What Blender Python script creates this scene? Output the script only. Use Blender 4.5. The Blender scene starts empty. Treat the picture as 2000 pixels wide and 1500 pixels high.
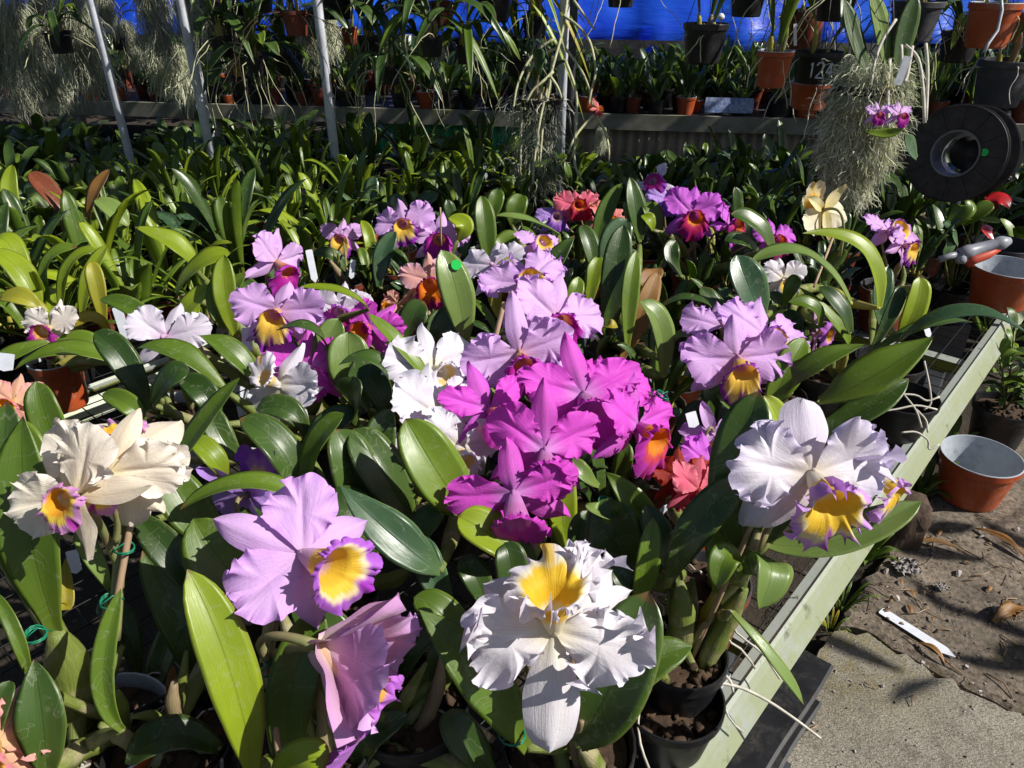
import bpy, math, random
import numpy as np
from mathutils import Vector, Matrix

random.seed(7)
rng = np.random.default_rng(7)
R = math.radians
scene = bpy.context.scene
COL = scene.collection
F_PX = 1444.0
CAM_Z = 1.2
PITCH = R(29.6)

# ------------------------------------------------------------ camera
cam_d = bpy.data.cameras.new('camera')
cam = bpy.data.objects.new('camera', cam_d)
COL.objects.link(cam)
cam.location = (0, 0, CAM_Z)
cam.rotation_euler = (math.pi / 2 - PITCH, 0, 0)
cam_d.sensor_width = 36
cam_d.lens = 36 * F_PX / 2000
cam_d.clip_start = 0.02
cam_d.clip_end = 200
scene.camera = cam

# ------------------------------------------------------------ sky and sun
SUN_EL = R(42)
SUN_V = Vector((math.cos(SUN_EL) * 0.97, -math.cos(SUN_EL) * 0.24, math.sin(SUN_EL))).normalized()
world = bpy.data.worlds.new('World')
scene.world = world
world.use_nodes = True
wn = world.node_tree
bg = wn.nodes['Background']
sky = wn.nodes.new('ShaderNodeTexSky')
sky.sky_type = 'NISHITA'
sky.sun_disc = False
sky.sun_elevation = SUN_EL
sky.sun_rotation = math.atan2(SUN_V.x, SUN_V.y)
wn.links.new(sky.outputs[0], bg.inputs[0])
bg.inputs[1].default_value = 0.05  # low, so that gaps stay dark
sun_d = bpy.data.lights.new('sun', 'SUN')
sun_d.energy = 4.6
sun_d.angle = R(0.5)
sun_d.color = (1.0, 0.955, 0.88)
sun = bpy.data.objects.new('sun', sun_d)
COL.objects.link(sun)
sun.rotation_euler = SUN_V.to_track_quat('Z', 'Y').to_euler()
scene.view_settings.view_transform = 'Standard'
scene.view_settings.look = 'None'
scene.view_settings.exposure = 0.42
scene.view_settings.gamma = 1.0
scene.cycles.max_bounces = 6
scene.cycles.diffuse_bounces = 3
scene.cycles.transmission_bounces = 4
scene.cycles.transparent_max_bounces = 6

# ------------------------------------------------------------ picture helpers
RIGHT = Vector((1, 0, 0))
UP = Vector((0, math.sin(PITCH), math.cos(PITCH)))
FWD = Vector((0, math.cos(PITCH), -math.sin(PITCH)))
CAM = Vector((0, 0, CAM_Z))


def P(u, v, D):
    return CAM + (FWD + RIGHT * ((u - 1000) / F_PX) + UP * ((750 - v) / F_PX)) * D


def G(u, v, z=0.0):
    d = FWD + RIGHT * ((u - 1000) / F_PX) + UP * ((750 - v) / F_PX)
    k = (z - CAM_Z) / d.z
    return CAM + d * k


def CD(x, y, z):
    return (RIGHT * x + UP * y - FWD * z).normalized()


def srgb(h):
    h = h.lstrip('#')
    o = []
    for i in (0, 2, 4):
        c = int(h[i:i + 2], 16) / 255
        o.append(c / 12.92 if c <= 0.04045 else ((c + 0.055) / 1.055) ** 2.4)
    return tuple(o)


# ------------------------------------------------------------ object helpers
def tag(o, label=None, cat=None, group=None, kind=None):
    if label: o['label'] = label
    if cat: o['category'] = cat
    if group: o['group'] = group
    if kind: o['kind'] = kind
    return o


def empty(name, loc, label=None, cat=None, group=None, kind=None):
    o = bpy.data.objects.new(name, None)
    o.empty_display_size = 0.05
    COL.objects.link(o)
    o.location = loc
    return tag(o, label, cat, group, kind)


class MB:
    """collects verts, faces, uvs, colours and material slots for one mesh"""

    def __init__(s):
        s.v = []; s.f = []; s.uv = []; s.c = []; s.mi = []; s.n = 0

    def add(s, v, f, uv=None, c=None, mi=0):
        v = np.asarray(v, dtype=float).reshape(-1, 3)
        s.v.append(v)
        f = np.asarray(f)
        s.f.append(f + s.n)
        s.uv.append(np.zeros((len(v), 2)) if uv is None else np.asarray(uv, float))
        if c is None: c = np.ones((len(v), 3))
        c = np.asarray(c, float)
        if c.ndim == 1: c = np.tile(c, (len(v), 1))
        s.c.append(c)
        s.mi.append(np.full(len(f), mi))
        s.n += len(v)
        return s

    def grid(s, pts, uv=None, c=None, mi=0, closed_j=False, flip=False):
        """pts: ni x nj x 3"""
        ni, nj = pts.shape[:2]
        idx = np.arange(ni * nj).reshape(ni, nj)
        if closed_j:
            idx = np.concatenate([idx, idx[:, :1]], 1)
        a = idx[:-1, :-1].ravel(); b = idx[1:, :-1].ravel(); cc = idx[1:, 1:].ravel(); d = idx[:-1, 1:].ravel()
        f = np.stack([a, b, cc, d], 1) if not flip else np.stack([d, cc, b, a], 1)
        return s.add(pts.reshape(-1, 3), f, None if uv is None else uv.reshape(-1, 2), None if c is None else np.asarray(c).reshape(-1, 3), mi)

    def tube(s, path, rad, seg=6, c=None, mi=0, cap=True, rib=0.0):
        path = np.asarray([tuple(p) for p in path], float)
        n = len(path)
        rad = np.full(n, rad) if np.isscalar(rad) else np.asarray(rad, float)
        T = np.gradient(path, axis=0)
        T /= np.linalg.norm(T, axis=1)[:, None] + 1e-9
        ref = np.array([0.31, 0.87, 0.38])
        if abs(T[0] @ ref) > 0.9: ref = np.array([0.9, 0.1, 0.4])
        S = np.cross(T, ref); S /= np.linalg.norm(S, axis=1)[:, None] + 1e-9
        B = np.cross(S, T)
        a = np.linspace(0, 2 * math.pi, seg, endpoint=False)
        rr = rad[:, None] * (1 + rib * np.cos(a * max(3, seg // 2)))[None, :]
        pts = path[:, None, :] + rr[:, :, None] * (np.cos(a)[None, :, None] * S[:, None, :] + np.sin(a)[None, :, None] * B[:, None, :])
        uv = np.stack(np.broadcast_arrays(np.linspace(0, 1, n)[:, None], (a / (2 * math.pi))[None, :]), -1)
        base = s.n
        s.grid(pts, uv, None if c is None else np.tile(np.asarray(c, float), (n, seg, 1)), mi, closed_j=True)
        if cap:
            for k, rev in ((0, False), (n - 1, True)):
                ring = np.arange(seg) + k * seg
                fan = [[ring[0], ring[i], ring[i + 1]] for i in range(1, seg - 1)]
                fan = np.array(fan if not rev else [q[::-1] for q in fan])
                s.f.append(np.concatenate([fan, fan[:, -1:]], 1) + base if False else fan + base)
                s.mi.append(np.full(len(fan), mi))
        return s

    def box(s, c, d, rot=None, mi=0, col=None):
        x, y, z = np.array(d) / 2
        v = np.array([[-x, -y, -z], [x, -y, -z], [x, y, -z], [-x, y, -z], [-x, -y, z], [x, -y, z], [x, y, z], [-x, y, z]])
        if rot is not None: v = v @ np.array(rot).T
        v = v + np.array(tuple(c))
        f = [[0, 3, 2, 1], [4, 5, 6, 7], [0, 1, 5, 4], [1, 2, 6, 5], [2, 3, 7, 6], [3, 0, 4, 7]]
        return s.add(v, f, None, col, mi)

    def lathe(s, prof, c=(0, 0, 0), seg=28, mi=0, axis=None, col=None):
        """prof: list of (r, z) or (r, z, material)"""
        a = np.linspace(0, 2 * math.pi, seg, endpoint=False)
        for k in range(len(prof) - 1):
            (r0, z0), (r1, z1) = prof[k][:2], prof[k + 1][:2]
            m = prof[k][2] if len(prof[k]) > 2 else mi
            pts = np.zeros((2, seg, 3))
            for q, (r_, z_) in enumerate(((r0, z0), (r1, z1))):
                pts[q, :, 0] = r_ * np.cos(a); pts[q, :, 1] = r_ * np.sin(a); pts[q, :, 2] = z_
            pts = pts.reshape(-1, 3)
            if axis is not None: pts = pts @ np.array(axis)
            pts = (pts + np.array(tuple(c))).reshape(2, seg, 3)
            s.grid(pts, None, None if col is None else np.tile(col, (2, seg, 1)), m, closed_j=True, flip=True)
        return s

    def build(s, name, mats, parent=None, origin=None, smooth=True):
        me = bpy.data.meshes.new(name)
        v = np.concatenate(s.v)
        if origin is not None: v = v - np.array(tuple(origin))
        faces = [list(map(int, q)) for f in s.f for q in f]
        me.from_pydata(v.tolist(), [], faces)
        mats = mats if isinstance(mats, (list, tuple)) else [mats]
        for m in mats: me.materials.append(m)
        me.polygons.foreach_set('material_index', np.concatenate(s.mi).astype(np.int32))
        if smooth: me.polygons.foreach_set('use_smooth', np.ones(len(faces), dtype=bool))
        nl = len(me.loops)
        li = np.zeros(nl, dtype=np.int32); me.loops.foreach_get('vertex_index', li)
        uv = np.concatenate(s.uv)[li]
        lay = me.uv_layers.new(name='UVMap'); lay.data.foreach_set('uv', uv.astype(np.float32).ravel())
        c = np.concatenate(s.c)
        ca = me.color_attributes.new('Col', 'FLOAT_COLOR', 'POINT')
        ca.data.foreach_set('color', np.concatenate([c, np.ones((len(c), 1))], 1).astype(np.float32).ravel())
        me.validate(); me.update()
        o = bpy.data.objects.new(name, me)
        COL.objects.link(o)
        if parent is not None: o.parent = parent
        elif origin is not None: o.location = origin
        return o


def copy_tree(o, parent=None):
    c = o.copy()
    COL.objects.link(c)
    c.parent = parent
    for ch in list(o.children):
        copy_tree(ch, c)
    return c


# ------------------------------------------------------------ materials
MATS = {}


class NT:
    def __init__(s, name):
        s.m = bpy.data.materials.new(name)
        s.m.use_nodes = True
        s.t = s.m.node_tree
        s.b = s.t.nodes['Principled BSDF']
        s.out = s.t.nodes['Material Output']
        MATS[name] = s.m

    def n(s, typ, **kw):
        nd = s.t.nodes.new('ShaderNode' + typ)
        for k, v in kw.items():
            if k in nd.inputs.keys() if hasattr(nd.inputs, 'keys') else False: nd.inputs[k].default_value = v
            else: setattr(nd, k, v)
        return nd

    def l(s, a, b):
        s.t.links.new(a, b)

    def noise(s, scale, detail=4, rough=0.55, vec=None, dist=0.0):
        nd = s.t.nodes.new('ShaderNodeTexNoise')
        nd.inputs['Scale'].default_value = scale; nd.inputs['Detail'].default_value = detail
        nd.inputs['Roughness'].default_value = rough; nd.inputs['Distortion'].default_value = dist
        if vec is not None: s.l(vec, nd.inputs['Vector'])
        return nd.outputs['Fac']

    def coord(s, which='Object', scale=None):
        tc = s.t.nodes.new('ShaderNodeTexCoord').outputs[which]
        if scale is None: return tc
        mp = s.t.nodes.new('ShaderNodeMapping'); mp.inputs['Scale'].default_value = scale
        s.l(tc, mp.inputs['Vector'])
        return mp.outputs[0]

    def ramp(s, fac, stops):
        nd = s.t.nodes.new('ShaderNodeValToRGB')
        e = nd.color_ramp.elements
        while len(e) < len(stops): e.new(0.5)
        for q, (p, c) in zip(e, stops):
            q.position = p; q.color = (c if hasattr(c, '__len__') else (c, c, c))[:3] + (1,) if not isinstance(c, float) else (c, c, c, 1)
        s.l(fac, nd.inputs[0])
        return nd.outputs[0]

    def mix(s, fac, a, b, mode='MIX'):
        nd = s.t.nodes.new('ShaderNodeMix'); nd.data_type = 'RGBA'; nd.blend_type = mode
        for sock, val in ((nd.inputs[0], fac), (nd.inputs[6], a), (nd.inputs[7], b)):
            if isinstance(val, bpy.types.NodeSocket): s.l(val, sock)
            elif isinstance(val, (int, float)): sock.default_value = val if sock == nd.inputs[0] else (val, val, val, 1)
            else: sock.default_value = tuple(val)[:3] + (1,)
        return nd.outputs[2]

    def math(s, op, a, b=0.5, clamp=False):
        nd = s.t.nodes.new('ShaderNodeMath'); nd.operation = op; nd.use_clamp = clamp
        for k, val in ((0, a), (1, b)):
            if isinstance(val, bpy.types.NodeSocket): s.l(val, nd.inputs[k])
            else: nd.inputs[k].default_value = val
        return nd.outputs[0]

    def base(s, c):
        if isinstance(c, bpy.types.NodeSocket): s.l(c, s.b.inputs['Base Color'])
        else: s.b.inputs['Base Color'].default_value = tuple(c)[:3] + (1,)

    def rough(s, r):
        if isinstance(r, bpy.types.NodeSocket): s.l(r, s.b.inputs['Roughness'])
        else: s.b.inputs['Roughness'].default_value = r

    def bump(s, h, strength=0.3, dist=0.002):
        nd = s.t.nodes.new('ShaderNodeBump')
        nd.inputs['Strength'].default_value = strength; nd.inputs['Distance'].default_value = dist
        s.l(h, nd.inputs['Height']); s.l(nd.outputs[0], s.b.inputs['Normal'])
        return nd.outputs[0]

    def translucent(s, colour, fac, normal=None):
        tr = s.t.nodes.new('ShaderNodeBsdfTranslucent')
        if isinstance(colour, bpy.types.NodeSocket): s.l(colour, tr.inputs[0])
        else: tr.inputs[0].default_value = tuple(colour)[:3] + (1,)
        if normal is not None: s.l(normal, tr.inputs['Normal'])
        mx = s.t.nodes.new('ShaderNodeMixShader'); mx.inputs[0].default_value = fac
        s.l(s.b.outputs[0], mx.inputs[1]); s.l(tr.outputs[0], mx.inputs[2]); s.l(mx.outputs[0], s.out.inputs[0])


def leaf_mat(name, c1, c2, edge, trans, gloss=0.42, spots=0.65, tf=0.28):
    k = NT(name)
    uv = k.t.nodes.new('ShaderNodeUVMap').outputs[0]
    sp = k.t.nodes.new('ShaderNodeSeparateXYZ'); k.l(uv, sp.inputs[0])
    rnd = k.t.nodes.new('ShaderNodeObjectInfo').outputs['Random']
    ob = k.coord('Object')
    big = k.noise(9, 3, 0.6, ob)
    f = k.math('ADD', k.math('MULTIPLY', big, 0.9), k.math('MULTIPLY', k.math('SUBTRACT', rnd, 0.5), 0.55))
    col = k.mix(k.ramp(f, [(0.25, (0.0,) * 3), (0.75, (1.0,) * 3)]), c1, c2)
    # long fine veins
    st = k.t.nodes.new('ShaderNodeMapping'); st.inputs['Scale'].default_value = (2.0, 34.0, 1.0); k.l(uv, st.inputs['Vector'])
    vein = k.noise(1.6, 3, 0.6, st.outputs[0])
    col = k.mix(0.35, col, k.mix(vein, (0.25,) * 3, (1.5, 1.5, 1.2)), 'MULTIPLY')
    # midrib and pale margin
    ac = k.math('ABSOLUTE', k.math('SUBTRACT', sp.outputs[1], 0.5))
    mid = k.ramp(ac, [(0.0, (1.0,) * 3), (0.03, (0.0,) * 3)])
    col = k.mix(k.math('MULTIPLY', mid, 0.45), col, tuple(x * 0.45 for x in c1))
    ed = k.ramp(ac, [(0.455, (0.0,) * 3), (0.5, (1.0,) * 3)])
    col = k.mix(k.math('MULTIPLY', ed, 0.75), col, edge)
    # yellowing towards the base, pale scratches, dark spots
    yb = k.ramp(k.math('ADD', sp.outputs[0], k.math('MULTIPLY', big, 0.3)), [(0.1, (1.0,) * 3), (0.45, (0.0,) * 3)])
    col = k.mix(k.math('MULTIPLY', yb, 0.35), col, (edge[0] * 0.8, edge[1] * 0.8, edge[2] * 0.5))
    vo = k.t.nodes.new('ShaderNodeTexVoronoi'); vo.inputs['Scale'].default_value = 85; k.l(ob, vo.inputs['Vector'])
    dots = k.math('MULTIPLY', k.ramp(vo.outputs['Distance'], [(0.07, (1.0,) * 3), (0.16, (0.0,) * 3)]), k.ramp(k.noise(14, 2, 0.5, ob), [(0.55, (0.0,) * 3), (0.68, (1.0,) * 3)]))
    col = k.mix(k.math('MULTIPLY', dots, spots), col, (0.018, 0.014, 0.006))
    sc = k.ramp(k.noise(60, 5, 0.7, ob), [(0.62, (0.0,) * 3), (0.72, (1.0,) * 3)])
    col = k.mix(k.math('MULTIPLY', sc, 0.2), col, (0.4, 0.42, 0.3))
    wm = k.noise(26, 2, 0.5, ob, 1.2)
    ringm = k.ramp(k.math('ABSOLUTE', k.math('SUBTRACT', wm, 0.56)), [(0.0, (1.0,) * 3), (0.012, (0.0,) * 3)])
    col = k.mix(k.math('MULTIPLY', ringm, 0.22), col, (0.42, 0.42, 0.32))
    tp = k.ramp(k.math('ADD', sp.outputs[0], k.math('MULTIPLY', k.math('SUBTRACT', k.noise(38, 3, 0.6, ob), 0.5), 0.16)), [(0.955, (0.0,) * 3), (0.99, (1.0,) * 3)])
    gate = k.ramp(rnd, [(0.45, (0.0,) * 3), (0.5, (1.0,) * 3)])
    col = k.mix(k.math('MULTIPLY', k.math('MULTIPLY', tp, gate), 0.85), col, (0.16, 0.085, 0.03))
    scar = k.ramp(k.noise(9, 4, 0.75, ob, 2.0), [(0.70, (0.0,) * 3), (0.73, (1.0,) * 3)])
    col = k.mix(k.math('MULTIPLY', scar, 0.6), col, (0.20, 0.16, 0.07))
    k.base(col)
    k.rough(k.math('ADD', gloss - 0.19, k.math('MULTIPLY', k.noise(30, 4, 0.6, ob), 0.25)))
    k.b.inputs['Specular IOR Level'].default_value = 0.55
    h = k.math('ADD', k.math('MULTIPLY', vein, 0.6), k.math('MULTIPLY', mid, -0.9))
    nm = k.bump(h, 0.22, 0.002)
    k.translucent(trans, tf, nm)
    return k.m


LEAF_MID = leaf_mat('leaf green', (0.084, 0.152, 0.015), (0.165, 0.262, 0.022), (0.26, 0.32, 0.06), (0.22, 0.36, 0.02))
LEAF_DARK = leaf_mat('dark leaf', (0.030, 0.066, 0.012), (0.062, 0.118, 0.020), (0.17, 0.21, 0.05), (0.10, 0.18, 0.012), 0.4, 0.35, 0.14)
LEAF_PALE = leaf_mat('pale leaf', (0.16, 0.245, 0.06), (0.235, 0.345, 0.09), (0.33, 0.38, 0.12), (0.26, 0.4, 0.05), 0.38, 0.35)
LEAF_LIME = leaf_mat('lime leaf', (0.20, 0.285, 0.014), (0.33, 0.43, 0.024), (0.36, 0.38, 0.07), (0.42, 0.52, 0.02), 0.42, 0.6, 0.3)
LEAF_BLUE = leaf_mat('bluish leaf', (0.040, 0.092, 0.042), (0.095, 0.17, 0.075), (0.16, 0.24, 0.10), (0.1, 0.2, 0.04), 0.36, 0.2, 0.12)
LEAF_YELLOW = leaf_mat('yellowing leaf', (0.40, 0.33, 0.025), (0.34, 0.36, 0.03), (0.5, 0.42, 0.06), (0.6, 0.45, 0.02), 0.5, 0.8, 0.3)
LEAF_RED = leaf_mat('reddish leaf', (0.17, 0.035, 0.022), (0.24, 0.075, 0.035), (0.3, 0.12, 0.06), (0.4, 0.06, 0.02), 0.4, 0.3, 0.2)
LEAF_BROWN = leaf_mat('withered leaf', (0.22, 0.095, 0.022), (0.33, 0.17, 0.045), (0.4, 0.25, 0.08), (0.5, 0.22, 0.03), 0.6, 0.8, 0.25)
LM = dict(m=LEAF_MID, d=LEAF_DARK, p=LEAF_PALE, y=LEAF_LIME, b=LEAF_BLUE, Y=LEAF_YELLOW, r=LEAF_RED, w=LEAF_BROWN)


def petal_mat():
    k = NT('petal')
    at = k.t.nodes.new('ShaderNodeAttribute'); at.attribute_name = 'Col'
    uv = k.t.nodes.new('ShaderNodeUVMap').outputs[0]
    st = k.t.nodes.new('ShaderNodeMapping'); st.inputs['Scale'].default_value = (2.0, 30.0, 1.0); k.l(uv, st.inputs['Vector'])
    vein = k.noise(1.4, 4, 0.6, st.outputs[0], 0.4)
    ob = k.coord('Object')
    bl = k.noise(40, 3, 0.6, ob)
    vc = k.ramp(vein, [(0.3, (0.80, 0.72, 0.82)), (0.62, (0.97, 0.96, 0.97))])
    st2 = k.t.nodes.new('ShaderNodeMapping'); st2.inputs['Scale'].default_value = (3.0, 90.0, 1.0); k.l(uv, st2.inputs['Vector'])
    v2 = k.ramp(k.noise(1.2, 3, 0.6, st2.outputs[0], 0.6), [(0.42, (0.74, 0.66, 0.78)), (0.56, (0.96,) * 3)])
    col = k.mix(0.42, at.outputs[0], vc, 'MULTIPLY')
    col = k.mix(0.22, col, v2, 'MULTIPLY')
    col = k.mix(0.30, col, k.mix(bl, (0.72, 0.70, 0.74), (1.08,) * 3), 'MULTIPLY')
    k.base(col)
    k.rough(0.55)
    k.b.inputs['Specular IOR Level'].default_value = 0.25
    k.b.inputs['Sheen Weight'].default_value = 0.15
    k.b.inputs['Sheen Roughness'].default_value = 0.4
    h = k.math('ADD', k.math('MULTIPLY', vein, 0.8), k.math('MULTIPLY', k.noise(260, 4, 0.7, ob), 0.6))
    nm = k.bump(h, 0.5, 0.0018)
    k.translucent(k.mix(0.6, col, col, 'MULTIPLY'), 0.30, nm)
    return k.m


PETAL = petal_mat()


def simple(name, c, rough=0.6, var=0.35, scale=30, bump=0.0, metallic=0.0, spec=0.4, c2=None, vec='Object', stretch=None, crust=None):
    k = NT(name)
    nz = k.noise(scale, 5, 0.6, k.coord(vec, stretch))
    lo = tuple(x * (1 - var) for x in c) if c2 is None else c2
    col = k.mix(k.ramp(nz, [(0.3, (0.0,) * 3), (0.7, (1.0,) * 3)]), lo, c)
    if crust:
        ob = k.coord('Object')
        m1 = k.math('MULTIPLY', k.ramp(k.noise(17, 6, 0.7, ob, 0.8), [(0.5, (0.0,) * 3), (0.68, (1.0,) * 3)]), k.ramp(k.noise(140, 4, 0.7, ob), [(0.35, (0.0,) * 3), (0.6, (1.0,) * 3)]))
        col = k.mix(k.math('MULTIPLY', m1, 0.55), col, crust)
        m2 = k.ramp(k.noise(9, 5, 0.7, ob), [(0.55, (0.0,) * 3), (0.75, (1.0,) * 3)])
        col = k.mix(k.math('MULTIPLY', m2, 0.5), col, tuple(x * 0.3 for x in c))
    k.base(col)
    k.rough(k.math('ADD', max(0.05, rough - 0.12), k.math('MULTIPLY', nz, 0.24)))
    k.b.inputs['Metallic'].default_value = metallic
    k.b.inputs['Specular IOR Level'].default_value = spec
    if bump: k.bump(nz, bump, 0.003)
    return k.m


def bulb_mat(name, c1, c2, sheath):
    k = NT(name)
    uv = k.t.nodes.new('ShaderNodeUVMap').outputs[0]
    st = k.t.nodes.new('ShaderNodeMapping'); st.inputs['Scale'].default_value = (3.0, 16.0, 1.0); k.l(uv, st.inputs['Vector'])
    v = k.noise(2.0, 4, 0.65, st.outputs[0])
    ob = k.coord('Object')
    col = k.mix(v, c1, c2)
    col = k.mix(k.ramp(k.noise(22, 4, 0.6, ob), [(0.52, (0.0,) * 3), (0.62, (1.0,) * 3)]), col, sheath)
    k.base(col); k.rough(0.5); k.bump(v, 0.5, 0.003)
    return k.m


BULB = bulb_mat('green pseudobulb', (0.07, 0.11, 0.018), (0.22, 0.26, 0.05), (0.30, 0.27, 0.14))
BULB_Y = bulb_mat('yellow pseudobulb', (0.26, 0.24, 0.03), (0.46, 0.40, 0.05), (0.30, 0.28, 0.08))
BULB_DRY = bulb_mat('dry pseudobulb', (0.14, 0.085, 0.045), (0.40, 0.31, 0.18), (0.24, 0.20, 0.10))
STEM = simple('flower stalk', (0.22, 0.27, 0.09), 0.5, 0.3, 40, c2=(0.24, 0.15, 0.10))
POT_ORANGE = simple('orange plastic', (0.46, 0.085, 0.024), 0.42, 0.3, 14, 0.05, crust=(0.40, 0.30, 0.22))
POT_BROWN = simple('brown plastic', (0.20, 0.042, 0.022), 0.45, 0.4, 14, 0.05, crust=(0.26, 0.2, 0.15))
POT_PALE = simple('pale plastic', (0.50, 0.54, 0.60), 0.4, 0.25, 18, crust=(0.16, 0.13, 0.09))
POT_BLACK = simple('black plastic', (0.014, 0.014, 0.017), 0.42, 0.4, 20, 0.06, crust=(0.09, 0.085, 0.07))
POT_GREY = simple('grey plastic', (0.055, 0.058, 0.07), 0.5, 0.4, 20, 0.08, crust=(0.17, 0.16, 0.13))
BARK = simple('bark medium', (0.085, 0.05, 0.028), 0.9, 0.8, 60, 0.9)
ROOT = simple('aerial root', (0.66, 0.62, 0.53), 0.7, 0.4, 60, 0.2)
ROOT_G = simple('greenish root', (0.58, 0.57, 0.34), 0.7, 0.4, 60, 0.2)
CANE = simple('bamboo cane', (0.46, 0.32, 0.20), 0.6, 0.45, 25, 0.1, stretch=(1, 1, 0.1))
TIE = simple('green tie wire', (0.012, 0.22, 0.12), 0.35, 0.3, 50)
LABEL = simple('plastic label', (0.72, 0.75, 0.82), 0.4, 0.15, 60)
WIRE = simple('dark wire', (0.10, 0.10, 0.11), 0.45, 0.6, 80, metallic=0.6)
STEEL = simple('grey steel tube', (0.74, 0.77, 0.85), 0.5, 0.3, 12, 0.05, crust=(0.26, 0.2, 0.15))
STICKER = simple('green sticker', (0.02, 0.62, 0.10), 0.5, 0.1, 20)
STICKER_O = simple('orange sticker', (0.78, 0.20, 0.03), 0.5, 0.1, 20)

# ------------------------------------------------------------ plant builders
def lerp(a, b, t):
    t = np.clip(t, 0, 1)[..., None]
    return np.asarray(a) * (1 - t) + np.asarray(b) * t


def sstep(a, b, x):
    t = np.clip((x - a) / (b - a + 1e-9), 0, 1)
    return t * t * (3 - 2 * t)


def wav(g, t, ks, amp):
    o = np.zeros_like(t)
    for k in ks:
        o = o + g.uniform(0.6, 1.2) * np.sin(k * g.uniform(0.9, 1.1) * t + g.uniform(0, 6.28))
    return o * amp / math.sqrt(len(ks))


def warp(g, t, s, amp=0.10):
    """uneven spacing of the folds"""
    return t + amp * np.sin(5.3 * t + g.uniform(0, 6.28)) * 0.6 + amp * np.sin(2.7 * s + g.uniform(0, 6.28)) * 0.5 + amp * 0.4 * np.sin(12.1 * t + 3 * s + g.uniform(0, 6.28))


def fan_petal(g, L, W, c_in, c_mid, c_edge, ruf=0.12, cup=0.1, reflex=0.1, nr=13, nf=84, lobes=0.05, edge_w=0.8, fr=1.0, hi=1):
    """a broad petal growing along +y from the origin, facing +z: smooth inside, ruffled and crisped at the margin"""
    f = np.linspace(0, 2 * np.pi, nf, endpoint=False)[None, :]        # 0 = tip, pi = base
    r = (1 - (1 - np.linspace(0.0, 1, nr)[:, None]) ** 1.55)
    ph = g.uniform(0, 6.28, 24)
    fw = f + 0.16 * np.sin(2 * f + ph[0]) + 0.11 * np.sin(5 * f + ph[1]) + 0.05 * np.sin(9 * f + ph[2])
    atbase = 0.5 * (1 - np.cos(f))                                     # 0 tip .. 1 base
    marg = 1 - np.clip((atbase - 0.55) / 0.38, 0, 1) ** 1.5            # the claw stays plain
    out = 1 + lobes * (np.sin(3 * f + ph[3]) + 0.7 * np.sin(5 * fw + ph[4]) + 0.45 * np.sin(8 * fw + ph[5])) * marg
    out = out + 0.030 * fr * (np.sin(15 * fw + ph[6]) + 0.7 * np.sin(27 * fw + ph[7])) * marg * r ** 5
    x0 = W * np.sin(f) * out * r
    y0 = L * (0.50 + 0.50 * np.cos(f) * out * r)
    neck = np.clip(y0 / (0.46 * L), 0.0, 1) ** 0.75
    x = x0 * (0.10 + 0.90 * neck)
    y = y0 + 0 * x
    env = 0.55 + 0.35 * np.sin(2 * f + ph[8]) + 0.3 * np.sin(3 * f + ph[9])
    env = np.clip(env, 0.15, 1.3) * marg
    n1, n2, n3 = int(g.integers(7, 10)), int(g.integers(15, 19)), int(g.integers(29, 35))
    big = np.sin(n1 * fw + ph[10]); mid = np.sin(n2 * fw + ph[11]); fine = np.sin(n3 * fw + ph[12])
    A = ruf * L * env
    z = A * (0.62 * big * r ** 3.2 + 0.42 * mid * r ** 5.5 + (0.30 * fr * fine * r ** 9 if hi else 0))
    # the crisped margin also swings sideways along the edge
    sw = A * 0.55 * r ** 6 * np.sin(n2 * fw + ph[11] + 1.3)
    x = x + sw * np.cos(f); y = y - sw * np.sin(f) * 0.8
    X, Y = x / L, y / L
    # whole-petal folds, midrib and the way it bends
    z = z + L * ruf * 0.45 * np.sin(3.6 * X + 2.2 * Y + ph[13]) * Y + L * ruf * 0.28 * np.sin(7.5 * X - 4.5 * Y + ph[14]) * Y
    z = z + cup * L * (1.9 * X ** 2 + 0.4 * Y ** 2) - reflex * L * (Y ** 3 * 0.9 + 1.2 * X ** 2 * Y)
    z = z - 0.045 * L * np.exp(-(X / 0.045) ** 2) * np.sin(np.pi * np.clip(Y, 0, 1)) * (1 - 0.4 * Y)
    tw = g.uniform(-0.35, 0.35)
    z = z + tw * x * Y
    pts = np.stack(np.broadcast_arrays(x, y, z), -1)
    S = np.clip(np.sqrt(X ** 2 + Y ** 2), 0, 1.2)
    E = np.broadcast_to(r, S.shape)
    col = lerp(np.broadcast_to(np.asarray(c_in), S.shape + (3,)), c_mid, sstep(0.04, 0.42, S))
    col = lerp(col, np.broadcast_to(np.asarray(c_edge), S.shape + (3,)), sstep(edge_w - 0.25, 1.0, E) * sstep(0.1, 0.4, S))
    ang = np.arctan2(X, np.maximum(Y, 1e-4))
    uv = np.stack([S, 0.5 + ang / 2.6], -1)
    return pts, uv, col


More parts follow.
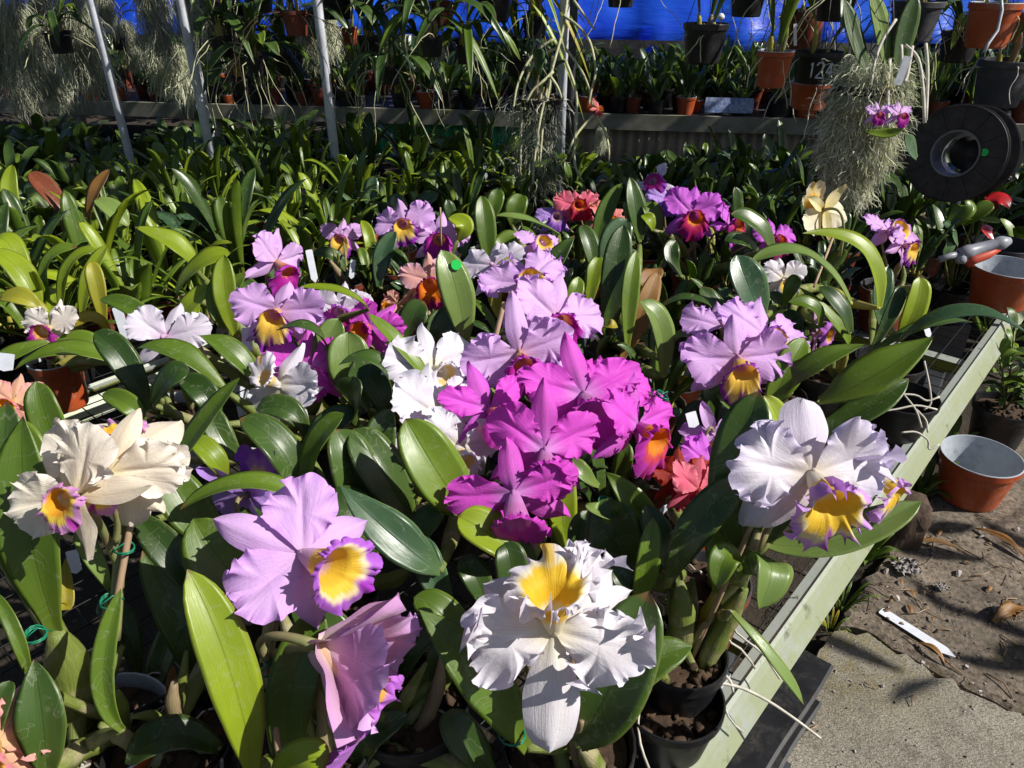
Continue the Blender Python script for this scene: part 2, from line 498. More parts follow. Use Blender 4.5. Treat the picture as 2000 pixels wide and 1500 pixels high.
def sepal(g, L, W, c_in, c_mid, c_edge, bend=0.15, roll=0.25, ns=16, nt=9, twist=0.0, blunt=False):
    """a narrow sepal along +y, facing +z"""
    s = np.linspace(0, 1, ns)[:, None]
    t = np.linspace(-1, 1, nt)[None, :]
    w = W * np.clip((0.34 + 0.66 * np.sin(np.pi * np.clip(s, 0, 1) ** 0.85)) * (1 - np.clip((s - (0.72 if not blunt else 0.82)) / (0.28 if not blunt else 0.18), 0, 1) ** 2.2) ** 0.5, 0.015, None)
    if blunt: w = W * (0.40 + 0.60 * np.sin(np.pi * np.clip(s, 0, 1) ** 1.25 * 0.86)) * np.clip(1 - np.clip((s - 0.80) / 0.2, 0, 1) ** 2.4, 0.0, 1) ** 0.5 + 0.01 * W
    w = w * (1 + 0.05 * np.sin(9 * s + g.uniform(0, 6)))
    x = t * w
    y = L * s + 0 * t
    z = -bend * L * s ** 2 - roll * W * np.abs(t) ** 2.0 * (0.5 + 0.9 * s) + 0.03 * L * np.sin(4 * s + g.uniform(0, 6)) + 0.02 * L * t * np.sin(8 * s + g.uniform(0, 6))
    z = z + 0.10 * W * np.exp(-(t / 0.15) ** 2)
    z = z + 0.05 * W * np.sin(14 * s + g.uniform(0, 6)) * t ** 2
    if twist:
        a = twist * s ** 1.5
        x, z = x * np.cos(a), z + x * np.sin(a)
    pts = np.stack(np.broadcast_arrays(x, y, z), -1)
    S = np.broadcast_to(s, x.shape); T = np.broadcast_to(np.abs(t), x.shape)
    col = lerp(np.broadcast_to(np.asarray(c_in), S.shape + (3,)), c_mid, sstep(0.0, 0.5, S))
    col = lerp(col, np.broadcast_to(np.asarray(c_edge), S.shape + (3,)), np.maximum(sstep(0.75, 1, S), sstep(0.6, 1.0, T)) * 0.7)
    return pts, np.stack(np.broadcast_arrays(s, (t + 1) / 2), -1), col


def lip_surface(g, Rr, pal, nw=26, na=120, droop=0.5, flare=1.0, ruf=1.0, notch=0.22, tube=0.46, lobe=1.0):
    """trumpet shaped lip: a tube round the column along +z, flared frilled mouth with a longer cleft front lobe"""
    w = np.linspace(0, 1, nw)[:, None] ** 0.9
    a = np.linspace(0, 2 * np.pi, na, endpoint=False)[None, :]
    down = (1 - np.cos(a)) / 2                   # 0 top, 1 bottom
    dz = np.abs(a - np.pi)
    Lf = 0.34 + lobe * (0.80 * down + 0.30 * down ** 3) - notch * np.exp(-(dz / 0.13) ** 2)
    ph = g.uniform(0, 6.28, 9)
    Lf = Lf * (1 + 0.05 * np.sin(5 * a + ph[6]) + 0.04 * np.sin(8 * a + ph[7]))
    q = np.clip((w - 0.40) / 0.60, 0, 1)
    rad = Rr * (0.075 + 0.125 * np.clip(w / 0.42, 0, 1) ** 0.8 + flare * 0.315 * q ** 1.15 * Lf)
    aw = a + 0.16 * np.sin(3 * a + ph[0]) + 0.09 * np.sin(7 * a + ph[1])
    env = 0.65 + 0.35 * np.sin(2 * a + ph[2]) + 0.25 * np.sin(5 * a + ph[3])
    f1 = int(g.integers(8, 11)); f2 = int(g.integers(17, 22)); f3 = 31
    amp = 0.105 * ruf * Rr * env
    zr = amp * (0.8 * q ** 2.6 * np.sin(f1 * aw + ph[4]) + 0.62 * q ** 5 * np.sin(f2 * aw + ph[5]) + 0.26 * q ** 8 * np.sin(f3 * aw + ph[8]))
    z = Rr * (tube * np.clip(w / 0.5, 0, 1) ** 0.9 + 0.15 * np.sin(q * np.pi * 0.8) + 0.06 * q * down) + zr
    rad = rad + 0.5 * amp * q ** 5 * np.sin(f2 * aw + ph[5] + 1.3)
    a2 = a + 0.05 * ruf * q ** 5 * np.sin(f2 * aw + ph[6])
    x = rad * np.sin(a2) * 1.08
    y = rad * np.cos(a2) - droop * Rr * (0.22 * w + 0.45 * q ** 1.4 * down)
    z = z - 0.28 * droop * Rr * q ** 1.6 * down
    pts = np.stack([x, y, z + 0 * a], -1)
    W = np.broadcast_to(w, x.shape); D = np.broadcast_to(down, x.shape); DZ = np.broadcast_to(dz, x.shape)
    sh = x.shape + (3,)
    wob = 0.025 * np.sin(9 * a + ph[1]) + 0.015 * np.sin(23 * a + ph[2])
    col = lerp(np.broadcast_to(np.asarray(pal['tube']), sh), pal['throat'], sstep(0.22, 0.38, W))
    ty, tr = pal.get('ty', 0.66), pal.get('tr', 0.82)
    col = lerp(col, np.broadcast_to(np.asarray(pal['mid']), sh), sstep(ty - 0.03, ty + 0.07, W + wob))
    col = lerp(col, np.broadcast_to(np.asarray(pal['rim']), sh), sstep(tr - 0.04, tr + 0.08, W + wob))
    wedge = sstep(0.60, 0.78, W) * (1 - sstep(0.05, 0.20, DZ / (0.15 + 1.1 * W)))
    col = lerp(col, np.broadcast_to(np.asarray(pal['wedge']), sh), wedge * pal.get('ws', 1.0))
    topd = (1 - sstep(0.12, 0.32, D)) * sstep(0.50, 0.66, W)
    col = lerp(col, np.broadcast_to(np.asarray(pal['rim']), sh), topd)
    uv = np.stack(np.broadcast_arrays(w, a / (2 * np.pi) * 2 + 0 * w), -1)
    return pts, uv, col


def C(h): return srgb(h)


WHITE = '#f3f0f8'
PALS = {
    'white_violet': dict(pet=('#f2ead6', '#f3f0f6', '#e9e2f8'), sep=('#f3ead8', '#ece6f4', '#f3f0fa'), lip=dict(tube='#f6efda', throat='#f7cf3c', mid='#f8eebc', rim='#d9a6ea', wedge='#a436b4', ty=0.72, tr=0.84)),
    'white_gold': dict(pet=('#f4edcc', '#f4f2f4', '#f2f0f8'), sep=('#f2ecd0', '#f4f2f2', '#f0eef6'), lip=dict(tube='#f6eec8', throat='#f7cd34', mid='#f8f0c8', rim='#f3f0f6', wedge='#f2cf60', ty=0.70, tr=0.8)),
    'white': dict(pet=('#f0eed2', '#f4f3f8', '#f0eff8'), sep=('#eceac4', '#f2f1f8', '#efeef8'), lip=dict(tube='#f6f4ea', throat='#f0d890', mid='#f4f2f4', rim='#f2f0f8', wedge='#eebc50', ty=0.5, tr=0.7)),
    'cream': dict(pet=('#f8eec4', '#faf2dc', '#fbf5e6'), sep=('#f8ecc0', '#faf0d6', '#faf2dc'), lip=dict(tube='#efe4bc', throat='#f2b028', mid='#f7d850', rim='#dfa0d8', wedge='#bc3cac', ty=0.6, tr=0.78)),
    'cream_plum': dict(pet=('#efe6cc', '#f2ece0', '#f4eee6'), sep=('#efe6cc', '#f0eade', '#f0eade'), lip=dict(tube='#ecd8b4', throat='#d8a840', mid='#b0309a', rim='#a01c8c', wedge='#98188a', ty=0.48, tr=0.6)),
    'lilac': dict(pet=('#e6c0e8', '#eabff8', '#e4b2f8'), sep=('#e0b6e6', '#eac2f6', '#e4b4f6'), lip=dict(tube='#e8bcdc', throat='#f7d040', mid='#f6e6b0', rim='#bd6cdc', wedge='#b040c8', ty=0.66, tr=0.78)),
    'lilac_gold': dict(pet=('#e8bce0', '#eabcf6', '#e8b4f8'), sep=('#e4b4e0', '#ecc0f6', '#e8b6f6'), lip=dict(tube='#e6a8c0', throat='#f8cc50', mid='#f8da80', rim='#a838c4', wedge='#8c1898', ty=0.70, tr=0.84)),
    'lilac_magenta': dict(pet=('#e8c0e4', '#ecc4f8', '#e8bcf8'), sep=('#e2b6e0', '#ecc4f8', '#e8bcf6'), lip=dict(tube='#e8ac90', throat='#e08c40', mid='#b81c9c', rim='#c440c4', wedge='#a81098', ty=0.40, tr=0.84)),
    'pink_lilac': dict(pet=('#f0d4dc', '#e0aede', '#ecbef6'), sep=('#f2dcc8', '#e6b8d8', '#d8a0dc'), lip=dict(tube='#f0cca8', throat='#eebc40', mid='#e0a0d0', rim='#c878e0', wedge='#bc58cc', ty=0.55, tr=0.7)),
    'magenta': dict(pet=('#e49ce6', '#ea5cdc', '#e254d6'), sep=('#cc78cc', '#ea68dc', '#e04cd4'), lip=dict(tube='#d890d4', throat='#d080c0', mid='#d640c4', rim='#d444c6', wedge='#b81ca8', ty=0.48, tr=0.6)),
    'magenta_orange': dict(pet=('#dc80de', '#e85cde', '#e254d8'), sep=('#c060c4', '#e268dc', '#c44cd0'), lip=dict(tube='#c84cb0', throat='#ec9020', mid='#e05060', rim='#d640c4', wedge='#d03080', ty=0.58, tr=0.74)),
    'rose_violet': dict(pet=('#e288e0', '#e070ea', '#d868e8'), sep=('#d880dc', '#da70e6', '#b84cd4'), lip=dict(tube='#d870c0', throat='#e8881c', mid='#cc2060', rim='#bc1c90', wedge='#c41458', ty=0.52, tr=0.76)),
    'white_magenta': dict(pet=('#e8cce8', '#efe6f4', '#f0ecf8'), sep=('#e4cce4', '#ece4f2', '#eee8f6'), lip=dict(tube='#e6c0e0', throat='#d850a0', mid='#bc2490', rim='#b44cd0', wedge='#b01884', ty=0.48, tr=0.8)),
    'peach': dict(pet=('#f2c4a4', '#eab0a8', '#e8b8c8'), sep=('#f0c4a0', '#eeb8a4', '#e8b4b4'), lip=dict(tube='#f0b070', throat='#ea8010', mid='#e86c14', rim='#b41c78', wedge='#a81478', ty=0.64, tr=0.78)),
    'salmon': dict(pet=('#f0a890', '#e88c84', '#ee9c90'), sep=('#f0a890', '#e48888', '#e8948c'), lip=dict(tube='#f0b080', throat='#f0b030', mid='#e87868', rim='#e85c5c', wedge='#cc2c58', ty=0.6, tr=0.74)),
    'red': dict(pet=('#f0808c', '#ea6c88', '#f08c98'), sep=('#f08490', '#e67088', '#ec8494'), lip=dict(tube='#c83848', throat='#e89020', mid='#c0243c', rim='#b01440', wedge='#98103c', ty=0.5, tr=0.64)),
    'rust': dict(pet=('#a83420', '#982818', '#a4341c'), sep=('#a83820', '#98301c', '#9c341c'), lip=dict(tube='#b03828', throat='#d86c18', mid='#a01c30', rim='#980f38', wedge='#8c1030', ty=0.5, tr=0.64)),
    'apricot': dict(pet=('#f4d2a0', '#f2bca0', '#f0b0a8'), sep=('#f2cc98', '#f0bc9c', '#eeb0a4'), lip=dict(tube='#f4c470', throat='#f0a818', mid='#f0b048', rim='#e890a0', wedge='#d878a8', ty=0.62, tr=0.8)),
    'butter': dict(pet=('#f6eaa4', '#f8f0cc', '#faf4d8'), sep=('#f4e494', '#f6ecb4', '#f8eeb4'), lip=dict(tube='#ecdca0', throat='#eebc40', mid='#f0e2a8', rim='#f0e8d0', wedge='#e8c860', ty=0.6, tr=0.8)),
    'violet': dict(pet=('#b890d8', '#c8a2f2', '#c8a0f2'), sep=('#b48cd4', '#c49cf0', '#c098f0'), lip=dict(tube='#c8a0d0', throat='#e8c0a0', mid='#b080d0', rim='#9858d0', wedge='#9450c0', ty=0.5, tr=0.7)),
}


def _cv(p):
    return {k: (tuple(C(q) for q in v) if isinstance(v, tuple) else C(v) if isinstance(v, str) else v) for k, v in p.items()}


PALS = {k: dict(pet=tuple(C(x) for x in v['pet']), sep=tuple(C(x) for x in v['sep']), lip=_cv(v['lip'])) for k, v in PALS.items()}


def rot2(pts, ang):
    """turn a part that grows along +y round the flower's axis (+z); positive = clockwise seen from the front"""
    c, s = math.cos(ang), math.sin(ang)
    q = pts.copy()
    q[..., 0] = pts[..., 0] * c + pts[..., 1] * s
    q[..., 1] = -pts[..., 0] * s + pts[..., 1] * c
    return q


def tilt(pts, a, shift=0.0):
    """lean a part that grows along +y forwards (positive, towards +z)"""
    c, s = math.cos(a), math.sin(a)
    q = pts.copy()
    q[..., 1] = pts[..., 1] * c - pts[..., 2] * s
    q[..., 2] = pts[..., 1] * s + pts[..., 2] * c + shift
    return q


def pitch_down(pts, a):
    c, s = math.cos(a), math.sin(a)
    q = pts.copy()
    q[..., 1] = pts[..., 1] * c - pts[..., 2] * s
    q[..., 2] = pts[..., 1] * s + pts[..., 2] * c
    return q


def flower(root, pos, size, face, roll, pal, stalk_to, seed, ruf=1.0, hi=1, open_=0.0, petal_ang=64, lip=1.0, petal_w=1.0, dorsal=1.0, flare=1.0, droop=0.45, sag=0.05, parts='dllppL', dors_tilt=-0.1, dtwist=0.0, bend=0.12, tube=0.46, reflex=0.12, label=None, lang=18, sepw=1.0, notch=0.22, frl=1.0):
    """one orchid flower: child 'flower' (ovary, stalk and column) with sepals, petals and lip as its sub-parts.
    size = full width in metres; face = world direction it looks; roll in degrees clockwise in the picture"""
    g = np.random.default_rng(seed)
    p = PALS[pal]
    Rr = size / 2.05
    Z = Vector(face).normalized()
    u0 = (UP - Z * UP.dot(Z))
    if u0.length < 0.15: u0 = FWD - Z * FWD.dot(Z)
    u0.normalize()
    Y = Matrix.Rotation(-R(roll), 3, Z) @ u0 if roll else u0
    X = Y.cross(Z)
    M = np.array([tuple(X), tuple(Y), tuple(Z)])

    def W(pts): return pts @ M + np.array(tuple(pos))
    nt = 105 if hi > 1 else 73 if hi else 49
    ns = 20 if hi > 1 else 15 if hi else 11
    o0 = root.location
    # ovary, stalk and column
    mb = MB()
    end = Vector(stalk_to)
    p0 = pos - Z * 0.02 * Rr
    p1 = pos - Z * (0.30 * Rr)
    mid = (p1 + end) / 2 + Vector((0, 0, sag)) - Z * 0.35 * Rr
    path = []
    for k in range(15):
        s = k / 14
        path.append(p0 * (1 - s) ** 3 + (p1 - Z * 0.35 * Rr + Vector((0, 0, 0.2 * sag))) * 3 * s * (1 - s) ** 2 + mid * 3 * s * s * (1 - s) + end * s ** 3)
    rad = np.interp(np.linspace(0, 1, 15), [0, 0.2, 0.5, 1], [0.0042, 0.0036, 0.0030, 0.0042]) * (size / 0.15)
    mb.tube(path, rad, 7, mi=0)
    la = R(lang); Zl = Z * math.cos(la) - Y * math.sin(la); Yl = Y * math.cos(la) + Z * math.sin(la)
    cl = [pos + Zl * (0.30 * Rr * s) + Yl * (0.06 * Rr - 0.05 * Rr * s * s) for s in np.linspace(0, 1, 6)]
    mb.tube(cl, np.array([0.035, 0.04, 0.045, 0.055, 0.06, 0.035]) * Rr, 8, c=p['lip']['tube'], mi=1)
    fo = mb.build('flower', [STEM, PETAL], root, o0)
    if label: fo['label'] = label

    def part(name, pts, uv, col, closed=False):
        MB().grid(W(pts), uv, col, closed_j=closed).build(name, PETAL, fo, o0)
    if 'd' in parts:
        q = sepal(g, Rr * 1.02 * dorsal, Rr * 0.20 * sepw, *p['sep'], bend=bend + g.uniform(-0.05, 0.1), roll=0.3, twist=dtwist, blunt=sepw > 1.4)
        part('sepal', tilt(rot2(q[0], R(g.uniform(-6, 6))), dors_tilt - open_ * -0.5, -0.02 * Rr), q[1], q[2])
    nl = parts.count('l')
    for sgn in (-1, 1)[:nl]:
        q = sepal(g, Rr * 1.02, Rr * 0.20 * sepw, *p['sep'], bend=bend + g.uniform(0, 0.12), roll=0.3, twist=sgn * 0.2)
        part('sepal', rot2(tilt(q[0], -0.12 + open_, -0.03 * Rr), sgn * R(128 + g.uniform(-6, 6))), q[1], q[2])
    sides = (-1, 1) if parts.count('p') == 2 else (1,) if 'P' in parts else (-1,) if 'p' in parts else ()
    for sgn in sides:
        q = fan_petal(g, Rr * g.uniform(1.0, 1.08), Rr * 0.47 * petal_w, *p['pet'], ruf=0.155 * ruf, cup=0.10, reflex=reflex, nr=15 if hi > 1 else 11 if hi else 8, nf=150 if hi > 1 else 96 if hi else 60, lobes=0.05 * ruf, fr=frl, hi=hi)
        part('petal', rot2(tilt(q[0], 0.04 + open_ + g.uniform(-0.16, 0.16), 0.02 * Rr), sgn * R(petal_ang + g.uniform(-8, 8))), q[1], q[2], True)
    if 'L' in parts:
        q = lip_surface(g, Rr * 0.92 * lip, p['lip'], nw=28 if hi else 18, na=140 if hi > 1 else 96 if hi else 60, ruf=ruf, flare=flare, droop=droop, tube=tube, notch=notch)
        part('lip', pitch_down(q[0], R(lang)), q[1], q[2], True)
    return fo


def leaf_mesh(mb, base, mid, tip, width, normal, fold=0.25, nu=16, nv=7, thick=0.0016, wave=0.0, twist=0.0, seed=0, prof=0):
    base, mid, tip = [np.array(tuple(q), float) for q in (base, mid, tip)]
    ctrl = 2 * mid - (base + tip) / 2
    u = np.linspace(0, 1, nu)
    uu = u[:, None]
    pth = base * (1 - uu) ** 2 + ctrl * 2 * uu * (1 - uu) + tip * uu ** 2
    T = np.gradient(pth, axis=0); T /= np.linalg.norm(T, axis=1)[:, None] + 1e-9
    N0 = np.array(tuple(normal), float)
    S = np.cross(T, N0); S /= np.linalg.norm(S, axis=1)[:, None] + 1e-9
    N = np.cross(S, T)
    if twist:
        a = (twist * (u - 0.4))[:, None]
        S, N = S * np.cos(a) + N * np.sin(a), N * np.cos(a) - S * np.sin(a)
    if prof == 0:    # strap-oblong with blunt tip
        w = np.interp(u, [0, 0.06, 0.2, 0.45, 0.7, 0.86, 0.94, 0.98, 1.0], [0.30, 0.36, 0.68, 0.98, 0.97, 0.74, 0.48, 0.27, 0.02])
    elif prof == 1:  # pointed
        w = np.interp(u, [0, 0.06, 0.2, 0.45, 0.65, 0.85, 1.0], [0.28, 0.34, 0.7, 1.0, 0.9, 0.5, 0.02])
    else:            # broad rounded
        w = np.interp(u, [0, 0.08, 0.2, 0.4, 0.6, 0.8, 0.92, 0.97, 1.0], [0.22, 0.4, 0.78, 1.0, 1.0, 0.85, 0.58, 0.36, 0.02])
    kk = np.array([0.25, 0.5, 0.25])
    w[1:-1] = np.convolve(w, kk, 'same')[1:-1]
    w = w * width / 2
    v = np.linspace(-1, 1, nv)
    g = np.random.default_rng(seed)
    ph = g.uniform(0, 6.28, 3)
    h = fold * np.abs(v)[None, :] ** 1.2 * w[:, None]
    h = h + wave * width * np.sin(7 * u + ph[0])[:, None] * v[None, :] + wave * 0.5 * width * np.sin(15 * u + ph[1])[:, None] * (v ** 2)[None, :]
    xx = v[None, :] * w[:, None] * (1 - 0.12 * fold)
    top = pth[:, None, :] + xx[:, :, None] * S[:, None, :] + h[:, :, None] * N[:, None, :]
    uv = np.stack(np.broadcast_arrays(u[:, None], ((v + 1) / 2)[None, :]), -1)
    if thick > 0:
        ed = np.clip(1 - np.abs(v) ** 4, 0.0, 1)[None, :, None] * np.clip(np.minimum(1, (1.02 - u) * 12), 0, 1)[:, None, None]
        bot = top - N[:, None, :] * thick * ed
        ring = np.concatenate([top, bot[:, ::-1][:, 1:-1]], 1)
        ruv = np.concatenate([uv, uv[:, ::-1][:, 1:-1]], 1)
        mb.grid(ring, ruv, closed_j=True, flip=True)
    else:
        mb.grid(top, uv, flip=True)
    return mb


def pot_mesh(mb, loc, r, h, axis=None, seg=30, taper=0.76, mo=0, mi=1, fill=0.82):
    t = 0.0022
    rim = r * 1.045
    prof = [(0.001, 0, mo), (r * taper, 0, mo), (r * (taper + 0.03), h * 0.04, mo), (r * 0.98, h * 0.84, mo), (r * 1.0, h * 0.85, mo), (rim, h * 0.855, mo), (rim * 1.005, h * 0.985, mi), (rim * 0.995, h, mi), (rim - t, h, mi), (rim - t * 1.3, h * 0.985, mi), (r - t, h * 0.83, mi), (r * (taper + 0.02) - t, h * 0.03, mi), (0.001, h * 0.028, mi)]
    return mb.lathe(prof, loc, seg, axis=axis)


def medium_mesh(mb, loc, r, z, seed=0, n=40, lump=0.012, mi=0):
    g = np.random.default_rng(seed)
    a = np.linspace(0, 2 * np.pi, 22, endpoint=False)
    rr = np.linspace(0, 1, 6)
    pts = np.zeros((6, 22, 3))
    for i, q in enumerate(rr):
        pts[i, :, 0] = loc[0] + r * q * np.cos(a); pts[i, :, 1] = loc[1] + r * q * np.sin(a)
        pts[i, :, 2] = loc[2] + z + 0.006 * (1 - q) + g.uniform(-0.003, 0.003, 22)
    mb.grid(pts, mi=mi, closed_j=True, flip=True)
    for k in range(n):
        aa, q = g.uniform(0, 6.28), math.sqrt(g.uniform(0, 0.9))
        c = (loc[0] + r * q * math.cos(aa), loc[1] + r * q * math.sin(aa), loc[2] + z + g.uniform(0, 0.008))
        rm = Matrix.Rotation(g.uniform(0, 6.28), 3, Vector(g.normal(size=3)).normalized())
        s = g.uniform(0.5, 1.2) * lump
        mb.box(c, (s, s * 0.8, s * 0.55), rm, mi=mi)
    return mb


POTS = dict(o=(POT_ORANGE, POT_PALE), b=(POT_BROWN, POT_GREY), k=(POT_BLACK, POT_BLACK), g=(POT_GREY, POT_GREY), w=(POT_PALE, POT_PALE))
BENCH_Z = 0.353


def bulb(root, a, b, r, mat=None, seed=0, name='pseudobulb'):
    g = np.random.default_rng(seed)
    a, b = Vector(a), Vector(b)
    side = Vector(tuple(g.normal(size=3))) * (b - a).length * 0.05
    path, rad = [], []
    for k in range(10):
        s = k / 9
        path.append(a.lerp(b, s) + side * math.sin(math.pi * s))
        rad.append(r * (0.55 + 0.5 * math.sin(math.pi * min(1, 0.12 + 0.8 * s)) - 0.32 * max(0, s - 0.75) / 0.25 + (0.12 if k in (3, 6) else 0)))
    mb = MB().tube(path, rad, 10, rib=0.06)
    return mb.build(name, mat or BULB, root, root.location)


def roots_mesh(mb, c, r, n, seed, length=0.12, rad=0.0016, down=True, mi=0):
    g = np.random.default_rng(seed)
    for k in range(n):
        a = g.uniform(0, 6.28)
        p = np.array(c, float) + np.array([r * 0.5 * math.cos(a), r * 0.5 * math.sin(a), g.uniform(0, 0.01)])
        d = np.array([math.cos(a), math.sin(a), g.uniform(0.0, 0.6)])
        path = [p.copy()]
        for s in range(8):
            d = d + g.normal(size=3) * 0.35 + np.array([0, 0, -0.28 if down else 0.1])
            d /= np.linalg.norm(d)
            p = p + d * length / 8
            path.append(p.copy())
        mb.tube(path, rad * g.uniform(0.7, 1.3), 5, mi=mi)
    return mb


NPL = [0]
DENS = 1.0


def plant(label, pot, flowers=(), leaves=(), kind='k', pr=0.065, ph=0.115, z=BENCH_Z, name='potted_orchid', cat='orchid', canes=(), group=None, roots=0, has_pot=True, stub=3):
    """pot: (u, v) picture point of the pot's mouth, or world (x, y). leaves: (base, mid, tip, width px, depth base, depth tip, material, options)"""
    NPL[0] += 1
    sd = NPL[0] * 131
    if len(pot) == 3: x, y = pot[1], pot[2]
    else:
        q = G(pot[0], pot[1], z + ph); x, y = q.x, q.y
    root = empty(name, (x, y, z), label, cat, group)
    loc = Vector((x, y, z))
    if has_pot:
        pot_mesh(MB(), loc, pr, ph).build('pot', POTS[kind], root, loc)
        medium_mesh(MB(), loc, pr * 0.93, ph * 0.84, sd).build('bark', BARK, root, loc)
    g = np.random.default_rng(sd)
    top = loc + Vector((0, 0, ph * 0.82))
    for i, lf in enumerate(leaves):
        (bu, bv), (mu, mv), (tu, tv), w, db, dt, m = lf[:7]
        op = lf[7] if len(lf) > 7 else {}
        B, Tt = P(bu, bv, db), P(tu, tv, dt)
        dm = op.get('dm', (db + dt) / 2 - 0.012)
        Mi = P(mu, mv, dm)
        nrm = CD(*op.get('n', (0.1, 0.5, 0.85)))
        wid = w * (db + dt) / 2 / F_PX
        mb = MB()
        leaf_mesh(mb, B, Mi, Tt, wid, nrm, op.get('fold', 0.28), 20, 9, wave=op.get('wave', 0.025), twist=op.get('tw', 0.0), seed=sd + i, prof=op.get('p', 0))
        lo = mb.build('leaf', LM[m], root, loc)
        if 'label' in op: lo['label'] = op['label']
        if op.get('bulb', 1):
            foot = top + Vector((g.uniform(-1, 1), g.uniform(-1, 1), 0)) * pr * 0.6
            if (B - foot).length > 0.015:
                bulb(root, foot, B, op.get('br', min(0.011, 0.16 * wid + 0.003)), {0: BULB, 1: BULB_Y, 2: BULB_DRY}[op.get('bm', 0)], sd + i)
        if 'stick' in op:
            s_, hh, mt = op['stick']
            c = B * (1 - s_) ** 2 + (2 * Mi - (B + Tt) / 2) * 2 * s_ * (1 - s_) + Tt * s_ ** 2
            tt_ = ((Mi - B) * 2 * (1 - s_) * 1.0 + (Tt - Mi) * 2 * s_).normalized()
            zz = (nrm - tt_ * nrm.dot(tt_)).normalized(); xx = (tt_.cross(zz) + zz * 0.0).normalized(); yy = zz.cross(xx)
            c = c + xx * wid * 0.22; zz = (zz - xx * op.get('fold', 0.28)).normalized(); xx = yy.cross(zz).normalized(); yy = zz.cross(xx); c = c + zz * wid * 0.055
            MB().lathe([(0.0001, 0.0018), (hh, 0.0018), (hh, 0.0006)], c + zz * 0.0015 + (xx * 0), 18, axis=[tuple(xx), tuple(yy), tuple(zz)]).build('sticker', mt, lo, loc)
    for k in range(stub):
        a = g.uniform(0, 6.28)
        f0 = top + Vector((math.cos(a), math.sin(a), 0)) * pr * 0.4
        bulb(root, f0, f0 + Vector((g.uniform(-0.04, 0.04), g.uniform(-0.04, 0.04), g.uniform(0.05, 0.12))), g.uniform(0.005, 0.009), [BULB, BULB_DRY, BULB][k % 3], sd + 70 + k)
    for i, fl in enumerate(flowers):
        (u, v), spx, size, face, roll, pal = fl[:6]
        op = dict(fl[6]) if len(fl) > 6 else {}
        D = op.pop('D', F_PX * size / spx)
        pos = P(u, v, D)
        st = op.pop('to', None)
        st = P(*st) if st else top + Vector((g.uniform(-1, 1), g.uniform(-1, 1), 0.25)) * pr * 0.4
        op.setdefault('seed', sd + 300 + i); op.setdefault('hi', 2 if spx > 180 else 1 if spx > 100 else 0)
        flower(root, pos, size, CD(*face), roll, pal, st, **op)
    for i, (a, b, r_) in enumerate(canes):
        A = P(*a); Bq = P(*b)
        so = MB().tube([A.lerp(Bq, s) for s in np.linspace(0, 1, 6)], r_, 7).build('cane', CANE, root, loc)
    if roots:
        roots_mesh(MB(), tuple(top), pr, roots, sd, 0.13).build('roots', ROOT, root, loc)
    return root


def tie(parent, root, at, axis, r=0.008, turns=2.5, seed=0):
    g = np.random.default_rng(seed)
    ax = Vector(axis).normalized(); xx = ax.orthogonal().normalized(); yy = ax.cross(xx)
    pth = []
    for k in range(int(turns * 12) + 1):
        a = k / 12 * 6.283
        pth.append(Vector(at) + xx * math.cos(a) * r + yy * math.sin(a) * r * 1.2 + ax * (k / 12 * 0.0016 + 0.001 * math.sin(k)))
    pth.append(pth[-1] + xx * 0.014 + ax * 0.006); pth.append(pth[-1] + xx * 0.01 - ax * 0.012)
    return MB().tube(pth, 0.0009, 5).build('tie', TIE, parent, root.location)

# ------------------------------------------------------------ the setting
DV = Vector((0.66, 0.75, 0)).normalized()     # along the benches
NV = Vector((DV.y, -DV.x, 0))                 # across, towards the path


def B2(s, t, z=0.0):
    return DV * s + NV * t + Vector((0, 0, z))


ROT_B = Matrix((tuple(DV), tuple(-NV), (0, 0, 1))).transposed()


def soil_mat():
    k = NT('dark soil')
    ob = k.coord('Object')
    a = k.noise(3, 5, 0.6, ob); b = k.noise(55, 6, 0.7, ob)
    col = k.mix(k.ramp(a, [(0.35, (0.0,) * 3), (0.7, (1.0,) * 3)]), (0.018, 0.013, 0.008), (0.06, 0.045, 0.028))
    col = k.mix(k.ramp(b, [(0.6, (0.0,) * 3), (0.68, (1.0,) * 3)]), col, (0.15, 0.12, 0.085))
    k.base(col); k.rough(0.95); k.bump(k.math('ADD', a, b), 0.9, 0.02)
    return k.m


def dirt_slab_mat():
    k = NT('soiled concrete')
    ob = k.coord('Object')
    a = k.noise(4.5, 6, 0.65, ob); b = k.noise(90, 6, 0.75, ob); c = k.noise(16, 4, 0.6, ob)
    col = k.mix(k.ramp(a, [(0.3, (0.0,) * 3), (0.72, (1.0,) * 3)]), (0.085, 0.068, 0.052), (0.32, 0.26, 0.20))
    col = k.mix(k.ramp(b, [(0.42, (0.0,) * 3), (0.62, (1.0,) * 3)]), col, k.mix(0.75, col, (0.03, 0.022, 0.014)))
    col = k.mix(k.math('MULTIPLY', k.ramp(c, [(0.58, (0.0,) * 3), (0.7, (1.0,) * 3)]), 0.6), col, (0.06, 0.065, 0.018))
    k.base(col); k.rough(0.95)
    k.bump(k.math('ADD', k.math('MULTIPLY', b, 0.7), k.math('MULTIPLY', a, 1.2)), 0.9, 0.008)
    return k.m


